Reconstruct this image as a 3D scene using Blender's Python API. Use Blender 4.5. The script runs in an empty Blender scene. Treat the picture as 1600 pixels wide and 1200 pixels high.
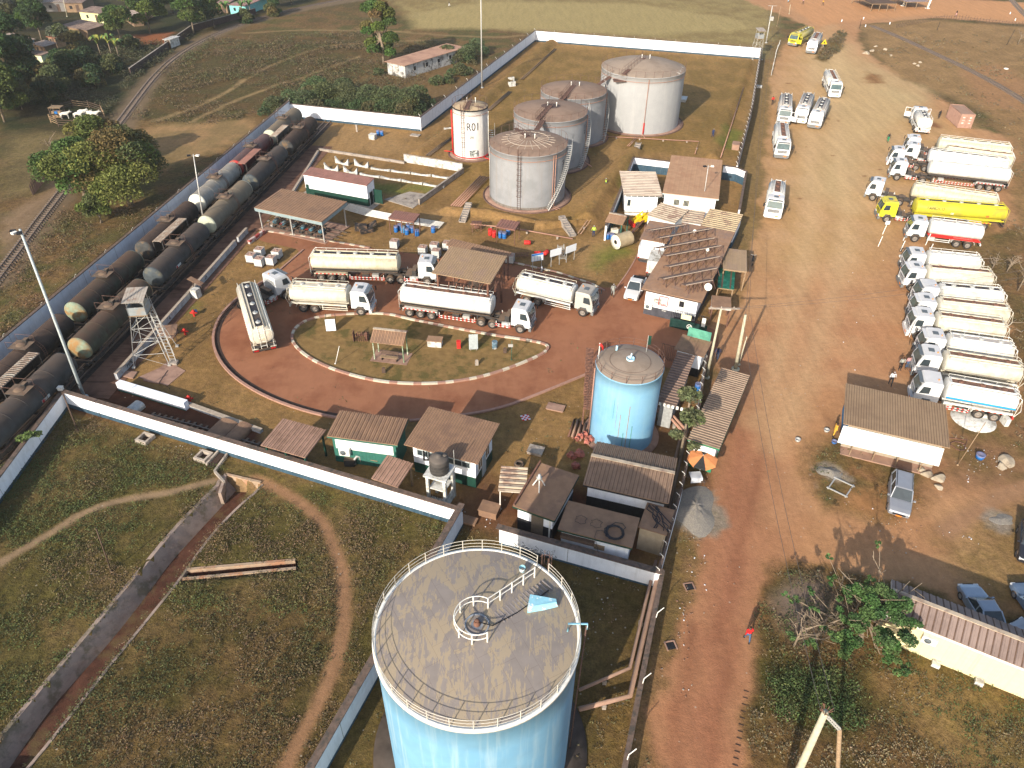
import bpy, bmesh, math, random
import numpy as np
from mathutils import Vector, Matrix
R_=math.radians; random.seed(7); RNG=np.random.default_rng(11)
SC=bpy.context.scene; COL=SC.collection
# ---------------- camera, sky, sun, exposure
CAMH=45.0; FPX=1150.0; PITCH=R_(37.5); ROLL=math.atan2(20,1500)
_f=Vector((0,math.cos(PITCH),-math.sin(PITCH))); _r0=Vector((1,0,0)); _u0=_r0.cross(_f)
_r=_r0*math.cos(ROLL)+_u0*math.sin(ROLL); _u=_u0*math.cos(ROLL)-_r0*math.sin(ROLL)
cam=bpy.data.cameras.new('camera'); co=bpy.data.objects.new('camera',cam); COL.objects.link(co)
cam.sensor_width=36; cam.lens=36*FPX/1600; cam.clip_start=0.5; cam.clip_end=4000
co.matrix_world=Matrix(((_r.x,_u.x,-_f.x,0),(_r.y,_u.y,-_f.y,0),(_r.z,_u.z,-_f.z,CAMH),(0,0,0,1)))
SC.camera=co
SUN_AZ=28.0; SUN_EL=24.6        # shadows fall towards SUN_AZ (from +Y to +X)
w=bpy.data.worlds.new('World'); SC.world=w; w.use_nodes=True
_n=w.node_tree; _bg=_n.nodes['Background']; _sky=_n.nodes.new('ShaderNodeTexSky')
_sky.sky_type='NISHITA'; _sky.sun_disc=False; _sky.sun_elevation=R_(SUN_EL); _sky.sun_rotation=R_(SUN_AZ+180)
_sky.dust_density=2.0; _sky.air_density=1.0
_n.links.new(_sky.outputs[0],_bg.inputs[0]); _bg.inputs[1].default_value=0.15
_l=bpy.data.lights.new('sun','SUN'); _l.energy=4.4; _l.angle=R_(0.6); _l.color=(1.0,0.92,0.80)
_lo=bpy.data.objects.new('sun',_l); COL.objects.link(_lo)
_d=Vector((math.sin(R_(SUN_AZ))*math.cos(R_(SUN_EL)),math.cos(R_(SUN_AZ))*math.cos(R_(SUN_EL)),-math.sin(R_(SUN_EL))))
_lo.rotation_euler=_d.to_track_quat('-Z','Y').to_euler()
SC.view_settings.view_transform='Standard'; SC.view_settings.look='None'; SC.view_settings.gamma=1
SC.view_settings.exposure=0.70
SC.cycles.max_bounces=5; SC.cycles.diffuse_bounces=2; SC.cycles.glossy_bounces=2; SC.cycles.transparent_max_bounces=4

def at(px,py,z=0.0):
    """point of the place that the photograph shows at px,py, at height z"""
    d=_r*((px-800)/FPX)-_u*((py-600)/FPX)+_f
    t=(z-CAMH)/d.z
    return Vector((d.x*t,d.y*t,z))
# ---------------- noise for ground and scatter
_T=RNG.random((256,256))
def vn(x,y,s=0):
    x=np.asarray(x,float)+s*17.3; y=np.asarray(y,float)+s*31.7
    xi=np.floor(x).astype(int); yi=np.floor(y).astype(int); fx=x-xi; fy=y-yi
    fx=fx*fx*(3-2*fx); fy=fy*fy*(3-2*fy)
    a=_T[xi&255,yi&255]; b=_T[(xi+1)&255,yi&255]; c=_T[xi&255,(yi+1)&255]; d=_T[(xi+1)&255,(yi+1)&255]
    return (a*(1-fx)+b*fx)*(1-fy)+(c*(1-fx)+d*fx)*fy
def fbm(x,y,s=0,o=4):
    r=0;a=.5;t=0
    for i in range(o): r=r+a*vn(x*2**i,y*2**i,s+i*3); t+=a; a*=.5
    return r/t
def sdist(X,Y,poly):
    """signed distance to a polygon, positive inside"""
    X=np.asarray(X,float);Y=np.asarray(Y,float); d=np.full(X.shape,1e9); ins=np.zeros(X.shape,bool); n=len(poly)
    for i in range(n):
        ax,ay=poly[i][:2]; bx,by=poly[(i+1)%n][:2]; ex,ey=bx-ax,by-ay
        t=np.clip(((X-ax)*ex+(Y-ay)*ey)/(ex*ex+ey*ey+1e-9),0,1)
        d=np.minimum(d,(X-ax-t*ex)**2+(Y-ay-t*ey)**2)
        c=((ay>Y)!=(by>Y))&(X<(bx-ax)*(Y-ay)/((by-ay) if by!=ay else 1e-9)+ax)
        ins^=c
    d=np.sqrt(d); return np.where(ins,d,-d)
def ldist(X,Y,line):
    d=np.full(np.shape(X),1e9)
    for i in range(len(line)-1):
        ax,ay=line[i][:2]; bx,by=line[i+1][:2]; ex,ey=bx-ax,by-ay
        t=np.clip(((X-ax)*ex+(Y-ay)*ey)/(ex*ex+ey*ey+1e-9),0,1)
        d=np.minimum(d,(X-ax-t*ex)**2+(Y-ay-t*ey)**2)
    return np.sqrt(d)
def W(pts,z=0): return [at(x,y,z) for x,y in pts]
def smooth(line,k=2,closed=False):
    p=[Vector((q[0],q[1],0)) for q in line]
    for _ in range(k):
        r=[]; n=len(p)
        if not closed: r.append(p[0])
        for i in range(n if closed else n-1):
            a,b=p[i],p[(i+1)%n]; r+= [a*.75+b*.25,a*.25+b*.75]
        if not closed: r.append(p[-1])
        p=r
    return p
# ---------------- materials
MATS={}
def mat(name,col,rough=.75,var=.12,scale=3.0,bump=0.0,bscale=12,metal=0.0,spec=.12,dust=None,dustamt=.7,streak=None,samt=.5,patch=None,pscale=.6,plo=.5,phi=.62,sscale=(5,5,.25),alpha=None,rand=0.0):
    if name in MATS: return MATS[name]
    m=bpy.data.materials.new(name); m.use_nodes=True; nt=m.node_tree; N=nt.nodes; L=nt.links; b=N['Principled BSDF']
    b.inputs['Roughness'].default_value=rough; b.inputs['Metallic'].default_value=metal
    b.inputs['Specular IOR Level'].default_value=spec
    tc=N.new('ShaderNodeTexCoord'); oi=N.new('ShaderNodeObjectInfo')
    ml=N.new('ShaderNodeMath'); ml.operation='MULTIPLY'; ml.inputs[1].default_value=57.0; L.new(oi.outputs['Random'],ml.inputs[0])
    ad=N.new('ShaderNodeVectorMath'); ad.operation='ADD'; L.new(tc.outputs['Object'],ad.inputs[0]); L.new(ml.outputs[0],ad.inputs[1])
    V=ad.outputs[0]
    def noise(sc,det=3,vec=None,rg=.55):
        n=N.new('ShaderNodeTexNoise'); n.inputs['Scale'].default_value=sc; n.inputs['Detail'].default_value=det; n.inputs['Roughness'].default_value=rg
        L.new(vec or V,n.inputs['Vector']); return n.outputs['Fac']
    def ramp(fac,lo,hi,c0,c1):
        mr=N.new('ShaderNodeMapRange'); mr.inputs['From Min'].default_value=lo; mr.inputs['From Max'].default_value=hi
        L.new(fac,mr.inputs['Value']); mr.inputs['To Min'].default_value=c0; mr.inputs['To Max'].default_value=c1; return mr.outputs['Result']
    def mix(fac,a,bb,mode='MIX'):
        x=N.new('ShaderNodeMix'); x.data_type='RGBA'; x.blend_type=mode; x.clamp_factor=True
        if isinstance(fac,float): x.inputs[0].default_value=fac
        else: L.new(fac,x.inputs[0])
        for i,v in ((6,a),(7,bb)):
            if isinstance(v,tuple): x.inputs[i].default_value=(v[0],v[1],v[2],1)
            else: L.new(v,x.inputs[i])
        return x.outputs[2]
    f=ramp(noise(scale,4),.3,.7,0,1)
    c=mix(f,tuple(max(0,v*(1-var)) for v in col),tuple(v*(1+var) for v in col))
    if patch is not None: c=mix(ramp(noise(pscale,5,rg=.65),plo,phi,0,1),c,patch)
    if streak is not None:
        mp=N.new('ShaderNodeMapping'); mp.inputs['Scale'].default_value=sscale; L.new(V,mp.inputs['Vector'])
        c=mix(ramp(noise(1.0,4,mp.outputs[0],.7),.5,.75,0,samt),c,streak)
    if dust is not None:
        g=N.new('ShaderNodeNewGeometry'); sp=N.new('ShaderNodeSeparateXYZ'); L.new(g.outputs['Normal'],sp.inputs[0])
        dz=ramp(sp.outputs['Z'],.15,.8,0,dustamt); nn=ramp(noise(1.2,4),.25,.6,.55,1.0)
        mm=N.new('ShaderNodeMath'); mm.operation='MULTIPLY'; L.new(dz,mm.inputs[0]); L.new(nn,mm.inputs[1]); c=mix(mm.outputs[0],c,dust)
    if rand:
        c=mix(ramp(oi.outputs['Random'],0,1,0,rand),c,(.02,.02,.02))
    L.new(c,b.inputs['Base Color'])
    if bump:
        bp=N.new('ShaderNodeBump'); bp.inputs['Strength'].default_value=bump; bp.inputs['Distance'].default_value=.05; L.new(noise(bscale,3),bp.inputs['Height']); L.new(bp.outputs[0],b.inputs['Normal'])
    if alpha is not None: b.inputs['Alpha'].default_value=alpha
    MATS[name]=m; return m
DU=(.28,.18,.11)
wht=mat('white_paint',(.72,.71,.68),.6,.05,2,streak=(.42,.36,.29),samt=.35,dust=DU,dustamt=.35)
cream=mat('cream_paint',(.70,.66,.54),.55,.07,2,streak=(.38,.30,.21),samt=.45,dust=DU,dustamt=.45)
wallw=mat('wall_whitewash',(.76,.77,.79),.8,.06,1.2,streak=(.46,.46,.45),samt=.4,sscale=(2.5,2.5,.3),patch=(.66,.66,.65),pscale=.8,plo=.58,phi=.72)
wallb=mat('wall_base_paint',(.035,.07,.10),.7,.2,2,streak=(.2,.2,.18),samt=.3)
cope=mat('wall_coping',(.13,.09,.07),.9,.25,3,patch=(.07,.06,.05),pscale=2)
conc=mat('concrete',(.34,.29,.24),.9,.15,2,bump=.2,patch=(.18,.15,.13),pscale=1.0,streak=(.12,.10,.09),samt=.4)
concr=mat('concrete_red_dust',(.30,.185,.135),.9,.14,1.5,bump=.2,patch=(.20,.115,.085),pscale=.5)
concw=mat('concrete_white',(.55,.54,.50),.85,.12,3,streak=(.16,.15,.13),samt=.7,sscale=(3,3,.6),patch=(.30,.28,.24),pscale=1.6)
roofb=mat('roof_sheet_brown',(.265,.16,.098),.75,.12,1.2,patch=(.21,.13,.085),pscale=.5,streak=(.15,.09,.065),samt=.4,sscale=(4,.35,1))
rooft=mat('roof_sheet_tan',(.31,.215,.13),.75,.10,1.2,patch=(.29,.20,.14),pscale=.5,streak=(.2,.14,.10),samt=.3,sscale=(4,.35,1))
roofr=mat('roof_sheet_red',(.24,.12,.095),.7,.10,1.5,patch=(.19,.10,.08),pscale=.6)
roofs=mat('roof_sheet_striped',(.42,.34,.25),.7,.15,1.2,patch=(.24,.16,.12),pscale=.8)
roofp=mat('roof_slab_dusty',(.25,.15,.092),.85,.13,1.5,patch=(.20,.12,.08),pscale=.7,bump=.15)
green=mat('green_paint',(.03,.10,.075),.6,.15,2); dgreen=mat('dark_green_paint',(.012,.045,.032),.55,.2,2)
black=mat('black_paint',(.018,.018,.020),.6,.3,3); rubber=mat('tyre_rubber',(.035,.032,.03),.85,.25,6,dust=DU,dustamt=.5)
dark=mat('chassis_dark',(.045,.042,.04),.7,.3,4,dust=DU,dustamt=.55)
rust=mat('rusty_steel',(.16,.08,.055),.8,.3,5,patch=(.09,.05,.04),pscale=3)
pipe=mat('pipe_pink_oxide',(.36,.19,.14),.6,.15,3,dust=DU,dustamt=.5); redp=mat('red_paint',(.50,.03,.025),.5,.15,4); blue=mat('blue_plastic',(.02,.13,.38),.5,.15,4,dust=DU,dustamt=.6)
steel=mat('galvanised_steel',(.42,.41,.38),.5,.12,4,metal=.3); greyp=mat('grey_paint',(.38,.42,.42),.6,.12,3)
glass=mat('glass_dark',(.03,.04,.045),.12,.2,2,spec=.6); glassg=mat('windscreen_glass',(.05,.085,.085),.1,.3,1.5,spec=.7)
wood=mat('weathered_wood',(.26,.18,.11),.85,.25,6); woodd=mat('dark_wood',(.09,.06,.045),.85,.25,6)
barkm=mat('bark',(.20,.155,.11),.9,.25,5,bump=.3); rail=mat('rail_steel',(.20,.15,.12),.5,.15,5,metal=.5)
yellow=mat('yellow_paint',(.60,.52,.03),.5,.1,3,dust=DU,dustamt=.5); yell2=mat('yellow_machine',(.70,.46,.02),.5,.15,4)
orange=mat('orange_paint',(.70,.22,.04),.6,.1,4); rim_=mat('wheel_rim',(.20,.18,.16),.55,.2,6,dust=DU,dustamt=.3)
tubew=mat('rail_white',(.66,.64,.58),.6,.12,5); tuber=mat('rail_rust',(.12,.07,.055),.8,.3,5)
# ---------------- meshes and objects
KIDS={}
class MB:
    def __init__(s): s.v=[];s.f=[];s.m=[];s.s=[]
    def add(s,vs,fs,mi=0,sm=False):
        o=len(s.v); s.v+= [tuple(v) for v in vs]
        for f in fs: s.f.append(tuple(i+o for i in f)); s.m.append(mi); s.s.append(sm)
    def box(s,c,d,mi=0,rz=0.0,rot=None):
        x,y,z=d[0]/2,d[1]/2,d[2]/2
        vs=[Vector((a*x,b*y,e*z)) for e in(-1,1) for a,b in((-1,-1),(1,-1),(1,1),(-1,1))]
        if rot is not None: vs=[rot@v for v in vs]
        elif rz: q=Matrix.Rotation(rz,3,'Z'); vs=[q@v for v in vs]
        c=Vector(c); s.add([v+c for v in vs],[(3,2,1,0),(4,5,6,7),(0,1,5,4),(1,2,6,5),(2,3,7,6),(3,0,4,7)],mi)
    def bar(s,a,b,wd,ht=None,mi=0):
        a=Vector(a);b=Vector(b);d=b-a;L=d.length
        if L<1e-5: return
        q=d.to_track_quat('X','Z').to_matrix(); s.box((a+b)/2,(L,wd,ht or wd),mi,rot=q)
    def tube(s,pts,r,n=6,mi=0,closed=False,cap=True,r2=None):
        pts=[Vector(p) for p in pts]; k=len(pts); vs=[]
        up=Vector((0,0,1))
        for i,p in enumerate(pts):
            a=pts[(i-1)%k] if (closed or i>0) else p; b=pts[(i+1)%k] if (closed or i<k-1) else p
            t=(b-a); t=t.normalized() if t.length>1e-9 else Vector((1,0,0))
            u=up.cross(t); 
            if u.length<.05: u=Vector((1,0,0)).cross(t)
            u.normalize(); v=t.cross(u)
            rr=r if r2 is None else r+(r2-r)*i/max(1,k-1)
            for j in range(n):
                an=2*math.pi*j/n; vs.append(p+u*(rr*math.cos(an))+v*(rr*math.sin(an)))
        fs=[]
        for i in range(k if closed else k-1):
            i2=(i+1)%k
            for j in range(n): j2=(j+1)%n; fs.append((i*n+j,i*n+j2,i2*n+j2,i2*n+j))
        if cap and not closed: fs.append(tuple(range(n-1,-1,-1))); fs.append(tuple((k-1)*n+j for j in range(n)))
        s.add(vs,fs,mi,n>=6)
    def lathe(s,prof,n=24,c=(0,0,0),axis='Z',mi=0,sm=True,a0=0,a1=2*math.pi,sx=1,sy=1):
        full=abs(a1-a0-2*math.pi)<1e-6; m=n if full else n+1; vs=[]; c=Vector(c)
        for (r,h) in prof:
            for j in range(m):
                an=a0+(a1-a0)*j/n; p=(r*math.cos(an)*sx,r*math.sin(an)*sy,h)
                if axis=='X': p=(h,p[0],p[1])
                elif axis=='Y': p=(p[1],h,p[0])
                vs.append(c+Vector(p))
        fs=[]
        for i in range(len(prof)-1):
            for j in range(n):
                j2=(j+1)%m; fs.append((i*m+j,i*m+j2,(i+1)*m+j2,(i+1)*m+j))
        s.add(vs,fs,mi,sm)
    def prism(s,poly,z0,z1,mi=0,mt=None):
        n=len(poly); f0=(lambda i:z0) if not callable(z0) else z0
        vs=[(p[0],p[1],z0) for p in poly]+[(p[0],p[1],z1[i] if isinstance(z1,(list,tuple)) else z1) for i,p in enumerate(poly)]
        s.add(vs,[tuple(range(n-1,-1,-1))]+[(i,(i+1)%n,n+(i+1)%n,n+i) for i in range(n)],mi)
        o=len(s.v)-n; s.f.append(tuple(range(o,o+n))); s.m.append(mi if mt is None else mt); s.s.append(False)
    def extr(s,prof,x0,x1,mi=0,ax='Y'):
        """closed 2-D profile (a,z) extruded along the other horizontal axis"""
        n=len(prof); f=(lambda a,z,t:(a,t,z)) if ax=='Y' else (lambda a,z,t:(t,a,z))
        vs=[f(a,z,x0) for a,z in prof]+[f(a,z,x1) for a,z in prof]
        s.add(vs,[tuple(range(n)),tuple(range(2*n-1,n-1,-1))]+[(i,n+i,n+(i+1)%n,(i+1)%n) for i in range(n)],mi)
    def quad(s,a,b,c,d,mi=0): s.add([a,b,c,d],[(0,1,2,3)],mi)
    def tr(s,fn): s.v=[tuple(fn(v)) for v in s.v]; return s
    def mesh(s,name,mats):
        me=bpy.data.meshes.new(name); me.from_pydata(s.v,[],s.f)
        for m in (mats if isinstance(mats,(list,tuple)) else [mats]): me.materials.append(m)
        me.polygons.foreach_set('material_index',s.m); me.polygons.foreach_set('use_smooth',s.s)
        bm=bmesh.new(); bm.from_mesh(me); bmesh.ops.recalc_face_normals(bm,faces=bm.faces); bm.to_mesh(me); bm.free()
        me.update(); return me
    def build(s,name,mats,parent=None,label=None,kind=None,cat=None,group=None,loc=None,rz=None):
        o=bpy.data.objects.new(name,s.mesh(name,mats)); COL.objects.link(o)
        if loc is not None: o.location=loc
        if rz is not None: o.rotation_euler=(0,0,rz)
        return reg(o,parent,label,kind,cat,group)
def reg(o,parent=None,label=None,kind=None,cat=None,group=None):
    if parent is not None: o.parent=parent; KIDS.setdefault(parent.name,[]).append(o)
    if label: o['label']=label
    if kind: o['kind']=kind
    if cat: o['category']=cat
    if group: o['group']=group
    return o
def thing(name,label,cat,loc=(0,0,0),rz=0.0,group=None):
    o=bpy.data.objects.new(name,None); o.empty_display_size=.2; COL.objects.link(o)
    o.location=loc; o.rotation_euler=(0,0,rz); return reg(o,None,label,None,cat,group)
def dup(root,loc,rz,label,group=None,remat=None,scale=None):
    def rec(o,p):
        c=o.copy(); COL.objects.link(c)
        if p is not None: c.parent=p; KIDS.setdefault(p.name,[]).append(c)
        if remat and c.type=='MESH':
            for i,sl in enumerate(c.material_slots):
                if sl.material and sl.material.name in remat:
                    nm=sl.material.name; sl.link='OBJECT'; sl.material=remat[nm]
        for k in KIDS.get(o.name,[]): rec(k,c)
        return c
    r=rec(root,None); r.location=loc; r.rotation_euler=(0,0,rz); r['label']=label
    if scale: r.scale=scale
    if group: r['group']=group
    return r
def ringpts(r,z,n=32,c=(0,0),a0=0,a1=2*math.pi):
    full=abs(a1-a0-2*math.pi)<1e-6; m=n if full else n+1
    return [(c[0]+r*math.cos(a0+(a1-a0)*i/n),c[1]+r*math.sin(a0+(a1-a0)*i/n),z) for i in range(m)]
def textmesh(txt,size,ext=.01):
    cu=bpy.data.curves.new('text','FONT'); cu.body=txt; cu.size=size; cu.extrude=ext; cu.align_x='CENTER'; cu.align_y='CENTER'
    o=bpy.data.objects.new('t',cu); COL.objects.link(o)
    me=bpy.data.meshes.new_from_object(o.evaluated_get(bpy.context.evaluated_depsgraph_get())); 
    bpy.data.objects.remove(o); bpy.data.curves.remove(cu); return me
def textpart(txt,size,m,parent,M,name='lettering',sx=1.0,bend=None,bold=0):
    me=textmesh(txt,size,.012); me.materials.clear(); me.materials.append(m)
    for v in me.vertices:
        x,y,z=v.co; x*=sx
        if bend: an=x/bend; v.co=M@Vector((bend*math.sin(an),y,bend*(math.cos(an)-1)+z))
        else: v.co=M@Vector((x,y,z))
    for p in me.polygons: p.material_index=0
    o=bpy.data.objects.new(name,me); COL.objects.link(o); return reg(o,parent)
# ================= TERRAIN
KX=1.35
def sr(r,g,b,k=KX):
    f=lambda c:((c/255+.055)/1.055)**2.4 if c>10 else c/255/12.92
    return np.array([f(r),f(g),f(b)])/k
def axis_pts(step0,lim,grow,far):
    p=[0.0]; 
    while p[-1]<lim: p.append(p[-1]+step0)
    while p[-1]<far: p.append(p[-1]*grow+step0*.5)
    return p
_xp=axis_pts(.34,62,1.012,210); XS=np.array([-v for v in _xp[:0:-1]]+_xp)
XS=np.concatenate([[-2500,-1200,-600,-350],XS,[350,600,1200,2500]])
YS=[8.0]
while YS[-1]<300: YS.append(YS[-1]+max(.27,YS[-1]*.0042))
YS=np.concatenate([[-900,-300,-60,-10],YS,[380,600,1200,3000]])
GX,GY=np.meshgrid(XS,YS)
nz=(fbm(GX*.35,GY*.35,1,4)-.5)*3.0; nx=(fbm(GX*.35,GY*.35,5,4)-.5)*3.0
WX=GX+nx*.9; WY=GY+nz*.9       # wobbled coordinates: natural edges
C=np.zeros(GX.shape+(3,)); VEG=np.zeros(GX.shape)
big=fbm(GX*.06,GY*.06,2,4); mid=fbm(GX*.3,GY*.3,3,4); fine=fbm(GX*1.3,GY*1.3,4,3)
def paint(m,c,veg=0,c2=None,n=None):
    global C,VEG
    m=np.clip(m,0,1)[...,None]; c=np.asarray(c)[None,None,:]
    if c2 is not None:
        t=np.clip(((mid if n is None else n)-.38)/.24,0,1)[...,None]; c=c*(1-t)+np.asarray(c2)[None,None,:]*t
    C=C*(1-m)+c*m; VEG=VEG*(1-m[...,0])+veg*m[...,0]
def zone(px,c,f=1.0,veg=0,c2=None,n=None,wob=True,amt=1.0):
    p=[(q.x,q.y) for q in W(px)]
    x0=min(a for a,b in p)-8;x1=max(a for a,b in p)+8;y0=min(b for a,b in p)-8;y1=max(b for a,b in p)+8
    d=sdist(WX if wob else GX,WY if wob else GY,p); paint((d/f+.5)*amt if amt==1 else np.clip(d/f+.5,0,1)*amt,c,veg,c2,n)
def line(px,c,wd,f=.5,veg=0,c2=None,wob=.4,amt=1.0):
    p=smooth([(q.x,q.y) for q in W(px)],2); d=ldist(GX+nx*wob,GY+nz*wob,p); paint(np.clip((wd/2-d)/f+.5,0,1)*amt,c,veg,c2)
TAN=sr(150,120,80); BRN=sr(96,76,50); OLV=sr(92,88,52)
paint(np.ones(GX.shape),sr(120,96,64),1,OLV)
t=np.clip((big-.42)/.2,0,1); paint(t*.5,BRN,1)
zone([(560,-40),(640,30),(800,48),(1195,92),(1215,60),(1210,-60)],sr(140,122,80),5,.4,sr(154,138,92))
zone([(640,22),(760,2),(1000,6),(1150,30),(1180,45),(1000,55),(800,45),(650,45)],sr(166,150,102),4,.3)
# dark scrub belts on the far left, bare ground beside the tree
zone([(210,180),(250,120),(420,60),(560,60),(650,180),(455,158),(330,185),(235,190)],sr(98,80,52),3,1,sr(86,78,48))
zone([(0,0),(560,-20),(470,8),(330,45),(240,105),(180,190),(100,230),(0,250)],sr(70,64,42),3,1,sr(56,60,36))
zone([(30,205),(120,210),(130,260),(60,300),(0,310),(0,225)],sr(120,106,72),4,.7,sr(104,92,62))
zone([(198,215),(250,195),(390,185),(410,200),(330,240),(262,262),(240,235)],sr(160,130,90),3,.2,sr(140,118,80))
zone([(0,340),(70,300),(105,262),(120,280),(60,360),(0,395)],sr(140,118,92),2,.1)
zone([(205,55),(270,50),(265,68),(225,72)],sr(150,95,62),2)
line([(178,215),(240,112),(330,52),(470,12),(640,-12)],sr(120,104,82),5,1.5)
line([(95,312),(0,440)],sr(118,102,80),4,1.5)
for l in ([(240,190),(330,160),(420,100),(520,68),(700,62)],[(380,52),(480,46),(640,50)],[(300,190),(380,150),(500,112),(560,88)],[(560,45),(760,60),(820,55)]): line(l,sr(150,128,90),1.0,.8)
zone([(560,95),(720,75),(760,120),(700,160),(560,125)],sr(120,98,66),4,.5)
# the fenced yard
zone([(455,175),(656,200),(836,60),(1190,92),(1160,260),(1168,500),(1100,600),(1035,890),(720,830),(97,640),(260,400)],sr(152,121,78),.6,.45,sr(136,108,68),wob=False)
zone([(700,215),(840,70),(1180,95),(1150,245),(1000,240),(900,350),(720,320)],sr(148,119,72),2,.5,sr(132,108,62))
zone([(640,560),(520,590),(480,560),(500,510),(620,500)],sr(110,95,58),3,.6,amt=.5)
for z_ in ([(1135,200),(1165,205),(1150,235),(1122,228)],[(985,262),(1000,250),(985,300),(960,320)],[(940,380),(975,375),(985,395),(935,420),(920,420)],[(565,282),(660,295),(640,305),(580,300)],[(280,485),(305,475),(300,490)],[(645,290),(690,292),(670,304)]):
    zone(z_,sr(104,118,50),2,.6,amt=.7)
for z_ in ([(800,275),(900,330),(930,310),(985,240),(960,215),(905,270)],[(430,225),(520,195),(600,200),(640,240),(560,240)],[(640,340),(700,330),(720,370),(640,372)],[(905,395),(945,370),(925,420),(905,440)]):
    zone(z_,sr(170,138,94),3,.2,amt=.65)
# the big dirt truck park and the roads
D1=sr(190,155,108); D2=sr(184,139,99); D3=sr(167,117,88)
zone([(1010,1230),(1018,1120),(1060,960),(1085,830),(1110,770),(1108,700),(1120,600),(1100,520),(1120,480),(1150,480),(1168,430),(1172,380),(1186,300),(1192,200),(1200,120),(1222,75),(1260,40),(1150,-5),(1230,-30),(1330,-12),(1700,10),(1700,45),(1460,28),(1345,38),(1340,60),(1350,80),(1410,120),(1480,160),(1520,200),(1580,215),(1620,260),(1580,300),(1590,350),(1500,385),(1432,395),(1500,420),(1560,450),(1590,560),(1600,640),(1600,800),(1640,980),(1380,900),(1225,880),(1200,900),(1178,980),(1172,1120),(1175,1230)],D2,.9,0,sr(188,146,106))
zone([(1185,330),(1200,120),(1240,70),(1300,40),(1330,90),(1400,135),(1500,190),(1560,260),(1400,380),(1300,480),(1190,480)],D1,9,0,sr(196,160,116))
zone([(1260,60),(1330,70),(1360,130),(1430,150),(1440,180),(1360,230),(1330,330),(1260,300),(1290,180)],sr(198,174,128),7,0,amt=.7)
zone([(1350,90),(1395,115),(1470,135),(1450,160),(1400,160),(1350,120)],sr(190,170,126),5,.1,amt=.6)
zone([(1005,1240),(1090,860),(1120,620),(1160,520),(1180,600),(1210,740),(1200,900),(1170,1000),(1165,1240)],D3,6,0,sr(160,110,82))
zone([(1180,440),(1300,420),(1400,470),(1410,620),(1300,600),(1190,620)],sr(186,138,100),8,0,sr(192,148,108),amt=.8)
zone([(1230,-20),(1300,-14),(1700,12),(1700,40),(1450,24),(1340,32),(1280,40),(1230,10)],sr(200,150,104),3,0)
for l in ([(1150,980),(1120,1100),(1105,1220)],[(1085,980),(1060,1100),(1045,1220)],[(1195,700),(1160,860),(1120,1000)]): line(l,sr(140,92,68),.8,.8,amt=.5)
for l in ([(1310,60),(1300,180),(1330,330),(1300,480),(1210,700)],[(1280,60),(1260,200),(1270,340),(1240,500),(1180,660)],[(1340,330),(1400,240),(1420,200)]): line(l,sr(208,178,134),2.5,2,amt=.4)
# oil marks on the dirt
for (x,y,a,b) in ((1459,195,1.6,1.1),(1295,185,.5,.2),(1310,188,.6,.2),(1350,275,.4,.2),(1260,230,.4,.15),(1240,135,.6,.2),(1232,130,.8,.2),(1375,265,.4,.15),(1300,243,.5,.15),(1470,215,1,.3),(1250,310,.5,.15),(1215,320,.5,.2)):
    p=at(x,y); d=np.hypot((GX-p.x+nx*.3)/a,(GY-p.y+nz*.3)/(b*2.2)); paint(np.clip((1-d)*2,0,1)*.75,sr(120,72,48))
# verges and weeds
zone([(1345,40),(1440,30),(1700,50),(1700,230),(1590,200),(1480,150),(1400,118),(1355,75)],sr(158,128,88),3,.6,sr(144,116,78))
zone([(1600,200),(1540,170),(1500,110),(1560,100),(1640,150)],sr(166,124,88),3,.2,amt=.6)
zone([(1288,70),(1310,50),(1322,52),(1318,72),(1290,98),(1275,92)],sr(118,98,62),1,1)
zone([(1350,112),(1378,118),(1382,130),(1358,130)],sr(150,112,74),1.5,.6)
zone([(1540,165),(1600,175),(1700,260),(1700,400),(1590,360),(1570,270),(1590,240)],sr(140,112,76),3,.7,sr(156,124,84))
zone([(1530,390),(1600,370),(1700,420),(1700,700),(1600,700),(1590,560),(1560,440)],sr(112,94,60),3,.8,sr(132,102,70))
zone([(1470,360),(1560,350),(1540,400),(1440,402)],sr(134,110,74),2,.5)
zone([(1270,690),(1330,668),(1400,700),(1465,740),(1450,790),(1400,800),(1340,810),(1290,790),(1258,745)],sr(112,96,60),2,.8,sr(140,106,72))
zone([(1330,770),(1370,760),(1370,800),(1320,800)],sr(168,124,82),2,.1)
zone([(1480,650),(1600,640),(1700,700),(1700,760),(1590,770),(1500,760),(1470,740)],sr(140,108,78),2,.4,sr(118,98,62))
zone([(1450,760),(1600,790),(1600,760),(1500,720)],sr(158,120,90),3,.2,amt=.7)
zone([(1290,650),(1340,668),(1470,730),(1462,745),(1330,690)],sr(150,110,80),1,.1)
zone([(1540,800),(1700,760),(1700,1000),(1560,960),(1500,900),(1470,850)],sr(128,104,68),4,.6,sr(148,120,80))
line([(1480,830),(1540,790),(1600,760),(1680,750)],sr(164,128,96),1.6,.8)
zone([(1210,880),(1380,900),(1700,1010),(1700,1240),(1160,1240),(1172,1120),(1180,980),(1195,910)],sr(112,88,56),1.2,1,sr(88,78,44))
zone([(1400,1040),(1500,1060),(1600,1110),(1600,1200),(1500,1190),(1380,1110)],sr(146,122,78),4,.7,amt=.8)
zone([(1225,910),(1290,905),(1310,960),(1260,1000),(1215,970)],sr(128,112,98),2,.1)
zone([(1180,1050),(1260,1040),(1330,1060),(1380,1110),(1340,1140),(1250,1130)],sr(60,66,32),2,1,amt=.8)
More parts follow.
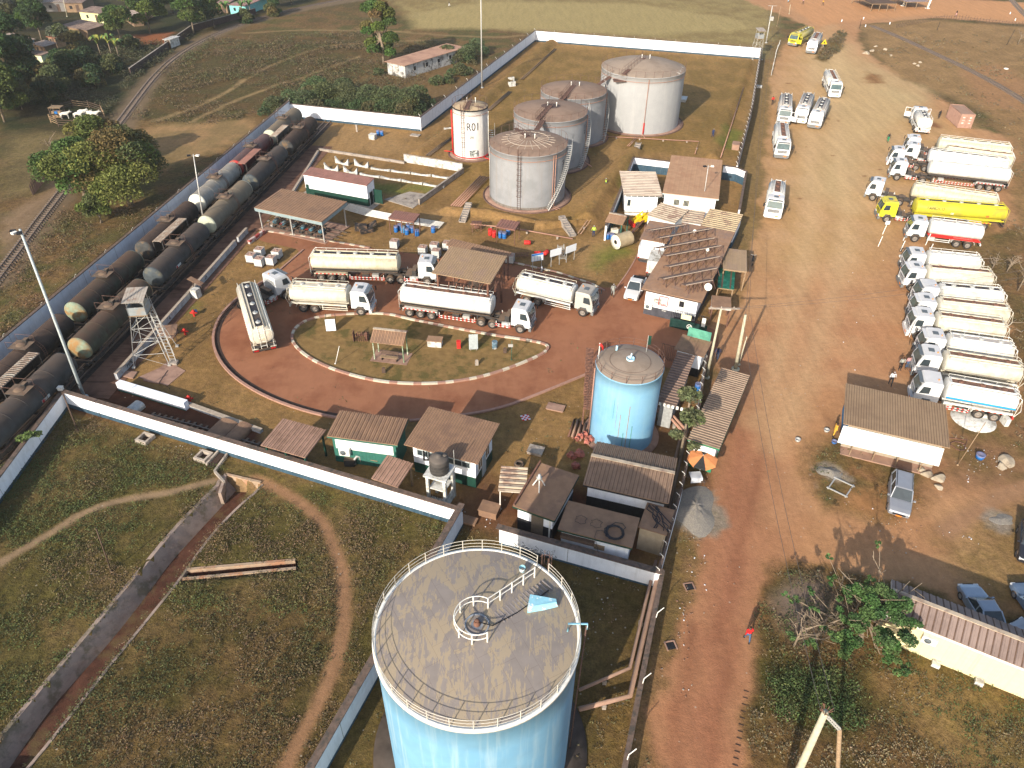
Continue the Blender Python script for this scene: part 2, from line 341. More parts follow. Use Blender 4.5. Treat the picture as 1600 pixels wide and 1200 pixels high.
# strip between the right wall and the road
zone([(1038,880),(1050,800),(1075,780),(1110,830),(1060,960),(1018,1120),(1000,1240),(968,1240),(1010,1000)],sr(118,98,62),1,.7,sr(140,110,76))
zone([(1180,95),(1205,100),(1190,330),(1168,400),(1150,380),(1158,250)],sr(140,116,76),1,.6)
# lower-left fields
zone([(-300,800),(97,620),(97,640),(720,815),(700,860),(470,1260),(-400,1300)],sr(108,92,58),1,1,sr(90,82,46),wob=False)
zone([(60,1150),(250,960),(420,940),(560,960),(520,1250),(60,1250)],sr(104,84,54),4,1,sr(82,72,42),amt=.8)
zone([(110,640),(330,700),(400,760),(300,740),(160,700)],sr(98,82,50),3,1,amt=.6)
line([(0,880),(60,845),(130,800),(200,778),(270,768),(335,752)],sr(150,128,100),.75,.35,wob=.15)
line([(-200,960),(-80,905),(0,880)],sr(150,128,100),.75,.35,wob=.15)
line([(400,748),(450,770),(495,805),(522,850),(540,920),(538,985),(520,1050),(490,1110),(455,1180),(440,1230)],sr(150,116,86),1.0,.4,wob=.15)
zone([(330,742),(400,738),(410,752),(345,756)],sr(150,124,92),1,.1)
# inside the big blue tank's compound
zone([(722,815),(1035,895),(960,1260),(480,1260)],sr(98,84,50),.6,.8,sr(112,92,56),wob=False)
# gravel and ash heaps as ground colour around the heap meshes
for (x,y,r) in ((1086,800,3.0),(1297,740,1.8),(1560,812,1.5)):
    p=at(x,y); d=np.hypot(GX-p.x+(fbm(GX*.8,GY*.8,31,3)-.5)*3,GY-p.y+(fbm(GX*.8,GY*.8,37,3)-.5)*3); paint(np.clip((r-d)/.7,0,1),sr(150,138,122),.5)
# stained pit area by the rail head
zone([(40,640),(130,600),(175,600),(185,597),(285,628),(405,672),(410,705),(330,690),(97,640)],sr(94,60,44),.8,0,sr(74,46,34),wob=False)
zone([(700,800),(760,740),(800,770),(790,840),(740,840)],sr(116,84,60),2,.2)
zone([(780,790),(840,740),(1010,790),(1000,870),(800,830)],sr(98,58,38),2,.1)
zone([(925,640),(1075,600),(1055,720),(900,690)],sr(112,84,58),2,.3)
zone([(655,210),(690,190),(640,215)],sr(150,122,84),3)
# heights
Z=(fbm(GX*.5,GY*.5,9,3)-.5)*.22*VEG
Z+=np.clip((fbm(GX*.09,GY*.09,14,3)-.5),-1,1)*.8*np.clip(-ldist(GX,GY,[(-120,120),(-60,160),(-45,200)])/60+1,0,1)*VEG
def berm(px,h,wd):
    global Z
    p=[(q.x,q.y) for q in W(px)]; d=ldist(GX,GY,p); Z=np.maximum(Z,h*np.clip(1.25-np.abs(d)/(wd/2),0,1)**1)
berm([(652,243),(699,210),(765,150),(868,62)],.8,3.0)
berm([(1172,98),(1140,170),(1112,246)],.7,2.6)
berm([(990,238),(950,290),(918,340)],.9,3.0)
berm([(700,330),(760,334),(840,352),(918,352)],.7,2.4)
# drainage channels: the ground drops inside them
def wpoly(px): return [(q.x,q.y) for q in W(px)]
DL=smooth(wpoly([(349,744),(345,758),(320,780),(270,832),(217,898),(192,927),(140,990),(50,1097),(0,1157),(-60,1235)]),1)
DR=smooth(wpoly([(409,757),(400,768),(378,785),(335,828),(295,882),(277,909),(227,970),(160,1052),(70,1167),(20,1225)]),1)
DLB=smooth([(q.x,q.y) for q in W([(378,754),(368,768),(350,788),(300,842),(262,884),(230,930),(175,1000),(130,1050),(75,1112),(15,1200)],-1.3)],1)
DITCH=[(p.x,p.y) for p in DL]+[(p.x,p.y) for p in DR[::-1]]
DITCH2=wpoly([(292,893),(462,878),(462,886),(286,904)])
CANAL=smooth([(q.x,q.y) for q in W([(650,251),(668,243),(700,217),(735,186),(768,161)])],1)
_yard=wpoly([(455,175),(656,200),(836,60),(1190,92),(1160,260),(1168,400),(1160,500),(1060,800),(1035,890),(980,1240),(480,1240),(720,830),(97,640),(-80,850),(-300,800)])
_b=Z.copy(); Z=np.where(sdist(GX,GY,_yard)>0,np.where(np.abs(Z)>.12,Z,0),Z)
for _p in (wpoly([(1100,480),(1180,480),(1150,780),(1060,780)]),): Z=np.where(sdist(GX,GY,_p)>0,0,Z)
Z=np.where(sdist(GX,GY,wpoly([(395,350),(640,385),(1012,340),(1130,520),(1060,600),(700,660),(400,640),(325,520)]))>-.5,-.03,Z)
def strip(p,az,o0,o1,t0,t1):
    nx_=math.cos(R_(az)); ny_=-math.sin(R_(az)); a=lin(p,az,t0); b=lin(p,az,t1)
    return [(a[0]+nx_*o0,a[1]+ny_*o0),(a[0]+nx_*o1,a[1]+ny_*o1),(b[0]+nx_*o1,b[1]+ny_*o1),(b[0]+nx_*o0,b[1]+ny_*o0)]
def lin(p,az,t): return (p[0]+math.sin(R_(az))*t,p[1]+math.cos(R_(az))*t)
Z=np.where(sdist(GX,GY,strip((-43.5,59.9),6.3,-7,6,-40,80))>0,-.03,Z)
Z=np.where(sdist(GX,GY,DITCH)>.12,-1.7,Z)
Z=np.where(sdist(GX,GY,DITCH2)>-.22,-1.2,Z)
C*=np.array([1.03,.97,.93])
def build_ground():
    global Z
    ny,nxx=GX.shape; co=np.stack([GX,GY,Z],-1).reshape(-1,3)
    me=bpy.data.meshes.new('ground'); me.vertices.add(len(co)); me.vertices.foreach_set('co',co.ravel())
    i=np.arange(ny*nxx).reshape(ny,nxx); q=np.stack([i[:-1,:-1],i[:-1,1:],i[1:,1:],i[1:,:-1]],-1).reshape(-1,4)
    me.loops.add(q.size); me.loops.foreach_set('vertex_index',q.ravel()); me.polygons.add(len(q))
    me.polygons.foreach_set('loop_start',np.arange(len(q))*4); me.polygons.foreach_set('loop_total',np.full(len(q),4))
    me.update(calc_edges=True); me.polygons.foreach_set('use_smooth',np.ones(len(q),bool))
    a=me.color_attributes.new('Col','FLOAT_COLOR','POINT')
    a.data.foreach_set('color',np.concatenate([C,VEG[...,None]],-1).reshape(-1).astype(np.float32))
    m=bpy.data.materials.new('ground_soil'); m.use_nodes=True; nt=m.node_tree;N=nt.nodes;L=nt.links;b=N['Principled BSDF']
    b.inputs['Roughness'].default_value=.95; b.inputs['Specular IOR Level'].default_value=.1
    at_=N.new('ShaderNodeVertexColor'); at_.layer_name='Col'; tc=N.new('ShaderNodeTexCoord')
    def noise(sc,det,rg=.6,st=None):
        n=N.new('ShaderNodeTexNoise'); n.inputs['Scale'].default_value=sc; n.inputs['Detail'].default_value=det; n.inputs['Roughness'].default_value=rg
        if st:
            mp=N.new('ShaderNodeMapping'); mp.inputs['Scale'].default_value=st; mp.inputs['Rotation'].default_value=(0,0,R_(-17)); L.new(tc.outputs['Object'],mp.inputs[0]); L.new(mp.outputs[0],n.inputs[0])
        else: L.new(tc.outputs['Object'],n.inputs['Vector'])
        return n.outputs['Fac']
    def mr(v,a,b_,c,d):
        x=N.new('ShaderNodeMapRange'); L.new(v,x.inputs[0]); x.inputs[1].default_value=a;x.inputs[2].default_value=b_
        for i,u in ((3,c),(4,d)):
            if isinstance(u,float) or isinstance(u,int): x.inputs[i].default_value=u
            else: L.new(u,x.inputs[i])
        return x.outputs[0]
    def mth(op,a,b_):
        x=N.new('ShaderNodeMath'); x.operation=op
        for i,u in ((0,a),(1,b_)):
            if isinstance(u,(float,int)): x.inputs[i].default_value=u
            else: L.new(u,x.inputs[i])
        return x.outputs[0]
    v=at_.outputs['Alpha']
    lo=mr(v,0,1,.87,.60); hi=mr(v,0,1,1.12,1.42)
    f1=mr(noise(1.6,6,.7),.33,.67,lo,hi)
    f2=mr(noise(7,4,.7),.3,.7,mr(v,0,1,.90,.66),mr(v,0,1,1.10,1.34))
    f3=mr(noise(.5,6,.68,(1.6,.22,1)),.3,.7,.86,1.13)
    f4=mr(noise(3.2,3,.8),.62,.75,1.0,.86)
    k=mth('MULTIPLY',mth('MULTIPLY',f1,f2),mth('MULTIPLY',f3,f4))
    cm=N.new('ShaderNodeVectorMath'); cm.operation='SCALE'; L.new(at_.outputs['Color'],cm.inputs[0]); L.new(k,cm.inputs['Scale'])
    # greener or browner tufts where plants grow
    mx=N.new('ShaderNodeMix'); mx.data_type='RGBA'; mx.blend_type='MULTIPLY'; L.new(mth('MULTIPLY',mr(noise(.9,4,.7),.45,.6,0.0,1.0),v),mx.inputs[0]); L.new(cm.outputs[0],mx.inputs[6]); mx.inputs[7].default_value=(.96,1.0,.84,1)
    # pale specks and litter
    sp=N.new('ShaderNodeTexVoronoi'); sp.inputs['Scale'].default_value=.9; L.new(tc.outputs['Object'],sp.inputs['Vector'])
    mx2=N.new('ShaderNodeMix'); mx2.data_type='RGBA'; L.new(mr(sp.outputs['Distance'],.05,.075,.5,0.0),mx2.inputs[0]); L.new(mx.outputs[2],mx2.inputs[6]); mx2.inputs[7].default_value=(.42,.36,.28,1)
    L.new(mx2.outputs[2],b.inputs['Base Color'])
    bp=N.new('ShaderNodeBump'); bp.inputs['Distance'].default_value=.12; L.new(mr(v,0,1,.45,.9),bp.inputs['Strength']); L.new(mth('ADD',noise(2.2,6,.7),mth('MULTIPLY',noise(9,3,.7),.5)),bp.inputs['Height']); L.new(bp.outputs[0],b.inputs['Normal'])
    me.materials.append(m); o=bpy.data.objects.new('ground',me); COL.objects.link(o); o['kind']='structure'
def zat(x,y):
    i=min(max(np.searchsorted(YS,y),1),len(YS)-1); j=min(max(np.searchsorted(XS,x),1),len(XS)-1); return float(Z[i,j])
build_ground()
def fill(name,poly,z,m,kind='structure',holes=(),parent=None,thick=None,sub=None,**k):
    """flat sheet with an uneven outline"""
    bm=bmesh.new(); 
    def loop(p):
        vs=[bm.verts.new((a[0],a[1],z)) for a in p]; return [bm.edges.new((vs[i],vs[(i+1)%len(vs)])) for i in range(len(vs))]
    es=loop(poly)
    for h in holes: es+=loop(h)
    bmesh.ops.triangle_fill(bm,use_beauty=True,edges=es)
    for f in bm.faces:
        if f.normal.z<0: f.normal_flip()
    me=bpy.data.meshes.new(name); bm.to_mesh(me); bm.free(); me.materials.append(m)
    o=bpy.data.objects.new(name,me); COL.objects.link(o); return reg(o,parent,kind=kind,**k)
# red roundabout road with its grassed island
tarm=mat('red_dusty_tarmac',tuple(sr(165,112,82)),.9,.07,.8,patch=tuple(sr(142,90,64)),pscale=.22,plo=.48,phi=.7,bump=.1,bscale=20,streak=tuple(sr(120,72,52)),samt=.35,sscale=(.5,.12,1))
ROADP=[(405,361),(440,364),(500,375),(578,388),(640,396),(700,402),(790,410),(870,428),(925,446),(962,452),(985,420),(1000,385),(1008,350),(1022,372),(1016,462),(1108,512),(1125,520),(1118,560),(1070,585),(1035,570),(960,574),(925,580),(840,615),(780,638),(700,651),(640,656),(560,656),(500,648),(430,626),(380,600),(350,573),(336,545),(334,520),(345,492),(372,465),(400,447),(425,432),(450,412),(475,391),(430,382),(398,374)]
ISLP=[(456,535),(457,522),(464,511),(480,501),(510,494),(560,491),(606,491),(640,500),(700,512),(770,525),(820,532),(850,538),(858,544),(850,553),(820,567),(780,582),(740,593),(690,600),(640,601),(590,597),(540,585),(500,570),(472,553)]
roadw=[(p.x,p.y) for p in smooth(wpoly(ROADP),2,True)]; islw=[(p.x,p.y) for p in smooth(wpoly(ISLP),2,True)]
fill('road',roadw,.022,tarm,holes=[islw])
isl=mat('island_grass',tuple(sr(140,112,70)),.95,.22,1.4,patch=tuple(sr(104,92,52)),pscale=.5,bump=.5,bscale=8)
fill('island_lawn',[(p[0],p[1]) for p in islw],.05,isl)
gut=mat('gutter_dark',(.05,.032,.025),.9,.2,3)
ditchm=mat('ditch_concrete',(.30,.225,.18),.9,.15,1.2,patch=(.16,.13,.09),pscale=.7,bump=.2,streak=(.16,.09,.06),samt=.5,sscale=(1,1,2))
ditchf=mat('ditch_red_mud',(.075,.032,.02),.85,.35,1.5,patch=(.10,.065,.03),pscale=.5,bump=.5)
def ribbon(m,A,B,mi=0):
    n=min(len(A),len(B)); m.add(list(A[:n])+list(B[:n]),[(i,i+1,n+i+1,n+i) for i in range(n-1)],mi)
def resamp(p,n):
    L=[0]
    for a,b in zip(p,p[1:]): L.append(L[-1]+(b-a).length)
    r=[]
    for i in range(n):
        t=L[-1]*i/(n-1); k=min(len(p)-2,max(0,np.searchsorted(L,t)-1)); r.append(p[k].lerp(p[k+1],(t-L[k])/max(1e-6,L[k+1]-L[k])))
    return r
_n=24; _A=resamp(DL,_n); _B=resamp(DLB,_n); _C=resamp(DR,_n)
mb=MB(); z_=lambda P,z:[(p.x,p.y,z) for p in P]
ribbon(mb,z_(_A,.06),z_(_B,-1.3)); ribbon(mb,z_(_B,-1.3),z_(_C,-1.3),1); ribbon(mb,z_(_C,-1.3),z_(_C,.07)); 
_A2=[Vector((p.x-.3,p.y+.05,0)) for p in _A]; _C2=[Vector((p.x+.18,p.y-.1,0)) for p in _C]
ribbon(mb,z_(_A2,.06),z_(_A,.06)); ribbon(mb,z_(_C,.07),z_(_C2,.07)); ribbon(mb,z_(_C2,.07),z_(_C2,-.2)); ribbon(mb,z_(_A2,.06),z_(_A2,-.2))
mb.build('drain_channel',[ditchm,ditchf],kind='structure')
rbw=mat('ditch_red_stain',(.13,.06,.04),.9,.25,2)
dc=mat('ditch_stained_concrete',(.33,.24,.165),.9,.15,1.5,patch=(.32,.17,.10),pscale=.8)
mb=MB(); p=[Vector((x,y,0)) for x,y in wpoly([(286,903),(292,892),(461,877),(463,886)])]
ribbon(mb,z_([p[1],p[2]],.08),z_([p[1],p[2]],-.25)); ribbon(mb,z_([p[1],p[2]],-.25),z_([p[1],p[2]],-.7),2); ribbon(mb,z_([p[1],p[2]],-.7),z_([p[0],p[3]],-.7),1); ribbon(mb,z_([p[0],p[3]],-.7),z_([p[0],p[3]],.06))
ribbon(mb,z_([p[2],p[3]],.07),z_([p[2],p[3]],-.7))
for a,b,o in ((p[1],p[2],.12),(p[0],p[3],-.12)): mb.bar((a.x,a.y+o,.02),(b.x,b.y+o,.02),.2,.12)
mb.build('side_drain',[dc,gut,rbw],kind='structure')
# head of the drain: cream end wall, dark inlet and cover slabs
t=thing('drain_headwall','cream stained concrete end wall at the top of the red-floored drain','drain',at(385,745),0)
o=Vector(at(385,745)); L_=lambda x,y,z=0: at(x,y,z)-o
mb=MB(); a,b=L_(353,742),L_(408,755); a.z=b.z=-.6; mb.bar(a,b,.22,1.5); mb.build('panel',dc,t)
mb=MB(); a,b=L_(353,742),L_(349,778,-.4); mb.bar((a.x,a.y,-.5),(b.x-.2,b.y,-.5),.25,1.3); mb.build('wing',ditchm,t)
t=thing('drain_inlet','narrow dark concrete inlet channel between the white wall and the drain','drain',at(338,716),0); o=Vector(at(338,716))
mb=MB()
for (x0,y0,x1,y1) in ((322,724,344,700),(335,735,356,706),(335,735,350,752)):
    a,b=L_(x0,y0,.3),L_(x1,y1,.3); mb.bar((a.x,a.y,.05),(b.x,b.y,.05),.18,.5)
mb.build('side',conc,t); mb=MB(); a,b=L_(328,731),L_(350,704); mb.bar((a.x,a.y,.06),(b.x,b.y,.06),.7,.06); mb.build('channel_floor',gut,t)
for (x,y,lb) in ((228,688,'open square concrete pit nearer the wall corner'),(319,716,'open square concrete pit beside the drain inlet')):
    t=thing('inspection_pit',lb,'pit',at(x,y),R_(-20),'open concrete pits by the white wall')
    mb=MB()
    for s in (-1,1): mb.box((s*.5,0,.15),(.2,1.2,.5)); mb.box((0,s*.5,.15),(.8,.2,.5))
    mb.build('rim',conc,t); mb=MB(); mb.box((0,0,.03),(.8,.8,.06)); mb.build('hole',gut,t)
def kerb(name,line,wd,h,mats,closed=False,dash=None,z=0,kind='structure'):
    m=MB(); n=len(line); seg=[]; 
    for i in range(n if closed else n-1):
        a=Vector((*line[i][:2],0)); b=Vector((*line[(i+1)%n][:2],0)); seg.append((a,b))
    run=0
    for a,b in seg:
        L=(b-a).length; k=max(1,int(round(L/(dash or L))))
        for j in range(k):
            p=a.lerp(b,j/k); q=a.lerp(b,(j+1)/k); mi=int(run/(dash or 1e9))%2 if dash else 0; run+=L/k
            m.bar((p.x,p.y,z+h/2),(q.x,q.y,z+h/2),wd,h,mi)
    o=m.build(name,mats,kind=kind); return o
kw=mat('kerb_white',(.50,.44,.34),.8,.12,4); kr=mat('kerb_dusty',(.33,.19,.14),.9,.15,3)
kerb('island_kerb',islw,.28,.22,[kr,kw],True,.62)
ok=smooth(wpoly([(425,433),(398,448),(371,466),(345,492),(333,520),(334,546),(349,574),(379,601),(430,628),(500,650),(560,658)]),2)
kerb('road_kerb',ok,.26,.20,[kr]); kerb('road_kerb',[(p.x+.0,p.y-.0) for p in smooth(wpoly([(640,658),(700,653),(780,640),(840,617),(925,582)]),2)],.26,.16,[kr])
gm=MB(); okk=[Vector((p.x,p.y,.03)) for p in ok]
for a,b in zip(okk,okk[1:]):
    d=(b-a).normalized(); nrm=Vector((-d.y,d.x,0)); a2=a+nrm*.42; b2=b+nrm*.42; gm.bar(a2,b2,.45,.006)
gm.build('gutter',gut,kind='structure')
kerb('road_kerb',wpoly([(412,361),(470,369),(578,388)]),.3,.14,[kr,kw],False,.75)
kerb('road_kerb',wpoly([(474,391),(425,433)]),.22,.16,[kr])
kerb('road_kerb',wpoly([(790,408),(870,426),(925,444),(945,455)]),.22,.14,[kr,kw],False,.9)
kerb('road_kerb',smooth(wpoly([(1008,352),(1003,385),(985,420),(962,452)]),1),.15,.1,[kr])
# rail strip: ballast and concrete apron under the tank wagons
bal=mat('oily_ballast',(.040,.032,.028),.9,.4,6,patch=(.09,.06,.045),pscale=.8,bump=.6,bscale=10)
AX=6.3
r1=(-43.5,59.9); r2=(-47.5,66.8)
fill('track_bed',strip(r1,AX,-6.2,1.15,-30,78),.018,bal)
apr=mat('stained_apron',tuple(sr(132,98,80)),.9,.12,1.5,patch=tuple(sr(92,64,52)),pscale=.35,plo=.46,phi=.66,bump=.15,streak=tuple(sr(62,42,34)),samt=.8,sscale=(.15,1.6,1))
fill('concrete_apron',strip(r1,AX,1.1,4.9,-4,66),.026,apr)
# ================= WALLS
def wallseg(name,label,pts,h,th=.22,base=.35,posts=3.0,cat='wall',mw=None,barb=False,cw=None,closed=False,cope_=True,group=None,stripe=None):
    r=thing(name,label,cat,(pts[0][0],pts[0][1],0),0,group); o=Vector((pts[0][0],pts[0][1],0))
    m=MB();b=MB();c=MB();p_=MB();br=MB(); hasb=False
    P=[Vector((q[0],q[1],0))-o for q in pts]
    for k,(a,e) in enumerate(zip(P,P[1:])):
        d=(e-a); L=d.length; d.normalize(); az=math.atan2(d.y,d.x)
        mid_=(a+e)/2; ext=th if k<len(P)-2 else 0
        m.box((mid_.x,mid_.y,h/2-.1),(L,th,h+.2),rz=az)
        for i in range(1,int(L/6.5)+1): q=a+d*(6.5*i-1); m.box((q.x,q.y,h/2),(.05,th+.006,h-.02),1,rz=az)
        if base: b.box((mid_.x,mid_.y,base/2-.1),(L-.01,th+.02,base+.2),rz=az)
        if cope_: c.box((mid_.x,mid_.y,h+.045),(L+(cw or th+.12),cw or th+.12,.09),rz=az)
        n=max(1,int(L/posts))
        for i in range(n+1):
            q=a+d*(L*i/n)
            if barb:
                s=Vector((d.y,-d.x,0))*barb; br.tube([q+Vector((0,0,h)),q+Vector((0,0,h+.3)),q+s*.3+Vector((0,0,h+.55))],.03,4); hasb=True
        if barb:
            s=Vector((d.y,-d.x,0))*barb
            for z,of in ((h+.3,0),(h+.42,.15),(h+.55,.3)): br.tube([a+s*of+Vector((0,0,z)),e+s*of+Vector((0,0,z))],.012,3,1)
    m.build('panel',[mw or wallw,mat('wall_joint',(.30,.29,.27),.9,.3,4)],r)
    if base: b.build('base_band',stripe or wallb,r)
    if cope_: c.build('coping',cope,r)
    if hasb: br.build('barbed_wire',[tubew,tuber],r)
    return r
TL,TM,TJ,TK,TR=[at(*p,2.5) for p in ((455,160),(455,160),(656,183),(836,48),(1190,75))]
TL=Vector((-42.2,140.2,0)); WLO=Vector((-54.1,37.0,0))
wallseg('perimeter_wall','long whitewashed wall running beside the outer row of black tank wagons',[WLO,TL],3.0,base=.12,barb=1,posts=6)
wallseg('perimeter_wall','bright white wall behind the ends of the tank wagon rows',[TL,TJ],2.5,barb=0,posts=6)
wallseg('perimeter_wall','white wall running from the tank wagons back past the tall lamp mast',[TJ,TK],2.5,barb=-1,posts=6)
wallseg('perimeter_wall','white wall closing the far end of the tank farm below the pale field',[TK,TR],2.5,barb=1,posts=5)
W5=[TR]+[at(x,y,2.5) for x,y in ((1176,165),(1152,258))]
wallseg('perimeter_wall','wall topped with white barbed-wire posts between the tank farm and the truck park',W5,2.5,barb=1,posts=2.2)
A1,A2,A3=at(97,612,1.7),at(720,795,1.9),at(488,1200,1.9)
A3b=A2+(A3-A2)*1.5
wallseg('perimeter_wall','long white wall with brown coping in front of the sheds, facing the weedy field',[A1,A2],1.8,th=.3,cw=.42,base=.45,posts=4,barb=0)
wallseg('perimeter_wall','wall with wide brown coping beside the large pale blue tank',[A2,A3b],2.2,th=.3,cw=.5,base=.25,posts=4,barb=0)
wallseg('perimeter_wall','short white wall at the open end of the tank wagon tracks',[A1,A1+(at(0,742,1.7)-A1)*2.2],1.7,th=.3,cw=.4,base=.3,posts=4,barb=0)
B1,B2=at(781,824,1.8),at(1030,893,1.8); B4=at(1035,893,1.4); B3=at(976,1200,1.4); B3b=B4+(B3-B4)*1.4
wallseg('perimeter_wall','white wall in front of the flat-roofed pump house with the hose coil',[B1,B2],1.8,th=.28,cw=.5,base=.2)
wallseg('perimeter_wall','brown-topped wall with angled white posts beside the two long pipes',[B4,B3b],1.35,th=.22,cw=.34,base=.2,barb=0)
R1_=[at(x,y,1.8) for x,y in ((1106,548),(1092,640),(1066,760))]+[B2]
wallseg('perimeter_wall','thin white-trimmed wall between the blue tank and the truck park',R1_,1.7,th=.2,cw=.2,base=.2,posts=1.2,barb=1)
wallseg('compound_wall','white and navy wall enclosing the back of the office compound',[at(947,352,2.2),at(990,246,2.2),at(1049,253,2.2)],2.2,base=1.2,stripe=wallb)
wallseg('compound_wall','white and navy wall at the right end of the office compound',[at(1131,259,2.2),at(1152,262,2.2),at(1166,268,2.2)],2.2,base=1.2)
wallseg('compound_wall','narrow white wall along the roadside of the office compound',[at(1166,268,2.2),at(1156,325,2.2)],2.0,base=.5,barb=0)
wallseg('garden_wall','thick low white wall beside the watch tower and the dark rail pit',[at(184,596,.9),at(290,628,.9)],.95,th=.55,cope_=False,base=.15,stripe=green)
# angled white posts on the brown-topped wall
for (x,y,lb) in ((1024,955,'bent white post on the brown wall nearest the white wall corner'),(1003,1058,'bent white post midway down the brown pipe-side wall'),(979,1177,'bent white post on the brown wall nearest the bottom edge')):
    p=at(x+1,y+10,1.4); m=MB(); m.tube([(0,0,0),(0.05,.05,.5),(.5,.28,.75)],.035,5); o=m.build('fence_post',tubew,label=lb,cat='post',loc=p,group='bent posts on the brown wall')
lw=mat('low_wall_paint',(.42,.43,.44),.9,.15,3,streak=(.14,.13,.12),samt=.7,sscale=(3,3,.8),patch=(.28,.27,.26),pscale=1.5)
lwt=mat('low_wall_top',(.36,.29,.22),.9,.2,3)
def lowwall(label,a,b,h=.75,th=.28,letters=None):
    a,b=at(*a,h),at(*b,h); a.z=b.z=0
    r=thing('low_wall',label,'low wall',a,0,'low walls beside the rail apron'); d=(b-a); L=d.length; az=math.atan2(d.y,d.x); mid_=d/2
    m=MB(); m.box((mid_.x,mid_.y,h/2-.05),(L,th,h+.1),rz=az); m.build('panel',lw,r)
    m=MB(); m.box((mid_.x,mid_.y,h+.02),(L,th+.06,.05),rz=az); m.build('coping',lwt,r)
    if letters:
        for s_,t_ in letters:
            u=d.normalized(); nrm=Vector((u.y,-u.x,0)); pos=u*s_+nrm*(th/2+.012)+Vector((0,0,.36))
            M=Matrix(((u.x,0,nrm.x,pos.x),(u.y,0,nrm.y,pos.y),(0,1,0,pos.z),(0,0,0,1)))
            textpart(t_,.62,black,r,M)
    return r
lowwall('long low grey wall with black letters between the apron and the lawn',(180,584),(367,375),letters=[(2.3,'PIPE'),(11,'4'),(20.3,'15')])
lowwall('short low grey wall piece past the gap, nearest the pump shed',(371,371),(385,356))
lowwall('long low concrete kerb wall running up to the concrete saddles',(424,352),(497,235),h=.35)
m=MB(); q=[at(*p,.5) for p in ((388,376),(412,359))]; m.bar((q[0].x,q[0].y,.25),(q[1].x,q[1].y,.25),.35,.5,0)
m.build('road_barrier',mat('barrier_red_white',(.5,.42,.38),.8,.3,2,patch=(.34,.07,.06),pscale=1.2,plo=.5,phi=.52),label='low red and white barrier at the end of the painted kerb',cat='barrier')
pitw=lowwall('reddish low retaining wall along the dark rail pit below the lawn',(290,629),(408,672),h=.3,th=.4)
# ================= STORAGE TANKS
tankw=mat('tank_shell_white',(.25,.253,.26),.55,.05,1.0,streak=(.24,.20,.17),samt=.4,sscale=(2.2,2.2,.12),patch=(.215,.22,.225),pscale=.35,plo=.45,phi=.6)
tankr=mat('tank_shell_clean',(.58,.565,.545),.5,.04,1.0,streak=(.52,.48,.44),samt=.25,sscale=(2,2,.15))
tankb=mat('tank_shell_blue',(.15,.31,.44),.5,.08,.8,streak=(.30,.42,.48),samt=.9,sscale=(2.6,2.6,.12),patch=(.14,.31,.46),pscale=.45,plo=.5,phi=.64,bump=.05)
tankb2=mat('tank_shell_sky_blue',(.20,.39,.53),.5,.06,1.0,streak=(.26,.42,.53),samt=.6,sscale=(3,3,.15),patch=(.16,.34,.50),pscale=.5,plo=.45,phi=.65)
troof=mat('tank_roof_dusty',(.235,.16,.115),.8,.08,1.0,patch=(.20,.135,.095),pscale=.4,streak=(.28,.2,.15),samt=.3,sscale=(.6,.6,1))
troofg=mat('tank_roof_grey_dust',(.27,.21,.16),.8,.07,1.0,patch=(.23,.175,.13),pscale=.4)
def bluetop():
    m=mat('tank_roof_peeling',(.235,.20,.175),.6,.08,1.5,bump=.06); nt=m.node_tree;N=nt.nodes;L=nt.links;b=N['Principled BSDF']
    src=b.inputs['Base Color'].links[0].from_socket
    tc=N.new('ShaderNodeTexCoord'); mp=N.new('ShaderNodeMapping'); mp.inputs['Scale'].default_value=(1.1,.55,1); mp.inputs['Rotation'].default_value=(0,0,.5); L.new(tc.outputs['Object'],mp.inputs[0])
    n=N.new('ShaderNodeTexNoise'); n.inputs['Scale'].default_value=.8; n.inputs['Detail'].default_value=6; n.inputs['Roughness'].default_value=.72; n.inputs['Distortion'].default_value=1.1; L.new(mp.outputs[0],n.inputs[0])
    # strokes where rain has dragged the dust
    mp2=N.new('ShaderNodeMapping'); mp2.inputs['Scale'].default_value=(7,.9,1); mp2.inputs['Rotation'].default_value=(0,0,-.25); L.new(tc.outputs['Object'],mp2.inputs[0])
    n2=N.new('ShaderNodeTexNoise'); n2.inputs['Scale'].default_value=1.1; n2.inputs['Detail'].default_value=5; n2.inputs['Roughness'].default_value=.6; n2.inputs['Distortion'].default_value=.6; L.new(mp2.outputs[0],n2.inputs[0])
    ad=N.new('ShaderNodeMath'); ad.operation='MULTIPLY_ADD'; L.new(n2.outputs['Fac'],ad.inputs[0]); ad.inputs[1].default_value=.55; L.new(n.outputs['Fac'],ad.inputs[2])
    mr=N.new('ShaderNodeMapRange'); L.new(ad.outputs[0],mr.inputs[0]); mr.inputs[1].default_value=.765; mr.inputs[2].default_value=.80
    mx=N.new('ShaderNodeMix'); mx.data_type='RGBA'; L.new(mr.outputs[0],mx.inputs[0]); L.new(src,mx.inputs[6]); mx.inputs[7].default_value=(.32,.255,.175,1)
    # welded plate seams
    br=N.new('ShaderNodeTexBrick'); br.offset=.5; br.inputs['Scale'].default_value=.3; br.inputs['Mortar Size'].default_value=.0035; br.inputs['Color1'].default_value=(1,1,1,1); br.inputs['Color2'].default_value=(.97,.97,.98,1); br.inputs['Mortar'].default_value=(.80,.77,.76,1)
    mp3=N.new('ShaderNodeMapping'); mp3.inputs['Rotation'].default_value=(0,0,1.05); L.new(tc.outputs['Object'],mp3.inputs[0]); L.new(mp3.outputs[0],br.inputs[0])
    m2=N.new('ShaderNodeMix'); m2.data_type='RGBA'; m2.blend_type='MULTIPLY'; m2.inputs[0].default_value=1; L.new(mx.outputs[2],m2.inputs[6]); L.new(br.outputs[0],m2.inputs[7]); L.new(m2.outputs[2],b.inputs['Base Color']); return m
peel=bluetop()
def seamed(m):
    return m
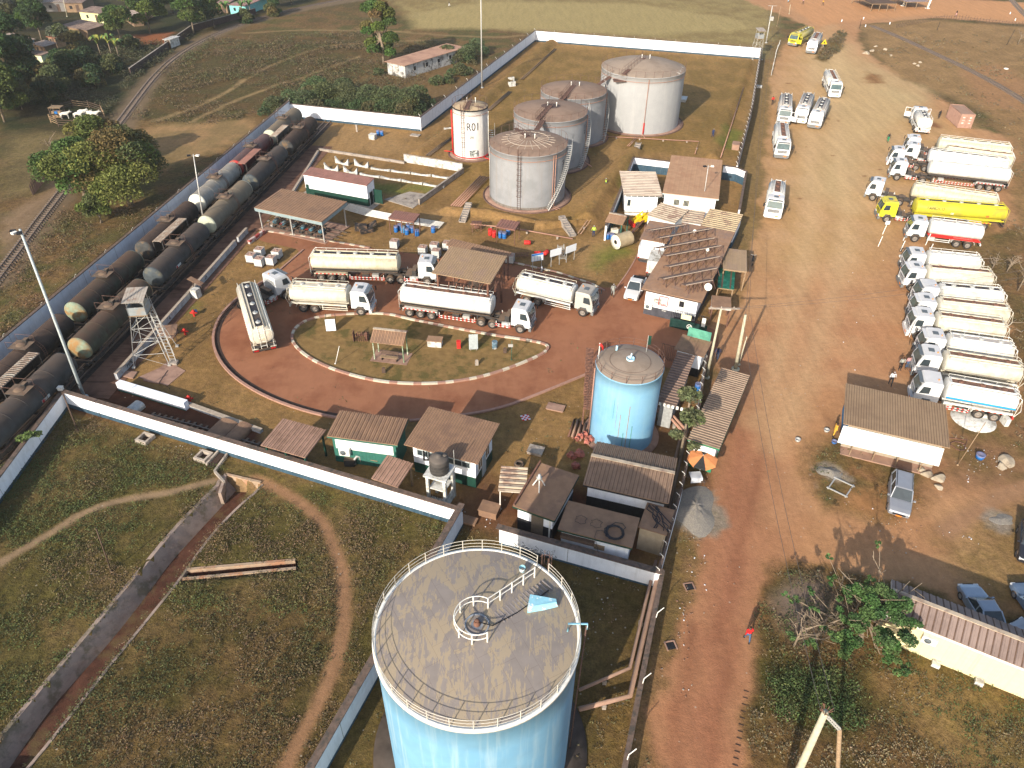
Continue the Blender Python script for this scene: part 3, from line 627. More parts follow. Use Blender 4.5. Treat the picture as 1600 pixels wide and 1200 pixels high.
def tank(label,c,r,h,shell=tankw,roof=troof,rails=(1.0,),post=tuber,railh=1.0,np_=26,base=True,apex=.75,gap=None,ring=pipe,stair=None,seams=6,baseband=None,walk=None,loc0=0):
    t=thing('storage_tank',label,'storage tank',(c[0],c[1],0),loc0)
    m=MB(); prof=[(r,0)]; n=seams
    for i in range(1,n): z=h*i/n; prof+=[(r,z)]
    prof+=[(r,h-.12),(r+.06,h-.1),(r+.06,h),(r-.02,h)]
    m.lathe(prof,96); m.build('shell',shell,t)
    if baseband: m=MB(); m.lathe([(r+.02,0),(r+.02,baseband[1])],96); m.build('base_band',baseband[0],t)
    m=MB(); m.lathe([(r+.03,h+.004),(r*.75,h+apex*.42),(r*.45,h+apex*.75),(r*.2,h+apex*.94),(.001,h+apex)],96); m.build('roof',roof,t)
    m=MB(); a0=0;a1=2*math.pi
    if gap: a0=R_(gap[1]); a1=R_(gap[0])+2*math.pi
    rr=r+.02
    n=np_
    for i in range(n+(1 if gap else 0)):
        a=a0+(a1-a0)*i/n; x,y=rr*math.cos(a),rr*math.sin(a); m.tube([(x,y,h),(x,y,h+railh)],.028,5)
    for z in rails: m.tube(ringpts(rr,h+railh*z,72,(0,0),a0,a1),.017,4,closed=not gap)
    m.build('railing',post,t)
    if ring is not None:
        m=MB(); m.tube(ringpts(r+.12,h-.75,72),.04,5,closed=True)
        for i in range(16): a=2*math.pi*i/16; m.bar((r*math.cos(a),r*math.sin(a),h-.75),((r+.13)*math.cos(a),(r+.13)*math.sin(a),h-.75),.05)
        m.build('cooling_pipe',ring,t)
    if base:
        m=MB(); m.lathe([(r+.9,.0),(r+.9,.06),(r-.1,.1)],72,mi=0); m.lathe([(r+1.05,.0),(r+1.05,.16),(r+.9,.16),(r+.9,.0)],72,mi=1); m.build('foundation_ring',[concr,tuber],t)
    if base:
        for (x,y) in ((-.5,-.25),(.9,-.35)): m=MB(); m.tube([(x,y,h+apex-.15),(x,y,h+apex+.55)],.06,6); m.lathe([(.1,0),(.1,.12),(0,.16)],8,(x,y,h+apex+.5)); m.build('vent',tubew,t)
    if walk is not None:
        a=R_(walk); u=Vector((math.cos(a),math.sin(a),0)); v=Vector((-u.y,u.x,0)); m=MB()
        p0=u*.1+Vector((0,0,h+apex+.05)); p1=u*(r+.1)+Vector((0,0,h+.28))
        m.bar(p0,p1,.7,.05,0)
        for s in (-.35,.35):
            for q in (0,.45,.9): m.tube([p0+v*s+Vector((0,0,q)),p1+v*s+Vector((0,0,q))],.022 if q else .04,4)
            for i in range(8): q=p0.lerp(p1,i/7)+v*s; m.tube([q,q+Vector((0,0,.9))],.022,4)
        m.build('roof_walkway',tuber,t)
    if stair:
        s0,s1=R_(stair[0]),R_(stair[1]); m=MB(); k=34; pl=[];pl2=[]
        for i in range(k+1):
            a=s0+(s1-s0)*i/k; z=h*i/k; cs,sn=math.cos(a),math.sin(a); m.bar(((r+.06)*cs,(r+.06)*sn,z),((r+.72)*cs,(r+.72)*sn,z),.24,.04)
            pl.append(((r+.74)*cs,(r+.74)*sn,z)); pl2.append(((r+.74)*cs,(r+.74)*sn,z+.95))
            if i%3==0: m.tube([pl[-1],pl2[-1]],.02,4)
        m.tube(pl,.05,4); m.tube(pl2,.022,4); m.build('stair',steel,t)
    return t
def ladder(t,c,r,h,ang,cage=True,off=.12,mt=tuber):
    a=R_(ang); u=Vector((math.cos(a),math.sin(a),0)); v=Vector((-u.y,u.x,0)); m=MB()
    for s in (-.22,.22): m.tube([u*(r+off)+v*s,u*(r+off)+v*s+Vector((0,0,h+.9))],.025,4)
    for i in range(int(h/.3)): q=u*(r+off)+Vector((0,0,.3*i+.2)); m.tube([q-v*.22,q+v*.22],.016,4)
    if cage:
        for i in range(int((h-2)/.8)+2):
            z=2.2+.8*i; pts=[u*(r+off+.38*math.sin(b))+v*(.36*math.cos(b))+Vector((0,0,z)) for b in [math.pi*j/8 for j in range(9)]]; m.tube(pts,.018,4)
        for b in (.25,.5,.75): b*=math.pi; q=u*(r+off+.38*math.sin(b))+v*(.36*math.cos(b)); m.tube([q+Vector((0,0,2.2)),q+Vector((0,0,h+1))],.015,4)
    return m.build('ladder',mt,t)
def vpipe(t,r,h,ang,rad=.06,mt=pipe,z1=None,name='riser_pipe',out=None):
    a=R_(ang); x,y=(r+.14)*math.cos(a),(r+.14)*math.sin(a); m=MB(); pts=[(x,y,z1 or h-.2),(x,y,.2)]
    if out: pts.append((x+out[0],y+out[1],.2))
    m.tube(pts,rad,6); return m.build(name,mt,t)
c4=(1.9,105.5);c3=(5.6,120.2);c2=(10.0,132.1);c1=(22.98,140.5);c0=(-7.4,122.4)
T4=tank('nearest of the pale grey storage tanks, with pale spokes on its dusty brown roof',c4,5.62,8.0,roof=troof,baseband=(mat('tank_foot_dark',(.16,.14,.12),.8,.4,4),.45),walk=110,stair=(-62,-8),np_=24)
ladder(T4,c4,5.62,8,-103); vpipe(T4,5.62,8,-52,out=(.8,-1)); vpipe(T4,5.62,8,-48,out=(.9,-1)); vpipe(T4,5.62,8,-165,.04,steel)
m=MB()   # pale painted spokes on the roof
for i in range(22):
    a=2*math.pi*i/22; c,s=math.cos(a),math.sin(a); m.bar((1.3*c,1.3*s,8.70),(3.9*c,3.9*s,8.40),.06,.05)
m.tube(ringpts(3.0,8.56,60),.035,4,closed=True); m.build('roof_marking',mat('roof_seam_pale',(.42,.35,.28),.8,.1,3),T4)
def cyltext(t,txt,size,r,ang,z,m,sx=1,vert=False):
    a=R_(ang); u=Vector((math.cos(a),math.sin(a),0)); v=Vector((-u.y,u.x,0)); p=u*(r+.02)+Vector((0,0,z))
    M=Matrix(((v.x,0,u.x,p.x),(v.y,0,u.y,p.y),(0,1,0,p.z),(0,0,0,1))); return textpart(txt,size,m,t,M,sx=sx,bend=r+.02)
cyltext(T4,'S',1.0,5.62,-27,6.1,black); cyltext(T4,'1',1.0,5.62,-27,5.2,black)
T3=tank('middle grey storage tank with dark stain round the hatch of its brown roof',c3,5.87,8.1,walk=-112,stair=(-40,20),baseband=(MATS['tank_foot_dark'],.4),np_=24)
vpipe(T3,5.87,8,-12,.1,out=(1,-2)); cyltext(T3,'S',.9,5.87,-22,6.3,black); cyltext(T3,'2',.9,5.87,-22,5.5,black)
m=MB(); m.lathe([(1.3,8.80),(0,8.88)],24,sx=1.2); m.build('roof_stain',mat('stain_dark',(.09,.06,.05),.7,.4,2),T3)
T2=tank('grey storage tank with smooth brown roof just in front of the largest white tank',c2,5.67,8.0,walk=-110,stair=(-30,30),np_=24)
vpipe(T2,5.67,8,-8,.08,out=(.5,-1))
T1=tank('largest white storage tank, at the far end, with pale plate lines on its roof',c1,7.5,9.8,shell=mat('tank_shell_bright',(.31,.312,.31),.5,.04,1,streak=(.45,.43,.41),samt=.35,sscale=(1.6,1.6,.1)),roof=troofg,apex=1.5,walk=-125,np_=30,seams=7)
m=MB()
def onroof(r,h,ap,x,y):
    d=math.hypot(x,y)/r; return h+ap*(1-d)*(1+.25*d)+.05
def rl(x0,y0,x1,y1):
    m=MB(); n=8; P=[]
    for i in range(n+1):
        x=x0+(x1-x0)*i/n; y=y0+(y1-y0)*i/n; P.append((x,y,onroof(7.5,9.8,1.5,x,y)))
    for a,b in zip(P,P[1:]): m.bar(a,b,.16,.05)
    m.build('roof_marking',mat('roof_seam_white',(.58,.54,.47),.8,.1,3),T1)
for i,x in enumerate((.2,1.8,3.4,4.9)): rl(x,1.5-i*.6,x-1.6,-6.2+i*.8)
for i in range(4): rl(1+i*.6,2-i*1.6,7.0-i*.4,-1-i*1.2)
rl(-5.8,2,0,3.2); rl(-5,3.8,0,5); rl(-6.2,.2,-1,1.6); rl(-4.5,-3.8,-2.5,-1.2)
vpipe(T1,7.5,9.8,-90,.07,out=(.1,-2.2)); vpipe(T1,7.5,2.4,-90,.13,redp,2.2)
m=MB(); m.box((-4.9,-6.1,9.0),(2.2,1.6,.12)); 
for a,b in (((-3.8,-5.4),(-3.8,-6.9)),((-3.8,-6.9),(-6,-6.9))):
    for z in (.5,1): m.tube([(a[0],a[1],9+z),(b[0],b[1],9+z)],.025,4)
m.build('stair_platform',tuber,T1)
T0=tank('slim white storage tank marked R01 with red pipes',c0,2.86,8.0,shell=tankr,roof=mat('tank_roof_sand',(.36,.27,.17),.8,.1,1,patch=(.14,.09,.07),pscale=.9),np_=12,walk=-100,ring=pipe,seams=6)
m=MB(); m.lathe([(2.9,7.86),(2.96,7.86),(2.96,8.03),(2.86,8.03)],64); m.build('rim_band',black,T0)
ladder(T0,c0,2.86,8,-112); vpipe(T0,2.95,7.6,-172,.13,redp); vpipe(T0,2.9,7.6,-15,.06,tubew); vpipe(T0,2.9,7.6,-50,.03,steel)
m=MB(); m.tube(ringpts(2.98,.35,48),.09,6,closed=True); m.tube([(-3,0,.35),(-4.6,.4,.35)],.08,6); m.tube([(2.2,-2.2,.3),(3.4,-3.4,.3)],.08,6); m.build('foam_pipe',redp,T0)
cyltext(T0,'R01',1.75,2.86,-79,5.4,black,sx=.82); cyltext(T0,'250',.55,2.86,-84,3.75,dgreen,.8); 
a=R_(-79); m=MB(); m.box((2.95*math.cos(a),2.95*math.sin(a),1.15),(.12,1.35,.95),rz=a); m.build('placard',[mat('placard_mixed',(.12,.13,.13),.6,.2,2,patch=(.55,.57,.52),pscale=1.6,plo=.48,phi=.52)],T0)
m=MB(); k=14
for i in range(k): m.box((3.6-.02*i+.0*i,-2.6+.25*i,.2+.28*i),(.7,.25,.04))
m.tube([(3.95,-2.7,.1),(3.95,.8,4)],.04,4); m.tube([(3.95,-2.7,1.1),(3.95,.8,5)],.025,4); m.build('stair',steel,T0)
# walkways slung between neighbouring tanks
def gang(label,a,ra,b,rb,za,zb):
    A=Vector((a[0],a[1],0));B=Vector((b[0],b[1],0)); u=(B-A).normalized(); p=A+u*(ra-.3); q=B-u*(rb-.3); p.z=za;q.z=zb
    t=thing('gangway',label,'gangway',p,0,'walkways between the tanks'); q=q-p; p=Vector(); v=Vector((-u.y,u.x,0)); m=MB(); m.bar(p,q,.8,.06); m.build('deck',tuber,t); m=MB()
    for s in (-.4,.4):
        for z in (.5,1.0): m.tube([p+v*s+Vector((0,0,z)),q+v*s+Vector((0,0,z))],.025,4)
        for i in range(5): w_=p.lerp(q,i/4)+v*s; m.tube([w_,w_+Vector((0,0,1))],.025,4)
    m.build('handrail',tuber,t)
gang('steel walkway from the nearest grey tank to the middle grey tank',c4,5.62,c3,5.87,8.15,8.25)
gang('steel walkway from the middle grey tank to the tank before the largest',c3,5.87,c2,5.67,8.25,8.15)
gang('sloping steel walkway up to the largest white tank',c2,5.67,c1,7.5,8.15,9.2)
# mid blue tank
cm=(10.1,51.3); TB=tank('medium sky blue storage tank with rust runs down its side, beside the road gate',cm,2.88,8.0,shell=tankb2,roof=troofg,apex=.5,railh=.75,rails=(1.0,.5),np_=14,ring=None,base=False)
m=MB(); m.lathe([(3.5,.0),(3.5,.1),(2.8,.12)],60); m.build('foundation_ring',concr,TB)
m=MB(); m.lathe([(.36,8.4),(.36,8.62),(.3,8.62),(.3,8.5),(0,8.5)],20); m.tube([(0,0,8.4),(0.05,0,9.1)],.07,8); m.tube([(-1.0,1.6,8.2),(-1.0,1.6,8.75)],.1,6); m.build('vent',mat('light_blue_paint',(.33,.56,.68),.6,.1,3,patch=(.6,.62,.6),pscale=2),TB)
m=MB(); m.tube(ringpts(1.75,8.33,48),.012,4,closed=True); m.build('roof_wire',tuber,TB)
rs=mat('rust_run',(.28,.21,.13),.8,.3,3); gs=mat('green_run',(.10,.26,.20),.8,.3,3); m=MB()
for an,z0,z1,w_,mi in ((-105,2.0,4.6,.05,0),(-91,.6,5.6,.05,0),(-97,.4,2.6,.06,1),(-83,.4,3.4,.06,1),(-118,4,6.2,.03,1),(-112,3,6,.02,0)):
    a=R_(an); c,s=math.cos(a),math.sin(a); m.box((2.89*c,2.89*s,(z0+z1)/2),(.02,w_,z1-z0),mi,rz=a)
m.build('rust_runs',[rs,gs],TB)
ladder(TB,cm,2.88,7.6,178,True); vpipe(TB,2.9,8,188,.06,pipe)
# big blue tank
HB=12.0; up=lambda v:(v[0]*.89,v[1]*.89,(v[2]+HB-8) if v[2]>.05 else 0)
cb=(-1.62,22.27); BT=tank('very large pale blue storage tank with white-railed dusty roof in the foreground',cb,5.22,HB,shell=tankb,roof=peel,apex=.45,railh=.8,rails=(1.0,.66,.33),post=mat('rail_dull_white',(.46,.43,.37),.6,.15,5),np_=29,ring=None,base=False,gap=(44,53),seams=5)
m=MB(); m.lathe([(6.5,.0),(6.5,.08),(5.2,.12)],72); m.build('foundation_ring',mat('oiled_apron',(.07,.055,.045),.8,.3,1),BT)
m=MB(); m.lathe([(5.26,HB-.2),(5.33,HB-.2),(5.33,HB+.02),(5.13,HB+.02),(5.13,HB-.02)],96); m.build('rim_band',tubew,BT)
m=MB(); m.lathe([(1.35,8.32),(1.2,8.40),(1.15,8.36)],40,mi=0); m.lathe([(.72,8.38),(.72,8.50),(.66,8.50),(.62,8.42),(0,8.47)],32,mi=1); m.tr(up).build('centre_hatch',[peel,mat('hatch_ring',(.20,.22,.25),.6,.2,4)],BT)
m=MB(); m.lathe([(.2,8.45),(.2,8.62),(.12,8.66),(.16,8.75),(.1,8.86),(0,8.88)],14); m.tube([(.1,.05,8.6),(.9,-.1,8.5),(2.3,.9,8.35),(4.2,2.6,8.25)],.035,5,1); m.tr(up).build('centre_valve',[rust,black],BT)
m=MB(); g0,g1=R_(50),R_(345)
for z in (.45,.85): m.tube(ringpts(1.28,8.38+z,36,(0,0),R_(62),R_(388) if 0 else R_(300)+0),.03,5)
for i in range(7): a=R_(62)+(R_(300)-R_(62))*i/6; m.tube([(1.28*math.cos(a),1.28*math.sin(a),8.36),(1.28*math.cos(a),1.28*math.sin(a),9.25)],.045,5)
p0=Vector((.6,1.13,8.38)); p1=Vector((3.35,3.55,8.2))
for z in (.45,.85): m.tube([p0+Vector((0,0,z)),p1+Vector((0,0,z))],.03,5)
for i in range(5): q=p0.lerp(p1,i/4); m.tube([q,q+Vector((0,0,.88))],.045,5)
m.tr(up).build('inner_railing',tubew,BT)
m=MB(); u=Vector((.75,.66,0))
for i in range(15):
    q=Vector((1.3,.55,8.40))+u*(.27*i)+Vector((0,0,-.018*i)); m.bar(q-Vector((-.3,.34,0)),q+Vector((-.3,.34,0)),.07,.05)
m.tr(up).build('roof_steps',mat('steps_grey',(.24,.21,.20),.7,.1,3),BT)
ladder(BT,cb,5.22,HB,48.5,True,off=.18,mt=tuber)
m=MB(); bb=mat('box_blue',(.25,.50,.60),.6,.15,2,patch=(.62,.68,.68),pscale=2.2,plo=.56,phi=.6); o=Vector((2.9,1.35,8.22))
pts=[(0,-.5),(1.75,.1),(0.2,.55)]; m.add([o+Vector((0,-.45,0)),o+Vector((1.8,.1,0)),o+Vector((1.75,.45,0)),o+Vector((.15,.5,0)),o+Vector((0,-.35,.5)),o+Vector((1.7,.2,.28)),o+Vector((1.7,.42,.28)),o+Vector((.15,.5,.55))],[(3,2,1,0),(4,5,6,7),(0,1,5,4),(1,2,6,5),(2,3,7,6),(3,0,4,7)])
m.tr(up).build('roof_box',bb,BT)
m=MB(); m.tube([(5.2,-.1,8.1),(5.2,-.1,8.75),(6.3,-.1,8.75),(6.3,-.1,8.3)],.06,6,0); m.tube([(6.25,-.1,8.6),(6.1,-.1,0)],.05,6,1); m.tr(up).build('overflow_pipe',[bb,tuber],BT)
m=MB(); m.lathe([(.16,0),(.2,.3)],12,(2.6,4.0,8.25)); m.tr(up).build('bucket',bb,BT)
# ================= TANK WAGONS
wg=dict(
 a=(mat('wagon_black_brown',(.030,.026,.023),.85,.3,1,spec=.1,dust=(.085,.056,.042),dustamt=.95,patch=(.06,.045,.035),pscale=.6),mat('wagon_end_dark',(.05,.05,.048),.7,.4,1.2,patch=(.14,.09,.05),pscale=1)),
 b=(mat('wagon_green_brown',(.055,.062,.045),.85,.3,1,spec=.1,dust=(.098,.062,.044),dustamt=.98,patch=(.05,.035,.03),pscale=.6,streak=(.03,.025,.02),samt=.6,sscale=(4,1,.3)),mat('wagon_end_ochre',(.20,.24,.17),.7,.2,2,patch=(.26,.15,.06),pscale=.7,plo=.42,phi=.56)),
 c=(mat('wagon_grey_olive',(.13,.125,.10),.8,.2,1,spec=.1,dust=(.20,.15,.10),dustamt=.95,streak=(.06,.05,.04),samt=.4,sscale=(4,1,.3)),mat('wagon_end_cream',(.42,.43,.32),.6,.15,2,streak=(.2,.2,.14),samt=.5)),
 r=(mat('wagon_red',(.10,.022,.022),.5,.25,1,dust=(.13,.085,.07),dustamt=.9),mat('wagon_end_red',(.40,.035,.035),.5,.25,1.4,patch=(.2,.10,.07),pscale=.7)),
 s=(mat('wagon_silver',(.34,.33,.29),.5,.2,1,dust=(.22,.175,.13),dustamt=.7,streak=(.13,.11,.09),samt=.5,sscale=(4,1,.3)),mat('wagon_end_white',(.62,.60,.50),.5,.12,2)),
 g=(mat('wagon_slate',(.045,.048,.05),.8,.3,1,spec=.1,dust=(.095,.07,.055),dustamt=.9),mat('wagon_end_slate',(.055,.065,.07),.6,.3,1.4,patch=(.12,.11,.08),pscale=.8)))
def wagon():
    t=thing('tank_wagon','x','tank wagon'); L_=6.2; r=1.24; zc=2.32
    m=MB(); prof=[(r,-L_+.25)]+[(r,-L_+.25+ (2*L_-.5)*i/8) for i in range(1,9)]
    m.lathe(prof,32,(0,0,zc),'X')
    for x in (-3.1,-1.0,1.0,3.1): m.lathe([(r,-.04),(r+.025,-.03),(r+.025,.03),(r,.04)],32,(x,0,zc),'X')
    m.build('barrel',wg['a'][0],t)
    for s in (-1,1):
        m=MB(); m.lathe([(r,s*(L_-.25)),(r*.985,s*(L_-.12)),(r*.9,s*L_),(r*.7,s*(L_+.12)),(r*.4,s*(L_+.19)),(.001,s*(L_+.21))],32,(0,0,zc),'X'); m.build('end_cap',wg['a'][1],t)
    m=MB(); m.lathe([(.5,0),(.5,.28),(.42,.34),(0,.38)],16,(0,0,zc+r-.1),mi=0); m.box((0,0,zc+r+.12),(1.5,1.9,.06),1); m.box((.62,-.1,zc+r+.3),(.5,.4,.3),1)
    m.build('dome_platform',[dark,dark],t)
    m=MB()
    for x in (-.72,.72):
        for s in (-1,1): m.tube([(x,s*.95,zc+r+.15),(x,s*.95,zc+r+.85)],.025,4)
        m.tube([(x,-.95,zc+r+.85),(x,.95,zc+r+.85)],.022,4)
    m.build('platform_rail',tuber,t)
    m=MB()
    for s in (-1,1):
        for x in (.78,1.12):
            m.tube([(x,s*(r+.12)*math.sin(a),zc+(r+.12)*math.cos(a)) for a in [R_(v) for v in (15,40,65,90,110)]]+[(x,s*(r+.15),1.15)],.028,4)
        for i in range(10):
            a=R_(20+9*i); m.tube([(.78,s*(r+.12)*math.sin(a),zc+(r+.12)*math.cos(a)),(1.12,s*(r+.12)*math.sin(a),zc+(r+.12)*math.cos(a))],.018,4)
    m.build('side_ladder',rust,t)
    m=MB()
    for s in (-1,1): m.box((0,s*.95,1.05),(13.0,.14,.26)); 
    m.box((0,0,1.02),(13,.5,.3))
    for x in (-6.45,-4.4,0,4.4,6.45): m.box((x,0,1.05),(.2,2.3,.28))
    for x in (-4.4,4.4): m.box((x,0,1.3),(.5,1.9,.4))
    m.build('underframe',dark,t)
    for x in (-4.4,4.4):
        m=MB(); 
        for s in (-1,1): m.box((x,s*.72,.62),(2.6,.16,.34)); m.box((x,s*.74,.62),(.7,.2,.5))
        m.box((x,0,.7),(.5,1.5,.3)); b=m.build('bogie',dark,t)
        for dx in (-.85,.85):
            m=MB(); m.lathe([(.08,-.62),(.08,-.56),(.43,-.55),(.43,-.45),(.09,-.44),(.09,.44),(.43,.45),(.43,.55),(.08,.56),(.08,.62)],18,(x+dx,0,.50),'Y'); m.build('wheelset',rail,b)
    for s in (-1,1):
        for y in (-.85,.85):
            m=MB(); m.lathe([(.07,0),(.07,.3*s),(.2,.32*s),(.2,.36*s),(0,.37*s)],12,(s*6.55,y,1.02),'X'); m.build('buffer',dark,t)
    m=MB()
    for s in (-1,1): m.tube([(-5.6,s*1.2,1.25),(5.6,s*1.2,1.25)],.03,4)
    m.build('side_rail',rust,t); return t
WG=wagon(); ty=R_(90-AX)
def wplace(base,k,i,label,first=[True],off=0):
    p=lin(base,AX,i); loc=(p[0],p[1],.05); rm={'wagon_black_brown':wg[k][0],'wagon_end_dark':wg[k][1]}
    if first[0]:
        first[0]=False; WG.location=loc; WG.rotation_euler=(0,0,ty); WG['label']=label; WG['group']='tank wagons in the rail yard'; return WG
    return dup(WG,loc,ty,label,'tank wagons in the rail yard',rm)
E0=6.6; r2=(r2[0]+.35,r2[1]-.15)
wplace(r2,'a',E0-14.3,'black tank wagon on the outer track, cut by the left picture edge')
wplace(r2,'b',E0,'green-brown tank wagon with ochre end on the outer track')
wplace(r2,'a',E0+14.5,'black tank wagon with rusty end on the outer track, beside the slatted platform')
wplace(r2,'s',E0+28.8,'silver-grey tank wagon with white end on the outer track')
wplace(r2,'r',E0+41.7,'dark red tank wagon with bright red end')
wplace(r2,'c',E0+55.6,'olive tank wagon with cream end, last on the outer track')
wplace(r1,'g',E0-14.6,'slate-black tank wagon with a small red and white plate, nearest on the inner track')
wplace(r1,'b',E0,'green-brown tank wagon with ochre end on the inner track behind the watch tower')
wplace(r1,'g',E0+14.7,'slate-black tank wagon with plain end on the inner track')
wplace(r1,'c',E0+28.7,'grey-olive tank wagon with cream-green end on the inner track')
wplace(r1,'g',E0+43.0,'dark grey tank wagon on the inner track beside the roofed loading rack')
wplace(r1,'a',E0+57.6,'black tank wagon on the inner track, closest to the far white wall')
# small plates on two slate wagons
def plate(i,label,z=1.9):
    p=lin(r1,AX,i); t=thing('wagon_plate',label,'plate',(p[0],p[1],0),ty); m=MB(); m.box((0,-1.245,z),(1.1,.03,.28),0); m.box((-.4,-1.262,z),(.28,.02,.26),1); m.build('panel',[greyp,mat('plate_red',(.30,.03,.03),.6,.1,3)],t)
plate(E0-14.6+1.0,'small red and white plate on the nearest slate wagon',2.1); plate(E0+14.7-2.5,'small red and white plate on the second slate wagon',2.1)
# rails and sleepers
def track(name,label,line,gauge=1.0,sl=.65,z=.0,sleepers=True):
    line=[Vector((p[0],p[1],0)) for p in line]; L=[];R=[];S=MB();m=MB(); n=len(line)
    for i,p in enumerate(line):
        d=(line[min(i+1,n-1)]-line[max(i-1,0)]).normalized(); q=Vector((-d.y,d.x,0)); L.append(p+q*gauge/2);R.append(p-q*gauge/2)
    for P in (L,R):
        for a,b in zip(P,P[1:]): m.bar((a.x,a.y,z+.17),(b.x,b.y,z+.17),.09,.14)
    t=thing(name,label,'railway track',(0,0,0)); m.build('rail',rail,t)
    if sleepers:
        tot=0;nxt=0
        for a,b in zip(line,line[1:]):
            l=(b-a).length; d=(b-a).normalized(); q=Vector((-d.y,d.x,0))
            while nxt<tot+l: c=a+d*(nxt-tot); S.bar(c-q*.95+Vector((0,0,z+.06)),c+q*.95+Vector((0,0,z+.06)),.24,.12); nxt+=sl
            tot+=l
        S.build('sleeper',[mat('sleeper_grey',(.15,.115,.09),.9,.3,4) if z==0 else dark],t)['kind']='stuff'
    return t
track('railway_track','outer rail track under the tank wagons beside the long white wall',[lin(r2,AX,-32),lin(r2,AX,72)],sleepers=False)
track('railway_track','inner rail track under the tank wagons beside the stained apron',[lin(r1,AX,-32),lin(r1,AX,82)],sleepers=False)
RL=smooth([(q.x,q.y) for q in W([(-160,640),(0,430),(95,301),(178,205),(212,158),(243,118),(275,88),(330,56),(400,30),(470,12),(560,-5),(660,-22)])],3)
track('railway_track','curved single rail track sweeping past the village and the big green tree',RL)
RR=smooth([(q.x,q.y) for q in W([(1362,41),(1400,56),(1480,93),(1545,125),(1600,158),(1680,215)])],2)
track('railway_track','rail track crossing the dry ground beyond the truck park',RR)
track('railway_track','rail track in the far right corner beyond the dirt crossroads',smooth([(q.x,q.y) for q in W([(1560,-25),(1580,0),(1605,28),(1650,60)])],1))
track('railway_track','dark rusted track pieces by the bare pit under the front white wall',[(q.x,q.y) for q in W([(232,655),(300,672),(400,703)])],z=.01)
# ================= TANKER TRUCKS
cabw=mat('cab_white',(.60,.60,.59),.4,.04,2,dust=DU,dustamt=.22,spec=.5)
cabg=mat('cab_grey',(.38,.37,.33),.5,.08,2,dust=DU,dustamt=.4,spec=.4)
caby=mat('cab_yellow',(.58,.52,.03),.4,.08,2,dust=DU,dustamt=.35)
cabgr=mat('cab_dark_grey',(.10,.115,.125),.5,.1,2)
tnkc=mat('tanker_cream',(.56,.53,.44),.5,.10,1.5,patch=(.45,.38,.26),pscale=.8,plo=.5,phi=.7,streak=(.40,.32,.2),samt=.4,sscale=(3,3,.5),dust=DU,dustamt=.25)
tnkw=mat('tanker_white',(.60,.60,.57),.45,.08,1.5,patch=(.50,.46,.37),pscale=.7,plo=.5,phi=.7,streak=(.36,.30,.22),samt=.45,sscale=(2.5,2.5,.5),dust=DU,dustamt=.2)
tnkr=mat('tanker_rusty_cream',(.56,.52,.39),.5,.08,1.5,streak=(.24,.16,.08),samt=.55,sscale=(3,3,.5),dust=DU,dustamt=.4,patch=(.5,.42,.26),pscale=.8,plo=.55,phi=.7)
tnkg=mat('tanker_grey',(.42,.41,.39),.5,.08,1.5,streak=(.26,.24,.22),samt=.5,sscale=(1,3,1),dust=DU,dustamt=.4)
tnky=mat('tanker_yellow',(.50,.44,.035),.4,.08,1.2,streak=(.36,.27,.04),samt=.4,sscale=(3,3,.5),patch=(.40,.35,.05),pscale=.7)
tnkg2=mat('tanker_olive',(.34,.31,.12),.45,.1,1.2,dust=DU,dustamt=.3)
deckd=mat('deck_dark',(.035,.033,.038),.6,.3,2,patch=(.09,.065,.05),pscale=1.2); deckr=mat('deck_rusty',(.17,.095,.065),.8,.3,2.5,patch=(.09,.055,.045),pscale=2)
stripe=mat('stripe_red',(.52,.05,.04),.6,.15,4); stripw=mat('stripe_white',(.66,.63,.58),.6,.1,4); lampr=mat('tail_lamp_red',(.35,.01,.01),.3,.1,3); lampw=mat('headlamp',(.62,.62,.60),.15,.05,3,spec=.6)
skb=mat('stripe_blue',(.02,.27,.60),.4,.05,3); plate_o=mat('number_plate_orange',(.72,.20,.03),.5,.05,3)
_WM={}
def wheel(t,x,y,wd=.30,r=.52,par=None,xf=None):
    k=(wd,r)
    if k not in _WM:
        h=wd/2; m=MB(); m.lathe([(r*.6,-h),(r*.93,-h),(r,-h*.75),(r,h*.75),(r*.93,h),(r*.6,h),(r*.56,h*.6),(r*.56,-h*.6),(r*.6,-h)],22,(0,0,0),'Y'); tm=m.mesh('tyre',rubber)
        m=MB()
        for s in (-1,1): m.lathe([(r*.6,s*h*.85),(r*.55,s*h*.9),(r*.5,s*h*.45),(r*.3,s*h*.4),(r*.26,s*h*.95),(r*.12,s*h*1.05),(0,s*h*1.05)],16,(0,0,0),'Y')
        _WM[k]=(tm,m.mesh('rim',rim_))
    p=Vector((x,y,r)); 
    o=bpy.data.objects.new('wheel',_WM[k][0]); COL.objects.link(o); reg(o,t)
    q=bpy.data.objects.new('rim',_WM[k][1]); COL.objects.link(q); reg(q,o)
    if xf is not None: p=xf@p; o.rotation_euler=(0,0,xf.to_euler().z)
    o.location=p; return o
def sup(hw,hh,n=28,e=2.6,zc=0):
    r=[]
    for i in range(n):
        a=2*math.pi*i/n; c,s=math.cos(a),math.sin(a); r.append((hw*math.copysign(abs(c)**(2/e),c),zc+hh*math.copysign(abs(s)**(2/e),s)))
    return r
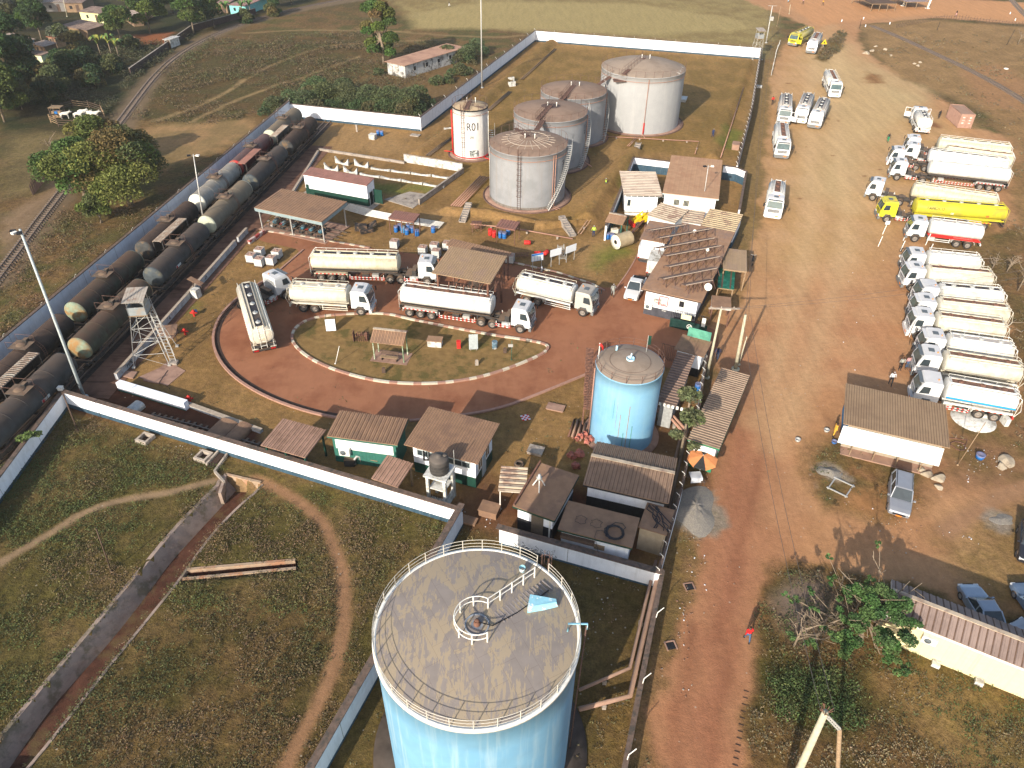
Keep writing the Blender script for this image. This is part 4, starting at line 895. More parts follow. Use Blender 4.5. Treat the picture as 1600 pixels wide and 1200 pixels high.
def tankbody(m,x0,x1,hw,hh,zc,mi=0,e=2.6,taper=.0):
    sec=[]
    for x,k in ((x0-.16,.30),(x0-.13,.72),(x0-.04,.95),(x0,1),(x1,1),(x1+.04,.95),(x1+.13,.72),(x1+.16,.30)):
        sec.append([(x,a*k,zc+(b-zc)*k) for a,b in sup(hw,hh,28,e,zc)])
    n=28; vs=[v for s_ in sec for v in s_]; fs=[(i*n+j,i*n+(j+1)%n,(i+1)*n+(j+1)%n,(i+1)*n+j) for i in range(len(sec)-1) for j in range(n)]
    fs+=[tuple(range(n)),tuple(range(len(vs)-1,len(vs)-n-1,-1))]; m.add(vs,fs,mi,True)
def tank_top(t,x0,x1,hw,zt,deck,frame,xf=None,rails=True,mt=None):
    T=(lambda M_:M_) if xf is None else (lambda M_:M_.tr(lambda v:tuple(xf@Vector(v))))
    m=MB(); m.box(((x0+x1)/2,0,zt+.012),(x1-x0-.25,.78,.05)); T(m).build('deck',deck,t)
    m=MB()
    for y in (-.42,.42): m.box(((x0+x1)/2,y,zt+.03),(x1-x0,.07,.2))
    for y in (-.72,.72): m.box(((x0+x1)/2,y,zt-.05),(x1-x0,.05,.14))
    for x in (x0+.05,x1-.05): m.box((x,0,zt+.03),(.08,.84,.2))
    T(m).build('coaming',mt or frame,t)
    n=max(3,int((x1-x0)/1.9))
    for i in range(n):
        x=x0+(x1-x0)*(i+.5)/n; m=MB(); m.lathe([(.27,0),(.27,.10),(.22,.14),(0,.16)],14,(x,0,zt+.02)); m.box((x+.02,0,zt+.17),(.5,.06,.05)); T(m).build('manhole',rust if deck is deckr else steel,t)
    if rails:
        m=MB()
        for y in (-.95,.95):
            k=int((x1-x0)/1.2)
            m.tube([(x0,y,zt+.16),(x1,y,zt+.16)],.025,4)
            for i in range(k+1): x=x0+(x1-x0)*i/k; m.tube([(x,y,zt-.12),(x,y,zt+.16)],.022,4)
        T(m).build('side_rail',frame,t)
def cab(t,x1,mtl,xf=None,door=False,hatch=True,plate=True,doors2=False,beacon=True):
    """front of the cab at x1"""
    T=(lambda M_:M_) if xf is None else (lambda M_:M_.tr(lambda v:tuple(xf@Vector(v))))
    b=x1-2.15; m=MB()
    prof=[(b,.95),(x1-1.55,.95),(x1-1.45,1.25),(x1-.75,1.25),(x1-.62,.85),(x1-.05,.85),(x1,1.2),(x1-.02,1.72),(x1-.16,2.25),(x1-.34,2.72),(x1-.55,2.92),(x1-1.1,3.0),(b+.1,2.98),(b,2.85)]
    n=len(prof); vs=[]
    for y,k in ((-1.2,.0),(-1.14,1),(1.14,1),(1.2,0)):
        for a,z in prof:
            zz=z; aa=a
            if k==0: zz=min(z,2.86 if z>2.5 else z); aa=a if z<2.5 else (a+(x1-1.1))/2*.06+a*.94
            vs.append((aa,y*(1 if z<1.8 else (1-.06*(z-1.8)/1.2)),zz+(0.06 if k and z>2.8 else 0)))
    fs=[tuple(range(n)),tuple(range(4*n-1,3*n-1,-1))]+[(r*n+i,r*n+(i+1)%n,(r+1)*n+(i+1)%n,(r+1)*n+i) for r in range(3) for i in range(n)]
    m.add(vs,fs,0); m.box((b+.02,0,1.9),(.04,2.0,1.5)); T(m).build('cab',mtl,t)
    m=MB(); m.add([(x1+.0,-1.05,1.80),(x1+.0,1.05,1.80),(x1-.29,.98,2.66),(x1-.29,-.98,2.66)],[(0,1,2,3)]); m.add([(x1-.06,-1.05,1.80),(x1-.06,1.05,1.80),(x1-.35,.98,2.66),(x1-.35,-.98,2.66)],[(3,2,1,0)]); T(m).build('windscreen',glassg,t)
    for s in (-1,1):
        m=MB(); m.add([(x1-.28,s*1.215,1.78),(x1-1.15,s*1.215,1.85),(x1-1.15,s*1.15,2.55),(x1-.5,s*1.15,2.55)],[(0,1,2,3)]); o=T(m).build('side_window',glass,t)
        m=MB(); m.tube([(x1+.02,s*1.2,2.5),(x1+.12,s*1.42,2.5)],.03,4,0); m.box((x1+.12,s*1.45,2.2),(.08,.2,.5)); T(m).build('mirror',black,t)
        m=MB(); m.box((x1+.03,s*.85,.98),(.07,.38,.2)); T(m).build('headlight',lampw,t)
        m=MB(); pts=[(x1-1.15+.66*math.cos(a),s*1.16,.55+.66*math.sin(a)) for a in [R_(10+16*i) for i in range(11)]]
        for p,q in zip(pts,pts[1:]): m.bar(p,q,.22,.05)
        T(m).build('mudguard',cabgr,t)
    m=MB(); m.box((x1-.02,0,.68),(.30,2.42,.36)); m.box((x1+.0,0,.42),(.16,2.1,.16)); T(m).build('bumper',mat('bumper_grey',(.16,.16,.155),.6,.15,4) if mtl is not cabw or random.random()<.6 else cabw,t)
    m=MB(); m.box((x1+.012,0,1.38),(.03,1.5,.42)); 
    T(m).build('grille',black,t)
    m=MB()
    for z in (1.26,1.38,1.5): m.box((x1+.032,0,z),(.02,1.4,.035))
    T(m).build('grille_bar',mtl,t)
    if plate: m=MB(); m.box((x1+.14,.55,.70),(.02,.46,.13)); T(m).build('number_plate',plate_o,t)
    if hatch: m=MB(); m.box((x1-1.2,0,3.07),(.55,.62,.05)); T(m).build('roof_hatch',cabgr,t)
    if beacon: m=MB(); m.lathe([(.07,0),(.07,.12),(0,.15)],8,(x1-1.75,.35,3.03)); T(m).build('beacon',orange,t)
    m=MB(); m.box((x1-.24,0,2.88),(.36,1.9,.05)); T(m).build('sun_visor',cabgr if random.random()<.5 else mtl,t)
    if door or doors2:
        for s in ((-1,1) if doors2 else (door,)):
            m=MB(); a=Vector((x1-.35,s*1.2,0)); d=Vector((.35,s*.94,0)); e=a+d*1.05
            m.bar(a+Vector((0,0,1.35)),e+Vector((0,0,1.35)),.06,.9); 
            for z in (2.52,): m.bar(a+Vector((0,0,z)),e+Vector((0,0,z)),.06,.08)
            m.bar(a+Vector((0,0,1.7)),a+Vector((0,0,2.5)),.08,.08); m.bar(e+Vector((0,0,1.7)),e+Vector((0,0,2.5)),.08,.08)
            T(m).build('open_door',mtl,t)
def chassis(t,x0,x1,xf=None,z=.9):
    m=MB()
    for y in (-.42,.42): m.box(((x0+x1)/2,y,z),(x1-x0,.1,.26))
    x=x0+.3
    while x<x1: m.box((x,0,z),(.12,.8,.16)); x+=1.1
    if xf is not None: m.tr(lambda v:tuple(xf@Vector(v)))
    m.build('chassis',dark,t)
def guards(t,x0,x1,strip=True,s0=-1,xf=None,frame=None):
    for s in (-1,1):
        m=MB()
        if strip:
            n=int((x1-x0)/.22)
            for z in (.55,.8):
                for i in range(n): m.box((x0+(x1-x0)*(i+.5)/n,s*1.2,z),((x1-x0)/n,.03,.09),i%2)
        else:
            for z in (.6,.85): m.box(((x0+x1)/2,s*1.2,z),(x1-x0,.04,.08),1)
        for x in (x0+.1,x1-.1): m.box((x,s*1.15,.85),(.06,.06,.6),1)
        if xf is not None: m.tr(lambda v:tuple(xf@Vector(v)))
        m.build('side_guard',[stripe,stripw if frame is None else frame],t)
def fender(t,x0,x1,z=1.14,mt=None,wd=.62,stripd=False,xf=None):
    for s in (-1,1):
        m=MB(); n=10; P=[(x0,z-.45),(x0+.12,z-.08),(x0+.3,z),(x1-.3,z),(x1-.12,z-.08),(x1,z-.45)]
        for a,b in zip(P,P[1:]): m.bar((a[0],s*.92,a[1]),(b[0],s*.92,b[1]),wd,.03,1)
        if stripd:
            n=int((x1-x0)/.24)
            for i in range(n): m.box((x0+(x1-x0)*(i+.5)/n,s*1.235,z-.02),((x1-x0)/n,.02,.10),0 if i%2 else 1)
        if xf is not None: m.tr(lambda v:tuple(xf@Vector(v)))
        m.build('rear_mudguard',[stripe,mt or tnkc],t)
def rigid(label,cabm=None,tk=None,deck=None,frame=None,L=9.6,stripd=False,band=None,base=None,door=False,ladder_=True,hatch=True,rails=True,doors2=False,group='tanker trucks'):
    cabm=cabm or cabw; tk=tk or tnkw; deck=deck or deckr; frame=frame or tubew
    t=thing('tanker_truck',label,'tanker truck',group=group); x1=L/2; 
    cab(t,x1,cabm,door=door,hatch=hatch,doors2=doors2); chassis(t,-x1+.2,x1-.4)
    tx0,tx1=-x1+.45,x1-2.65; m=MB(); tankbody(m,tx0,tx1,1.22,.86,2.12,0,2.5)
    m.build('tank',tk,t)
    tank_top(t,tx0+.2,tx1-.15,1.2,2.99,deck,frame,rails=rails,mt=tk)
    m=MB()
    for s in (-1,1):
        m.box(((tx0+tx1)/2,s*1.14,1.22),(tx1-tx0,.22,.16)); 
    m.box(((tx0+tx1)/2,0,1.15),(tx1-tx0,.9,.3))
    m.build('tank_cradle',base or tk,t)
    if band:
        for s in (-1,1):
            m=MB(); m.box(((tx0+tx1)/2,s*1.232,1.86),(tx1-tx0,.02,.16)); m.box(((tx0+tx1)/2,s*1.235,1.76),(tx1-tx0,.02,.03),1); m.build('painted_stripe',[band,black],t)
    for y in (-1.03,1.03): wheel(t,x1-1.15,y,.32)
    for x in (-x1+1.75,-x1+3.12):
        for y in (-.9,.9): wheel(t,x,y,.62)
    fender(t,-x1+1.0,-x1+3.85,mt=frame if frame is not steel else tk,stripd=stripd); guards(t,-x1+4.0,x1-2.6,stripd,frame=tk)
    for s in (-1,1): m=MB(); m.box((x1-3.1,s*.86,.85),(.8,.5,.5)); m.build('side_box',dark if s<0 else steel,t)
    if ladder_:
        m=MB(); x=-x1+.22
        for y in (-1.0,-.35,.35,1.0): m.tube([(x,y,.8),(x,y,2.9),(x+.5,y,3.2)],.035,4)
        for z in (.95,1.4,1.85,2.3,2.8): m.tube([(x,-1.0,z),(x,1.0,z)],.03,4)
        for y in (-1,1): m.tube([(x,y,.8),(x-.35,y,1.6),(x,y,2.9)],.03,4)
        m.build('rear_frame',frame,t)
    m=MB(); m.box((-x1+.28,0,.78),(.14,2.4,.22)); m.build('rear_bumper',stripe if stripd else frame,t)
    for s in (-1,1): m=MB(); m.box((-x1+.19,s*.95,.8),(.05,.3,.12)); m.build('tail_light',lampr,t)
    return t
def semi(label,cabm=None,tk=None,deck=None,frame=None,L=15.4,bend=0,TLn=10.4,axles=3,stripd=True,tractor2=True,hatch=True,base=None,shift=0.0,text=None,group='tanker trucks'):
    """articulated tanker: the tractor turns about the kingpin by bend degrees"""
    cabm=cabm or cabw; tk=tk or tnkc; deck=deck or deckr; frame=frame or tubew
    t=thing('articulated_tanker',label,'tanker truck',group=group); x1=L/2; kp=x1-5.0
    xf=Matrix.Translation((kp,0,0))@Matrix.Rotation(R_(bend),4,'Z')@Matrix.Translation((-kp,0,0))
    T=lambda M_:M_.tr(lambda v:tuple(xf@Vector(v)))
    cab(t,x1,cabm,xf,hatch=hatch); chassis(t,x1-6.3,x1-.4,xf,z=.85)
    m=MB(); m.box((x1-2.75,0,1.25),(.5,1.6,.9)); m.box((x1-3.4,0,1.02),(.7,1.9,.2)); m.box((kp,0,1.12),(.9,.9,.12)); T(m).build('coupling_gear',dark,t)
    for s in (-1,1): m=MB(); m.lathe([(0,-.5),(.3,-.5),(.3,.5),(0,.5)],14,(x1-2.75,s*.92,.75),'X'); T(m).build('fuel_tank',steel,t)
    wx=[x1-4.35,x1-5.65] if tractor2 else [x1-4.9]
    for y in (-1.03,1.03): wheel(t,x1-1.15,y,.32,xf=xf)
    for x in wx:
        for y in (-.9,.9): wheel(t,x,y,.62,xf=xf)
    guards(t,x1-3.95,x1-2.2,stripd,xf=xf)
    tx0=-x1+.35; tx1=tx0+TLn; m=MB(); tankbody(m,tx0,tx1,1.22,.92,2.38,0,2.3); m.build('tank',tk,t)
    tank_top(t,tx0+.2,tx1-.15,1.2,3.3,deck,frame,mt=tk)
    m=MB()
    for y in (-.45,.45): m.box(((tx0+tx1)/2,y,1.32),(tx1-tx0-.2,.14,.34))
    for s in (-1,1): m.box(((tx0+tx1)/2,s*1.12,1.52),(tx1-tx0,.16,.12))
    m.build('trailer_frame',base or (dark if tk is not tnky else tk),t)
    ax=[-x1+1.3,-x1+2.6,-x1+3.9][3-axles:]
    for x in ax:
        for y in (-.9,.9): wheel(t,x,y,.62)
    fender(t,ax[0]-.75,ax[-1]+.75,1.16,mt=tk,stripd=stripd)
    guards(t,ax[-1]+.9,kp-1.3,stripd)
    for s in (-1,1): m=MB(); m.box((kp-1.2,s*.75,.72),(.14,.14,1.1)); m.box((kp-1.2,s*.75,.12),(.35,.3,.06)); m.build('landing_leg',dark,t)
    for s,x in ((-1,kp-2.4),(1,kp-2.4),(-1,kp-3.6)): m=MB(); m.box((x,s*.95,.95),(.8,.45,.45)); m.build('side_box',steel if x>kp-3 else dark,t)
    m=MB(); x=-x1+.12
    for y in (-1.0,-.3,.3,1.0): m.tube([(x,y,1.0),(x,y,3.1),(x+.45,y,3.5)],.03,4)
    for z in (1.3,1.8,2.3,2.8): m.tube([(x,-.3,z),(x,.3,z)],.025,4)
    m.tube([(x,-1,3.1),(x,1,3.1)],.03,4); m.build('rear_frame',frame,t)
    m=MB(); m.box((-x1+.2,0,.8),(.14,2.4,.2)); m.box((-x1+.25,0,1.25),(.1,2.4,.35)); m.build('rear_bumper',[dark],t)
    for s in (-1,1): m=MB(); m.box((-x1+.11,s*.85,.82),(.05,.5,.14)); m.build('tail_light',lampr,t)
    if text:
        for txt,px,sz,mt_,z in text:
            for s in (-1,1):
                M=Matrix(((-s if s>0 else 1,0,0,px),(0,0,s,s*1.235),(0,1,0,z),(0,0,0,1)))
                textpart(txt,sz,mt_,t,M)
    return t
def put(t,a,b,za=1.0,zb=None,front=False):
    """stand a truck between two photographed points (rear, front) seen at height za"""
    p=at(*a,za); q=at(*b,za if zb is None else zb); d=q-p; t.location=((p.x+q.x)/2,(p.y+q.y)/2,.02); t.rotation_euler=(0,0,math.atan2(d.y,d.x)); return t
def putc(t,c,az,z=1.0):
    """az: compass direction of the cab from +Y towards +X"""
    p=at(*c,z); t.location=(p.x,p.y,.02); t.rotation_euler=(0,0,R_(90-az)); return t
# --- inside the yard
def shift(t,d):
    a=t.rotation_euler.z; t.location.x+=-math.sin(a)*d; t.location.y+=math.cos(a)*d; return t
W_=1.2
def side(t,a,b,z=.5,sg=1):   # a,b: rear/front seen along the near side at height z
    put(t,a,b,z); return shift(t,sg*W_)
side(semi('articulated tanker with rust-stained cream tank, farthest of the yard trucks and left of the canopy',tk=tnkr,deck=deckd,stripd=True),(486,434),(681,441))
side(rigid('white rigid tanker truck with cream tank on the red road left of the round island',tk=tnkc,frame=tnkc,deck=tnkc,stripd=False),(450,481),(579,489))
side(semi('long white articulated tanker with red and white stripes standing below the canopy',tk=tnkw,stripd=True,bend=-3),(620,487),(832,517))
side(rigid('dusty grey-cabbed rigid tanker just right of the loading canopy',cabm=cabg,tk=tnkw,deck=deckd,L=9.8,frame=tnkc),(798,463),(928,494))
t=semi('cream articulated tanker turning at the left bend, grey and white cab folded across it',cabm=cabw,tk=tnkc,deck=deckd,bend=-62,TLn=10.3,L=15.2)
p=at(414,545,1.0); q=at(383,440,2.4); d=(q-p); d.z=0; d.normalize(); ca=math.atan2(d.y,d.x); c_=p+d*(7.6); t.location=(c_.x,c_.y,.02); t.rotation_euler=(0,0,ca)
# --- coming down the truck park (cabs towards the camera)
RG='rigid tankers waiting along the left side of the dirt park'
for (f,r_,lb,kw) in (
 ((1221,243),(1221,182),'white rigid tanker with white domed tank, nose-to-tail below the three abreast',dict(tk=tnkw,deck=deckr)),
 ((1224,190),(1230,138),'rigid tanker with dark deck and one open cab door, left of three abreast',dict(tk=tnkg,deck=deckd,door=1)),
 ((1250,188),(1268,136),'rigid tanker with dark deck in the middle of the group of three abreast',dict(tk=tnkg,deck=deckd)),
 ((1272,196),(1292,146),'rigid tanker with dark deck at the right of the group of three abreast',dict(tk=tnkg,deck=deckd)),
 ((1304,148),(1294,102),'white rigid tanker with rusty deck standing alone above the group of three',dict(tk=tnkw,deck=deckr)),
 ((1267,80),(1281,47),'white-cabbed rigid tanker beside the yellow truck at the far crossroads',dict(tk=tnkg,deck=deckr)),
 ((1238,68),(1270,40),'yellow rigid tanker with a yellow door open at the far end of the park',dict(cabm=caby,tk=tnkg2,deck=deckd,door=1,frame=tnky)),
 ((1207,336),(1216,286),'rigid tanker standing alone beside the roadside of the office compound',dict(tk=tnkw,deck=deckr))):
    p=at(*f,.8); q=at(*r_,3.0); u=p-q; u.z=0; L=min(11.2,max(8.2,u.length)); u.normalize(); kw['L']=L; kw.setdefault('group',RG); t=rigid(lb,**kw); c_=p-u*(L/2)
    t.location=(c_.x,c_.y,.02); t.rotation_euler=(0,0,math.atan2(u.y,u.x))
t=rigid('white rigid tanker seen from behind with both cab doors open beside the container',tk=tnkw,deck=deckd,L=8.6,doors2=True); p=at(1442,206,.8); q=at(1440,170,3.0); u=q-p; u.z=0; u.normalize(); c_=p+u*4.3; t.location=(c_.x,c_.y,.02); t.rotation_euler=(0,0,math.atan2(u.y,u.x))
# --- right-hand semis, cabs to the left
side(semi('rust-streaked white articulated tanker, farthest of the row by the container',tk=tnkr,deck=deckd,L=16.0,TLn=10.6),(1572,257),(1413,238),sg=-1)
side(semi('white articulated tanker, second from the far end of the row',tk=tnkr,deck=deckr,L=16.0,TLn=9.6),(1570,272),(1416,250),sg=-1)
side(semi('white articulated tanker, third from the far end of the row, its cab set furthest left',tk=tnkw,deck=deckd,L=17.4,TLn=11.2),(1569,280),(1387,257),sg=-1)
side(semi('bright white articulated tanker with three striped rear axles and a red lamp',tk=tnkw,deck=tnkw,L=17.0,TLn=11.2,tractor2=False),(1569,297),(1394,277),sg=-1)
side(semi('white articulated tanker pulled out at an angle above the yellow one',tk=tnkr,deck=tnkr,L=17.2,TLn=10.8,bend=-5,tractor2=False,stripd=False,axles=2),(1543,340),(1359,310),sg=-1)
side(semi('long yellow articulated tanker with two striped rear axles',cabm=caby,tk=tnky,deck=deckd,frame=tnky,L=16.6,TLn=11.6,axles=2,tractor2=False,text=[('TAMOCO',1.3,.55,black,2.65),('08',-5.6,.4,stripe,2.1),('08',-1.0,.4,stripw,2.1)]),(1566,358),(1374,342),sg=-1)
side(rigid('white rigid tanker with red lower edge, nearest of the upper right row',tk=tnkw,deck=tnkg,base=redp,L=9.4,ladder_=False,cabm=cabw),(1532,387),(1417,372),sg=-1)
# --- the packed row of eight rigids
RW='rigid tankers packed side by side on the right'
row=[((1530,437),(1410,424),'first, farthest truck of the packed row of eight, with pale deck',dict(tk=tnkw,deck=tnkw)),
 ((1549,461),(1409,448),'second truck of the packed row, grey hatch on its white cab roof',dict(tk=tnkc,deck=deckr,frame=tnkc)),
 ((1565,491),(1428,478),'third truck of the packed row, with dark deck and grey-white tank end',dict(tk=tnkw,deck=deckd)),
 ((1574,518),(1422,500),'fourth truck of the packed row, small red diamond on its cream tank',dict(tk=tnkc,deck=deckr,frame=tnkc)),
 ((1568,544),(1417,523),'fifth truck of the packed row, with its near cab door open',dict(tk=tnkc,deck=deckr,frame=tnkc,door=1)),
 ((1580,579),(1433,558),'sixth truck of the packed row, pale tank with grey rails',dict(tk=tnkw,deck=tnkg)),
 ((1593,612),(1425,585),'seventh truck of the packed row, wide cab and rusty dark deck',dict(tk=tnkc,deck=deckr,frame=tnkc)),
 ((1586,658),(1424,628),'eighth truck of the packed row, blue stripe along its white tank',dict(tk=tnkw,deck=deckr,band=skb,stripd=True))]
for a,b,lb,kw in row:
    p=at(*a,.6);q=at(*b,.6); L=(q-p).length; kw['L']=min(10.6,L); kw['group']=RW; kw['hatch']=lb[0] in 'sf'
    t=side(rigid(lb,**kw),a,b,.6,-1)
def diamond(label,px,z=1.9):
    p=at(*px,z); m=MB(); m.box((0,0,0),(.3,.02,.3),rot=Matrix.Rotation(R_(45),3,'Y')); m.build('hazard_diamond',redp,label=label,cat='hazard sign',loc=(p.x,p.y-.02,z),rz=R_(-10))
for k,(x,y) in enumerate(((1473,499),(1462,361),(1535,255+9),(1493,560))): pass
# ================= BUILDINGS
class B:
    def __init__(s,name,label,cat,corn,zf,zb,ridge=None,wm=None,base=None,roofm=None,ov=.4,ovs=.35,rib=.38,ribdir='y',posts=None,fascia=None,group=None,fh=.24,rt=.08,floor=None,pr=.07,pm=None,beams=True,ribh=.05):
        wm=wm or wallw; roofm=roofm or roofb
        F=[at(*p,z) for p,z in zip(corn,(zf,zf,zb,zb))]; c=sum((Vector((p.x,p.y,0)) for p in F),Vector())/4
        u=(F[1]-F[0])+(F[2]-F[3]); u.z=0; u.normalize(); v=Vector((-u.y,u.x,0))
        s.L=(((F[1]-F[0])+(F[2]-F[3]))/2).dot(u); s.D=(((F[3]-F[0])+(F[2]-F[1]))/2).dot(v)
        s.az=math.atan2(u.y,u.x); s.t=t=thing(name,label,cat,(c.x,c.y,0),s.az,group); s.zf,s.zb,s.ov,s.ovs,s.ridge=zf,zb,ov,ovs,ridge
        L,D=s.L/2,s.D/2
        # roof
        m=MB(); ys=[(-D,zf),(D,zb)] if not ridge else [(-D,zf),(-D+2*D*ridge[0],ridge[1]),(D,zb)]
        if ribdir=='y':
            n=max(2,int(2*L/rib)); xs=[]
            for i in range(n):
                a=-L+2*L*i/n; w_=2*L/n
                xs+=[(a,0),(a+w_*.44,0),(a+w_*.62,0),(a+w_*.70,ribh),(a+w_*.92,ribh)]
            xs.append((L,0)); rows=[[(x,y,z+dz) for x,dz in xs] for y,z in ys]
        else:
            k=max(2,int(2*D/rib)); rows=[]
            for i in range(k):
                for fr,dz in ((0,0),(.42,0),(.6,0),(.7,ribh),(.92,ribh)):
                    f=(i+fr)/k; y=-D+2*D*f; z=zf+(zb-zf)*f; rows.append([(-L,y,z+dz),(L,y,z+dz)])
            rows.append([(-L,D,zb),(L,D,zb)])
        w_=len(rows[0]); vs=[p for r in rows for p in r]
        for i in range(len(rows)-1):
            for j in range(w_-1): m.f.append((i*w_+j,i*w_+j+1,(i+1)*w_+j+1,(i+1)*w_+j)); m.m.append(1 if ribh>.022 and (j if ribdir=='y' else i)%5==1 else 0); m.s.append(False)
        m.v+=vs
        for (y0,z0),(y1,z1) in zip(ys,ys[1:]): m.add([(-L,y0,z0-.012),(L,y0,z0-.012),(L,y1,z1-.012),(-L,y1,z1-.012),(-L,y0,z0-rt),(L,y0,z0-rt),(L,y1,z1-rt),(-L,y1,z1-rt)],[(0,1,2,3),(4,5,6,7),(0,1,5,4),(2,3,7,6),(1,2,6,5),(0,3,7,4)],0)
        s.roof=m.build('roof',[roofm,mat('roof_groove_shade',(.10,.062,.045),.85,.2,3)],t)  # second, darker slot paints the shading between ribs into the trough strips
        if ridge:
            m=MB(); y,z=ys[1]; m.bar((-L,y,z+.07),(L,y,z+.07),.32,.05); m.build('ridge_cap',roofs,s.roof)
        if fascia:
            m=MB(); m.box((0,-D+.03,zf-.02-fh/2),(2*L,.05,fh)); m.box((0,D-.03,zb-.14),(2*L,.05,.24))
            for sx in (-1,1):
                for (y0,z0),(y1,z1) in zip(ys,ys[1:]): m.bar((sx*(L-.02),y0,z0-.02-fh/2),(sx*(L-.02),y1,z1-.02-fh/2),.04,fh)
            m.build('fascia',fascia,t)
        s.X,s.Y=L-ovs,D-ov
        if not posts:
            m=MB(); X,Y=s.X,s.Y; zz=lambda y:s.zr(y)-rt-.005
            if ridge:
                yr=ys[1][0]; prof=[(-Y,-.1),(-Y,zz(-Y)),(yr,zz(yr)),(Y,zz(Y)),(Y,-.1)]
            else: prof=[(-Y,-.1),(-Y,zz(-Y)),(Y,zz(Y)),(Y,-.1)]
            m.extr(prof,-X,X,0,'X'); m.build('wall',wm,t)
            if base: m=MB(); m.box((0,0,base[1]/2-.05),(2*X+.02,2*Y+.02,base[1]+.1)); m.build('base_band',base[0],t)
        else:
            nx_,ny_=posts
            for j in range(ny_):
                for i in range(nx_):
                    if 0<j<ny_-1 and 0<i<nx_-1: continue
                    x=-s.X+2*s.X*i/max(1,nx_-1); y=-s.Y+2*s.Y*j/max(1,ny_-1); m=MB(); m.box((x,y,(s.zr(y)-rt)/2),(pr*2,pr*2,s.zr(y)-rt)); m.build('post',pm or steel,t)
            if beams:
                m=MB()
                for y in (-s.Y,s.Y): m.box((0,y,s.zr(y)-rt-.09),(2*s.X,.08,.14))
                k=max(2,int(s.D/1.2))
                for i in range(k+1): x=-s.X+2*s.X*i/k; m.bar((x,-s.Y,s.zr(-s.Y)-rt-.2),(x,s.Y,s.zr(s.Y)-rt-.2),.07,.1)
                m.build('roof_frame',pm or steel,t)
        if floor: m=MB(); m.box((0,0,.03),(2*s.X+.8,2*s.Y+.8,.10)); m.build('floor_slab',floor,t)
    def zr(s,y):
        D=s.D/2; f=(y+D)/(2*D)
        if s.ridge:
            g=s.ridge[0]
            return s.zf+(s.ridge[1]-s.zf)*f/g if f<g else s.ridge[1]+(s.zb-s.ridge[1])*(f-g)/(1-g)
        return s.zf+(s.zb-s.zf)*f
    def feat(s,side,u,z,w,h,mt,name='window',frame=None,bars=0,dep=.05,label=None):
        """a part on a wall: u from -1..1 along it, z its centre height"""
        X,Y=s.X,s.Y; d=dep
        if side=='F': c=(u*X,-Y-d/2,z); dm=(w,d,h); ax=0
        elif side=='K': c=(u*X,Y+d/2,z); dm=(w,d,h); ax=0
        elif side=='R': c=(X+d/2,u*Y,z); dm=(d,w,h); ax=1
        else: c=(-X-d/2,u*Y,z); dm=(d,w,h); ax=1
        m=MB(); m.box(c,dm); o=m.build(name,mt,s.t,label)
        if frame:
            m=MB(); c=Vector(c); e=Vector((0,-.012,0)) if side=='F' else Vector((.012,0,0)) if side=='R' else Vector((-.012,0,0)) if side=='L' else Vector((0,.012,0))
            for q in (-1,1):
                if ax==0: m.box(c+e+Vector((q*w/2,0,0)),(.07,d,h+.07)); m.box(c+e+Vector((0,0,q*h/2)),(w+.07,d,.07))
                else: m.box(c+e+Vector((0,q*w/2,0)),(d,.07,h+.07)); m.box(c+e+Vector((0,0,q*h/2)),(d,w+.07,.07))
            for i in range(bars):
                f=(i+1)/(bars+1)-.5
                m.box(c+e+(Vector((f*w,0,0)) if ax==0 else Vector((0,f*w,0))),(.04,d,h) if ax==0 else (d,.04,h))
            m.build('frame',frame,o)
        return o
def sheet(b,name,pts,m,th=.03):
    mm=MB(); mm.prism([(p[0],p[1]) for p in pts],0,th); return mm.build(name,m,b.t)
steelg=mat('corrugated_grey_green',(.20,.26,.27),.6,.15,4,streak=(.32,.35,.34),samt=.5,sscale=(14,14,.1))
# pump shed (open)
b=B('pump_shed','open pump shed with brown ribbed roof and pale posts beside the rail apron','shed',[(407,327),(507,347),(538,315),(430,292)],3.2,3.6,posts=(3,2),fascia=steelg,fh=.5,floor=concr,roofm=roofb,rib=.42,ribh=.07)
for i,x in enumerate((-.78,-.5,-.18,.12,.4,.7)):
    t=thing('pump','%s motor pump under the ribbed pump shed roof'%('first','second','third','fourth','fifth','sixth')[i] + ', counted from the wagons','pump',b.t.location+Matrix.Rotation(b.az,3,'Z')@Vector((x*b.X,-b.Y*.35,.08)),b.az,'pumps in the open shed')
    m=MB(); m.lathe([(0,-.5),(.26,-.5),(.28,-.1),(.26,.35),(0,.36)],14,(0,0,.62),'Y'); m.build('motor',mat('pump_blue',(.05,.14,.19),.5,.2,4,dust=DU,dustamt=.3),t)
    m=MB(); m.box((0,.0,.15),(.6,1.7,.3)); m.lathe([(0,-.15),(.34,-.12),(.34,.12),(0,.15)],14,(0,.65,.6),'Y'); m.tube([(0,.65,.9),(0,.65,1.5),(0,1.6,1.5)],.08,6); m.build('casing',dark,t)
t=thing('pipework','tangle of low dark pipes and valves inside the open pump shed','pipes',b.t.location,b.az)
m=MB()
for y in (-.9,-.55,-.2,.2): m.tube([(-b.X+.3,y*b.Y,.35),(b.X+1.5,y*b.Y,.35)],.07,5)
for i in range(14): x=-b.X+.5+i*.62; m.tube([(x,-.9*b.Y,.35),(x,-.9*b.Y,1.0+.2*(i%2)),(x,.2*b.Y,1.0)],.05,5)
m.build('pipe',dark,t); 
for i in range(4): m=MB(); m.lathe([(.16,-.02),(.2,0),(.16,.02)],12,(-b.X+1+i*2.1,-.9*b.Y,1.25)); m.build('valve_wheel',redp if i%2 else steel,t)
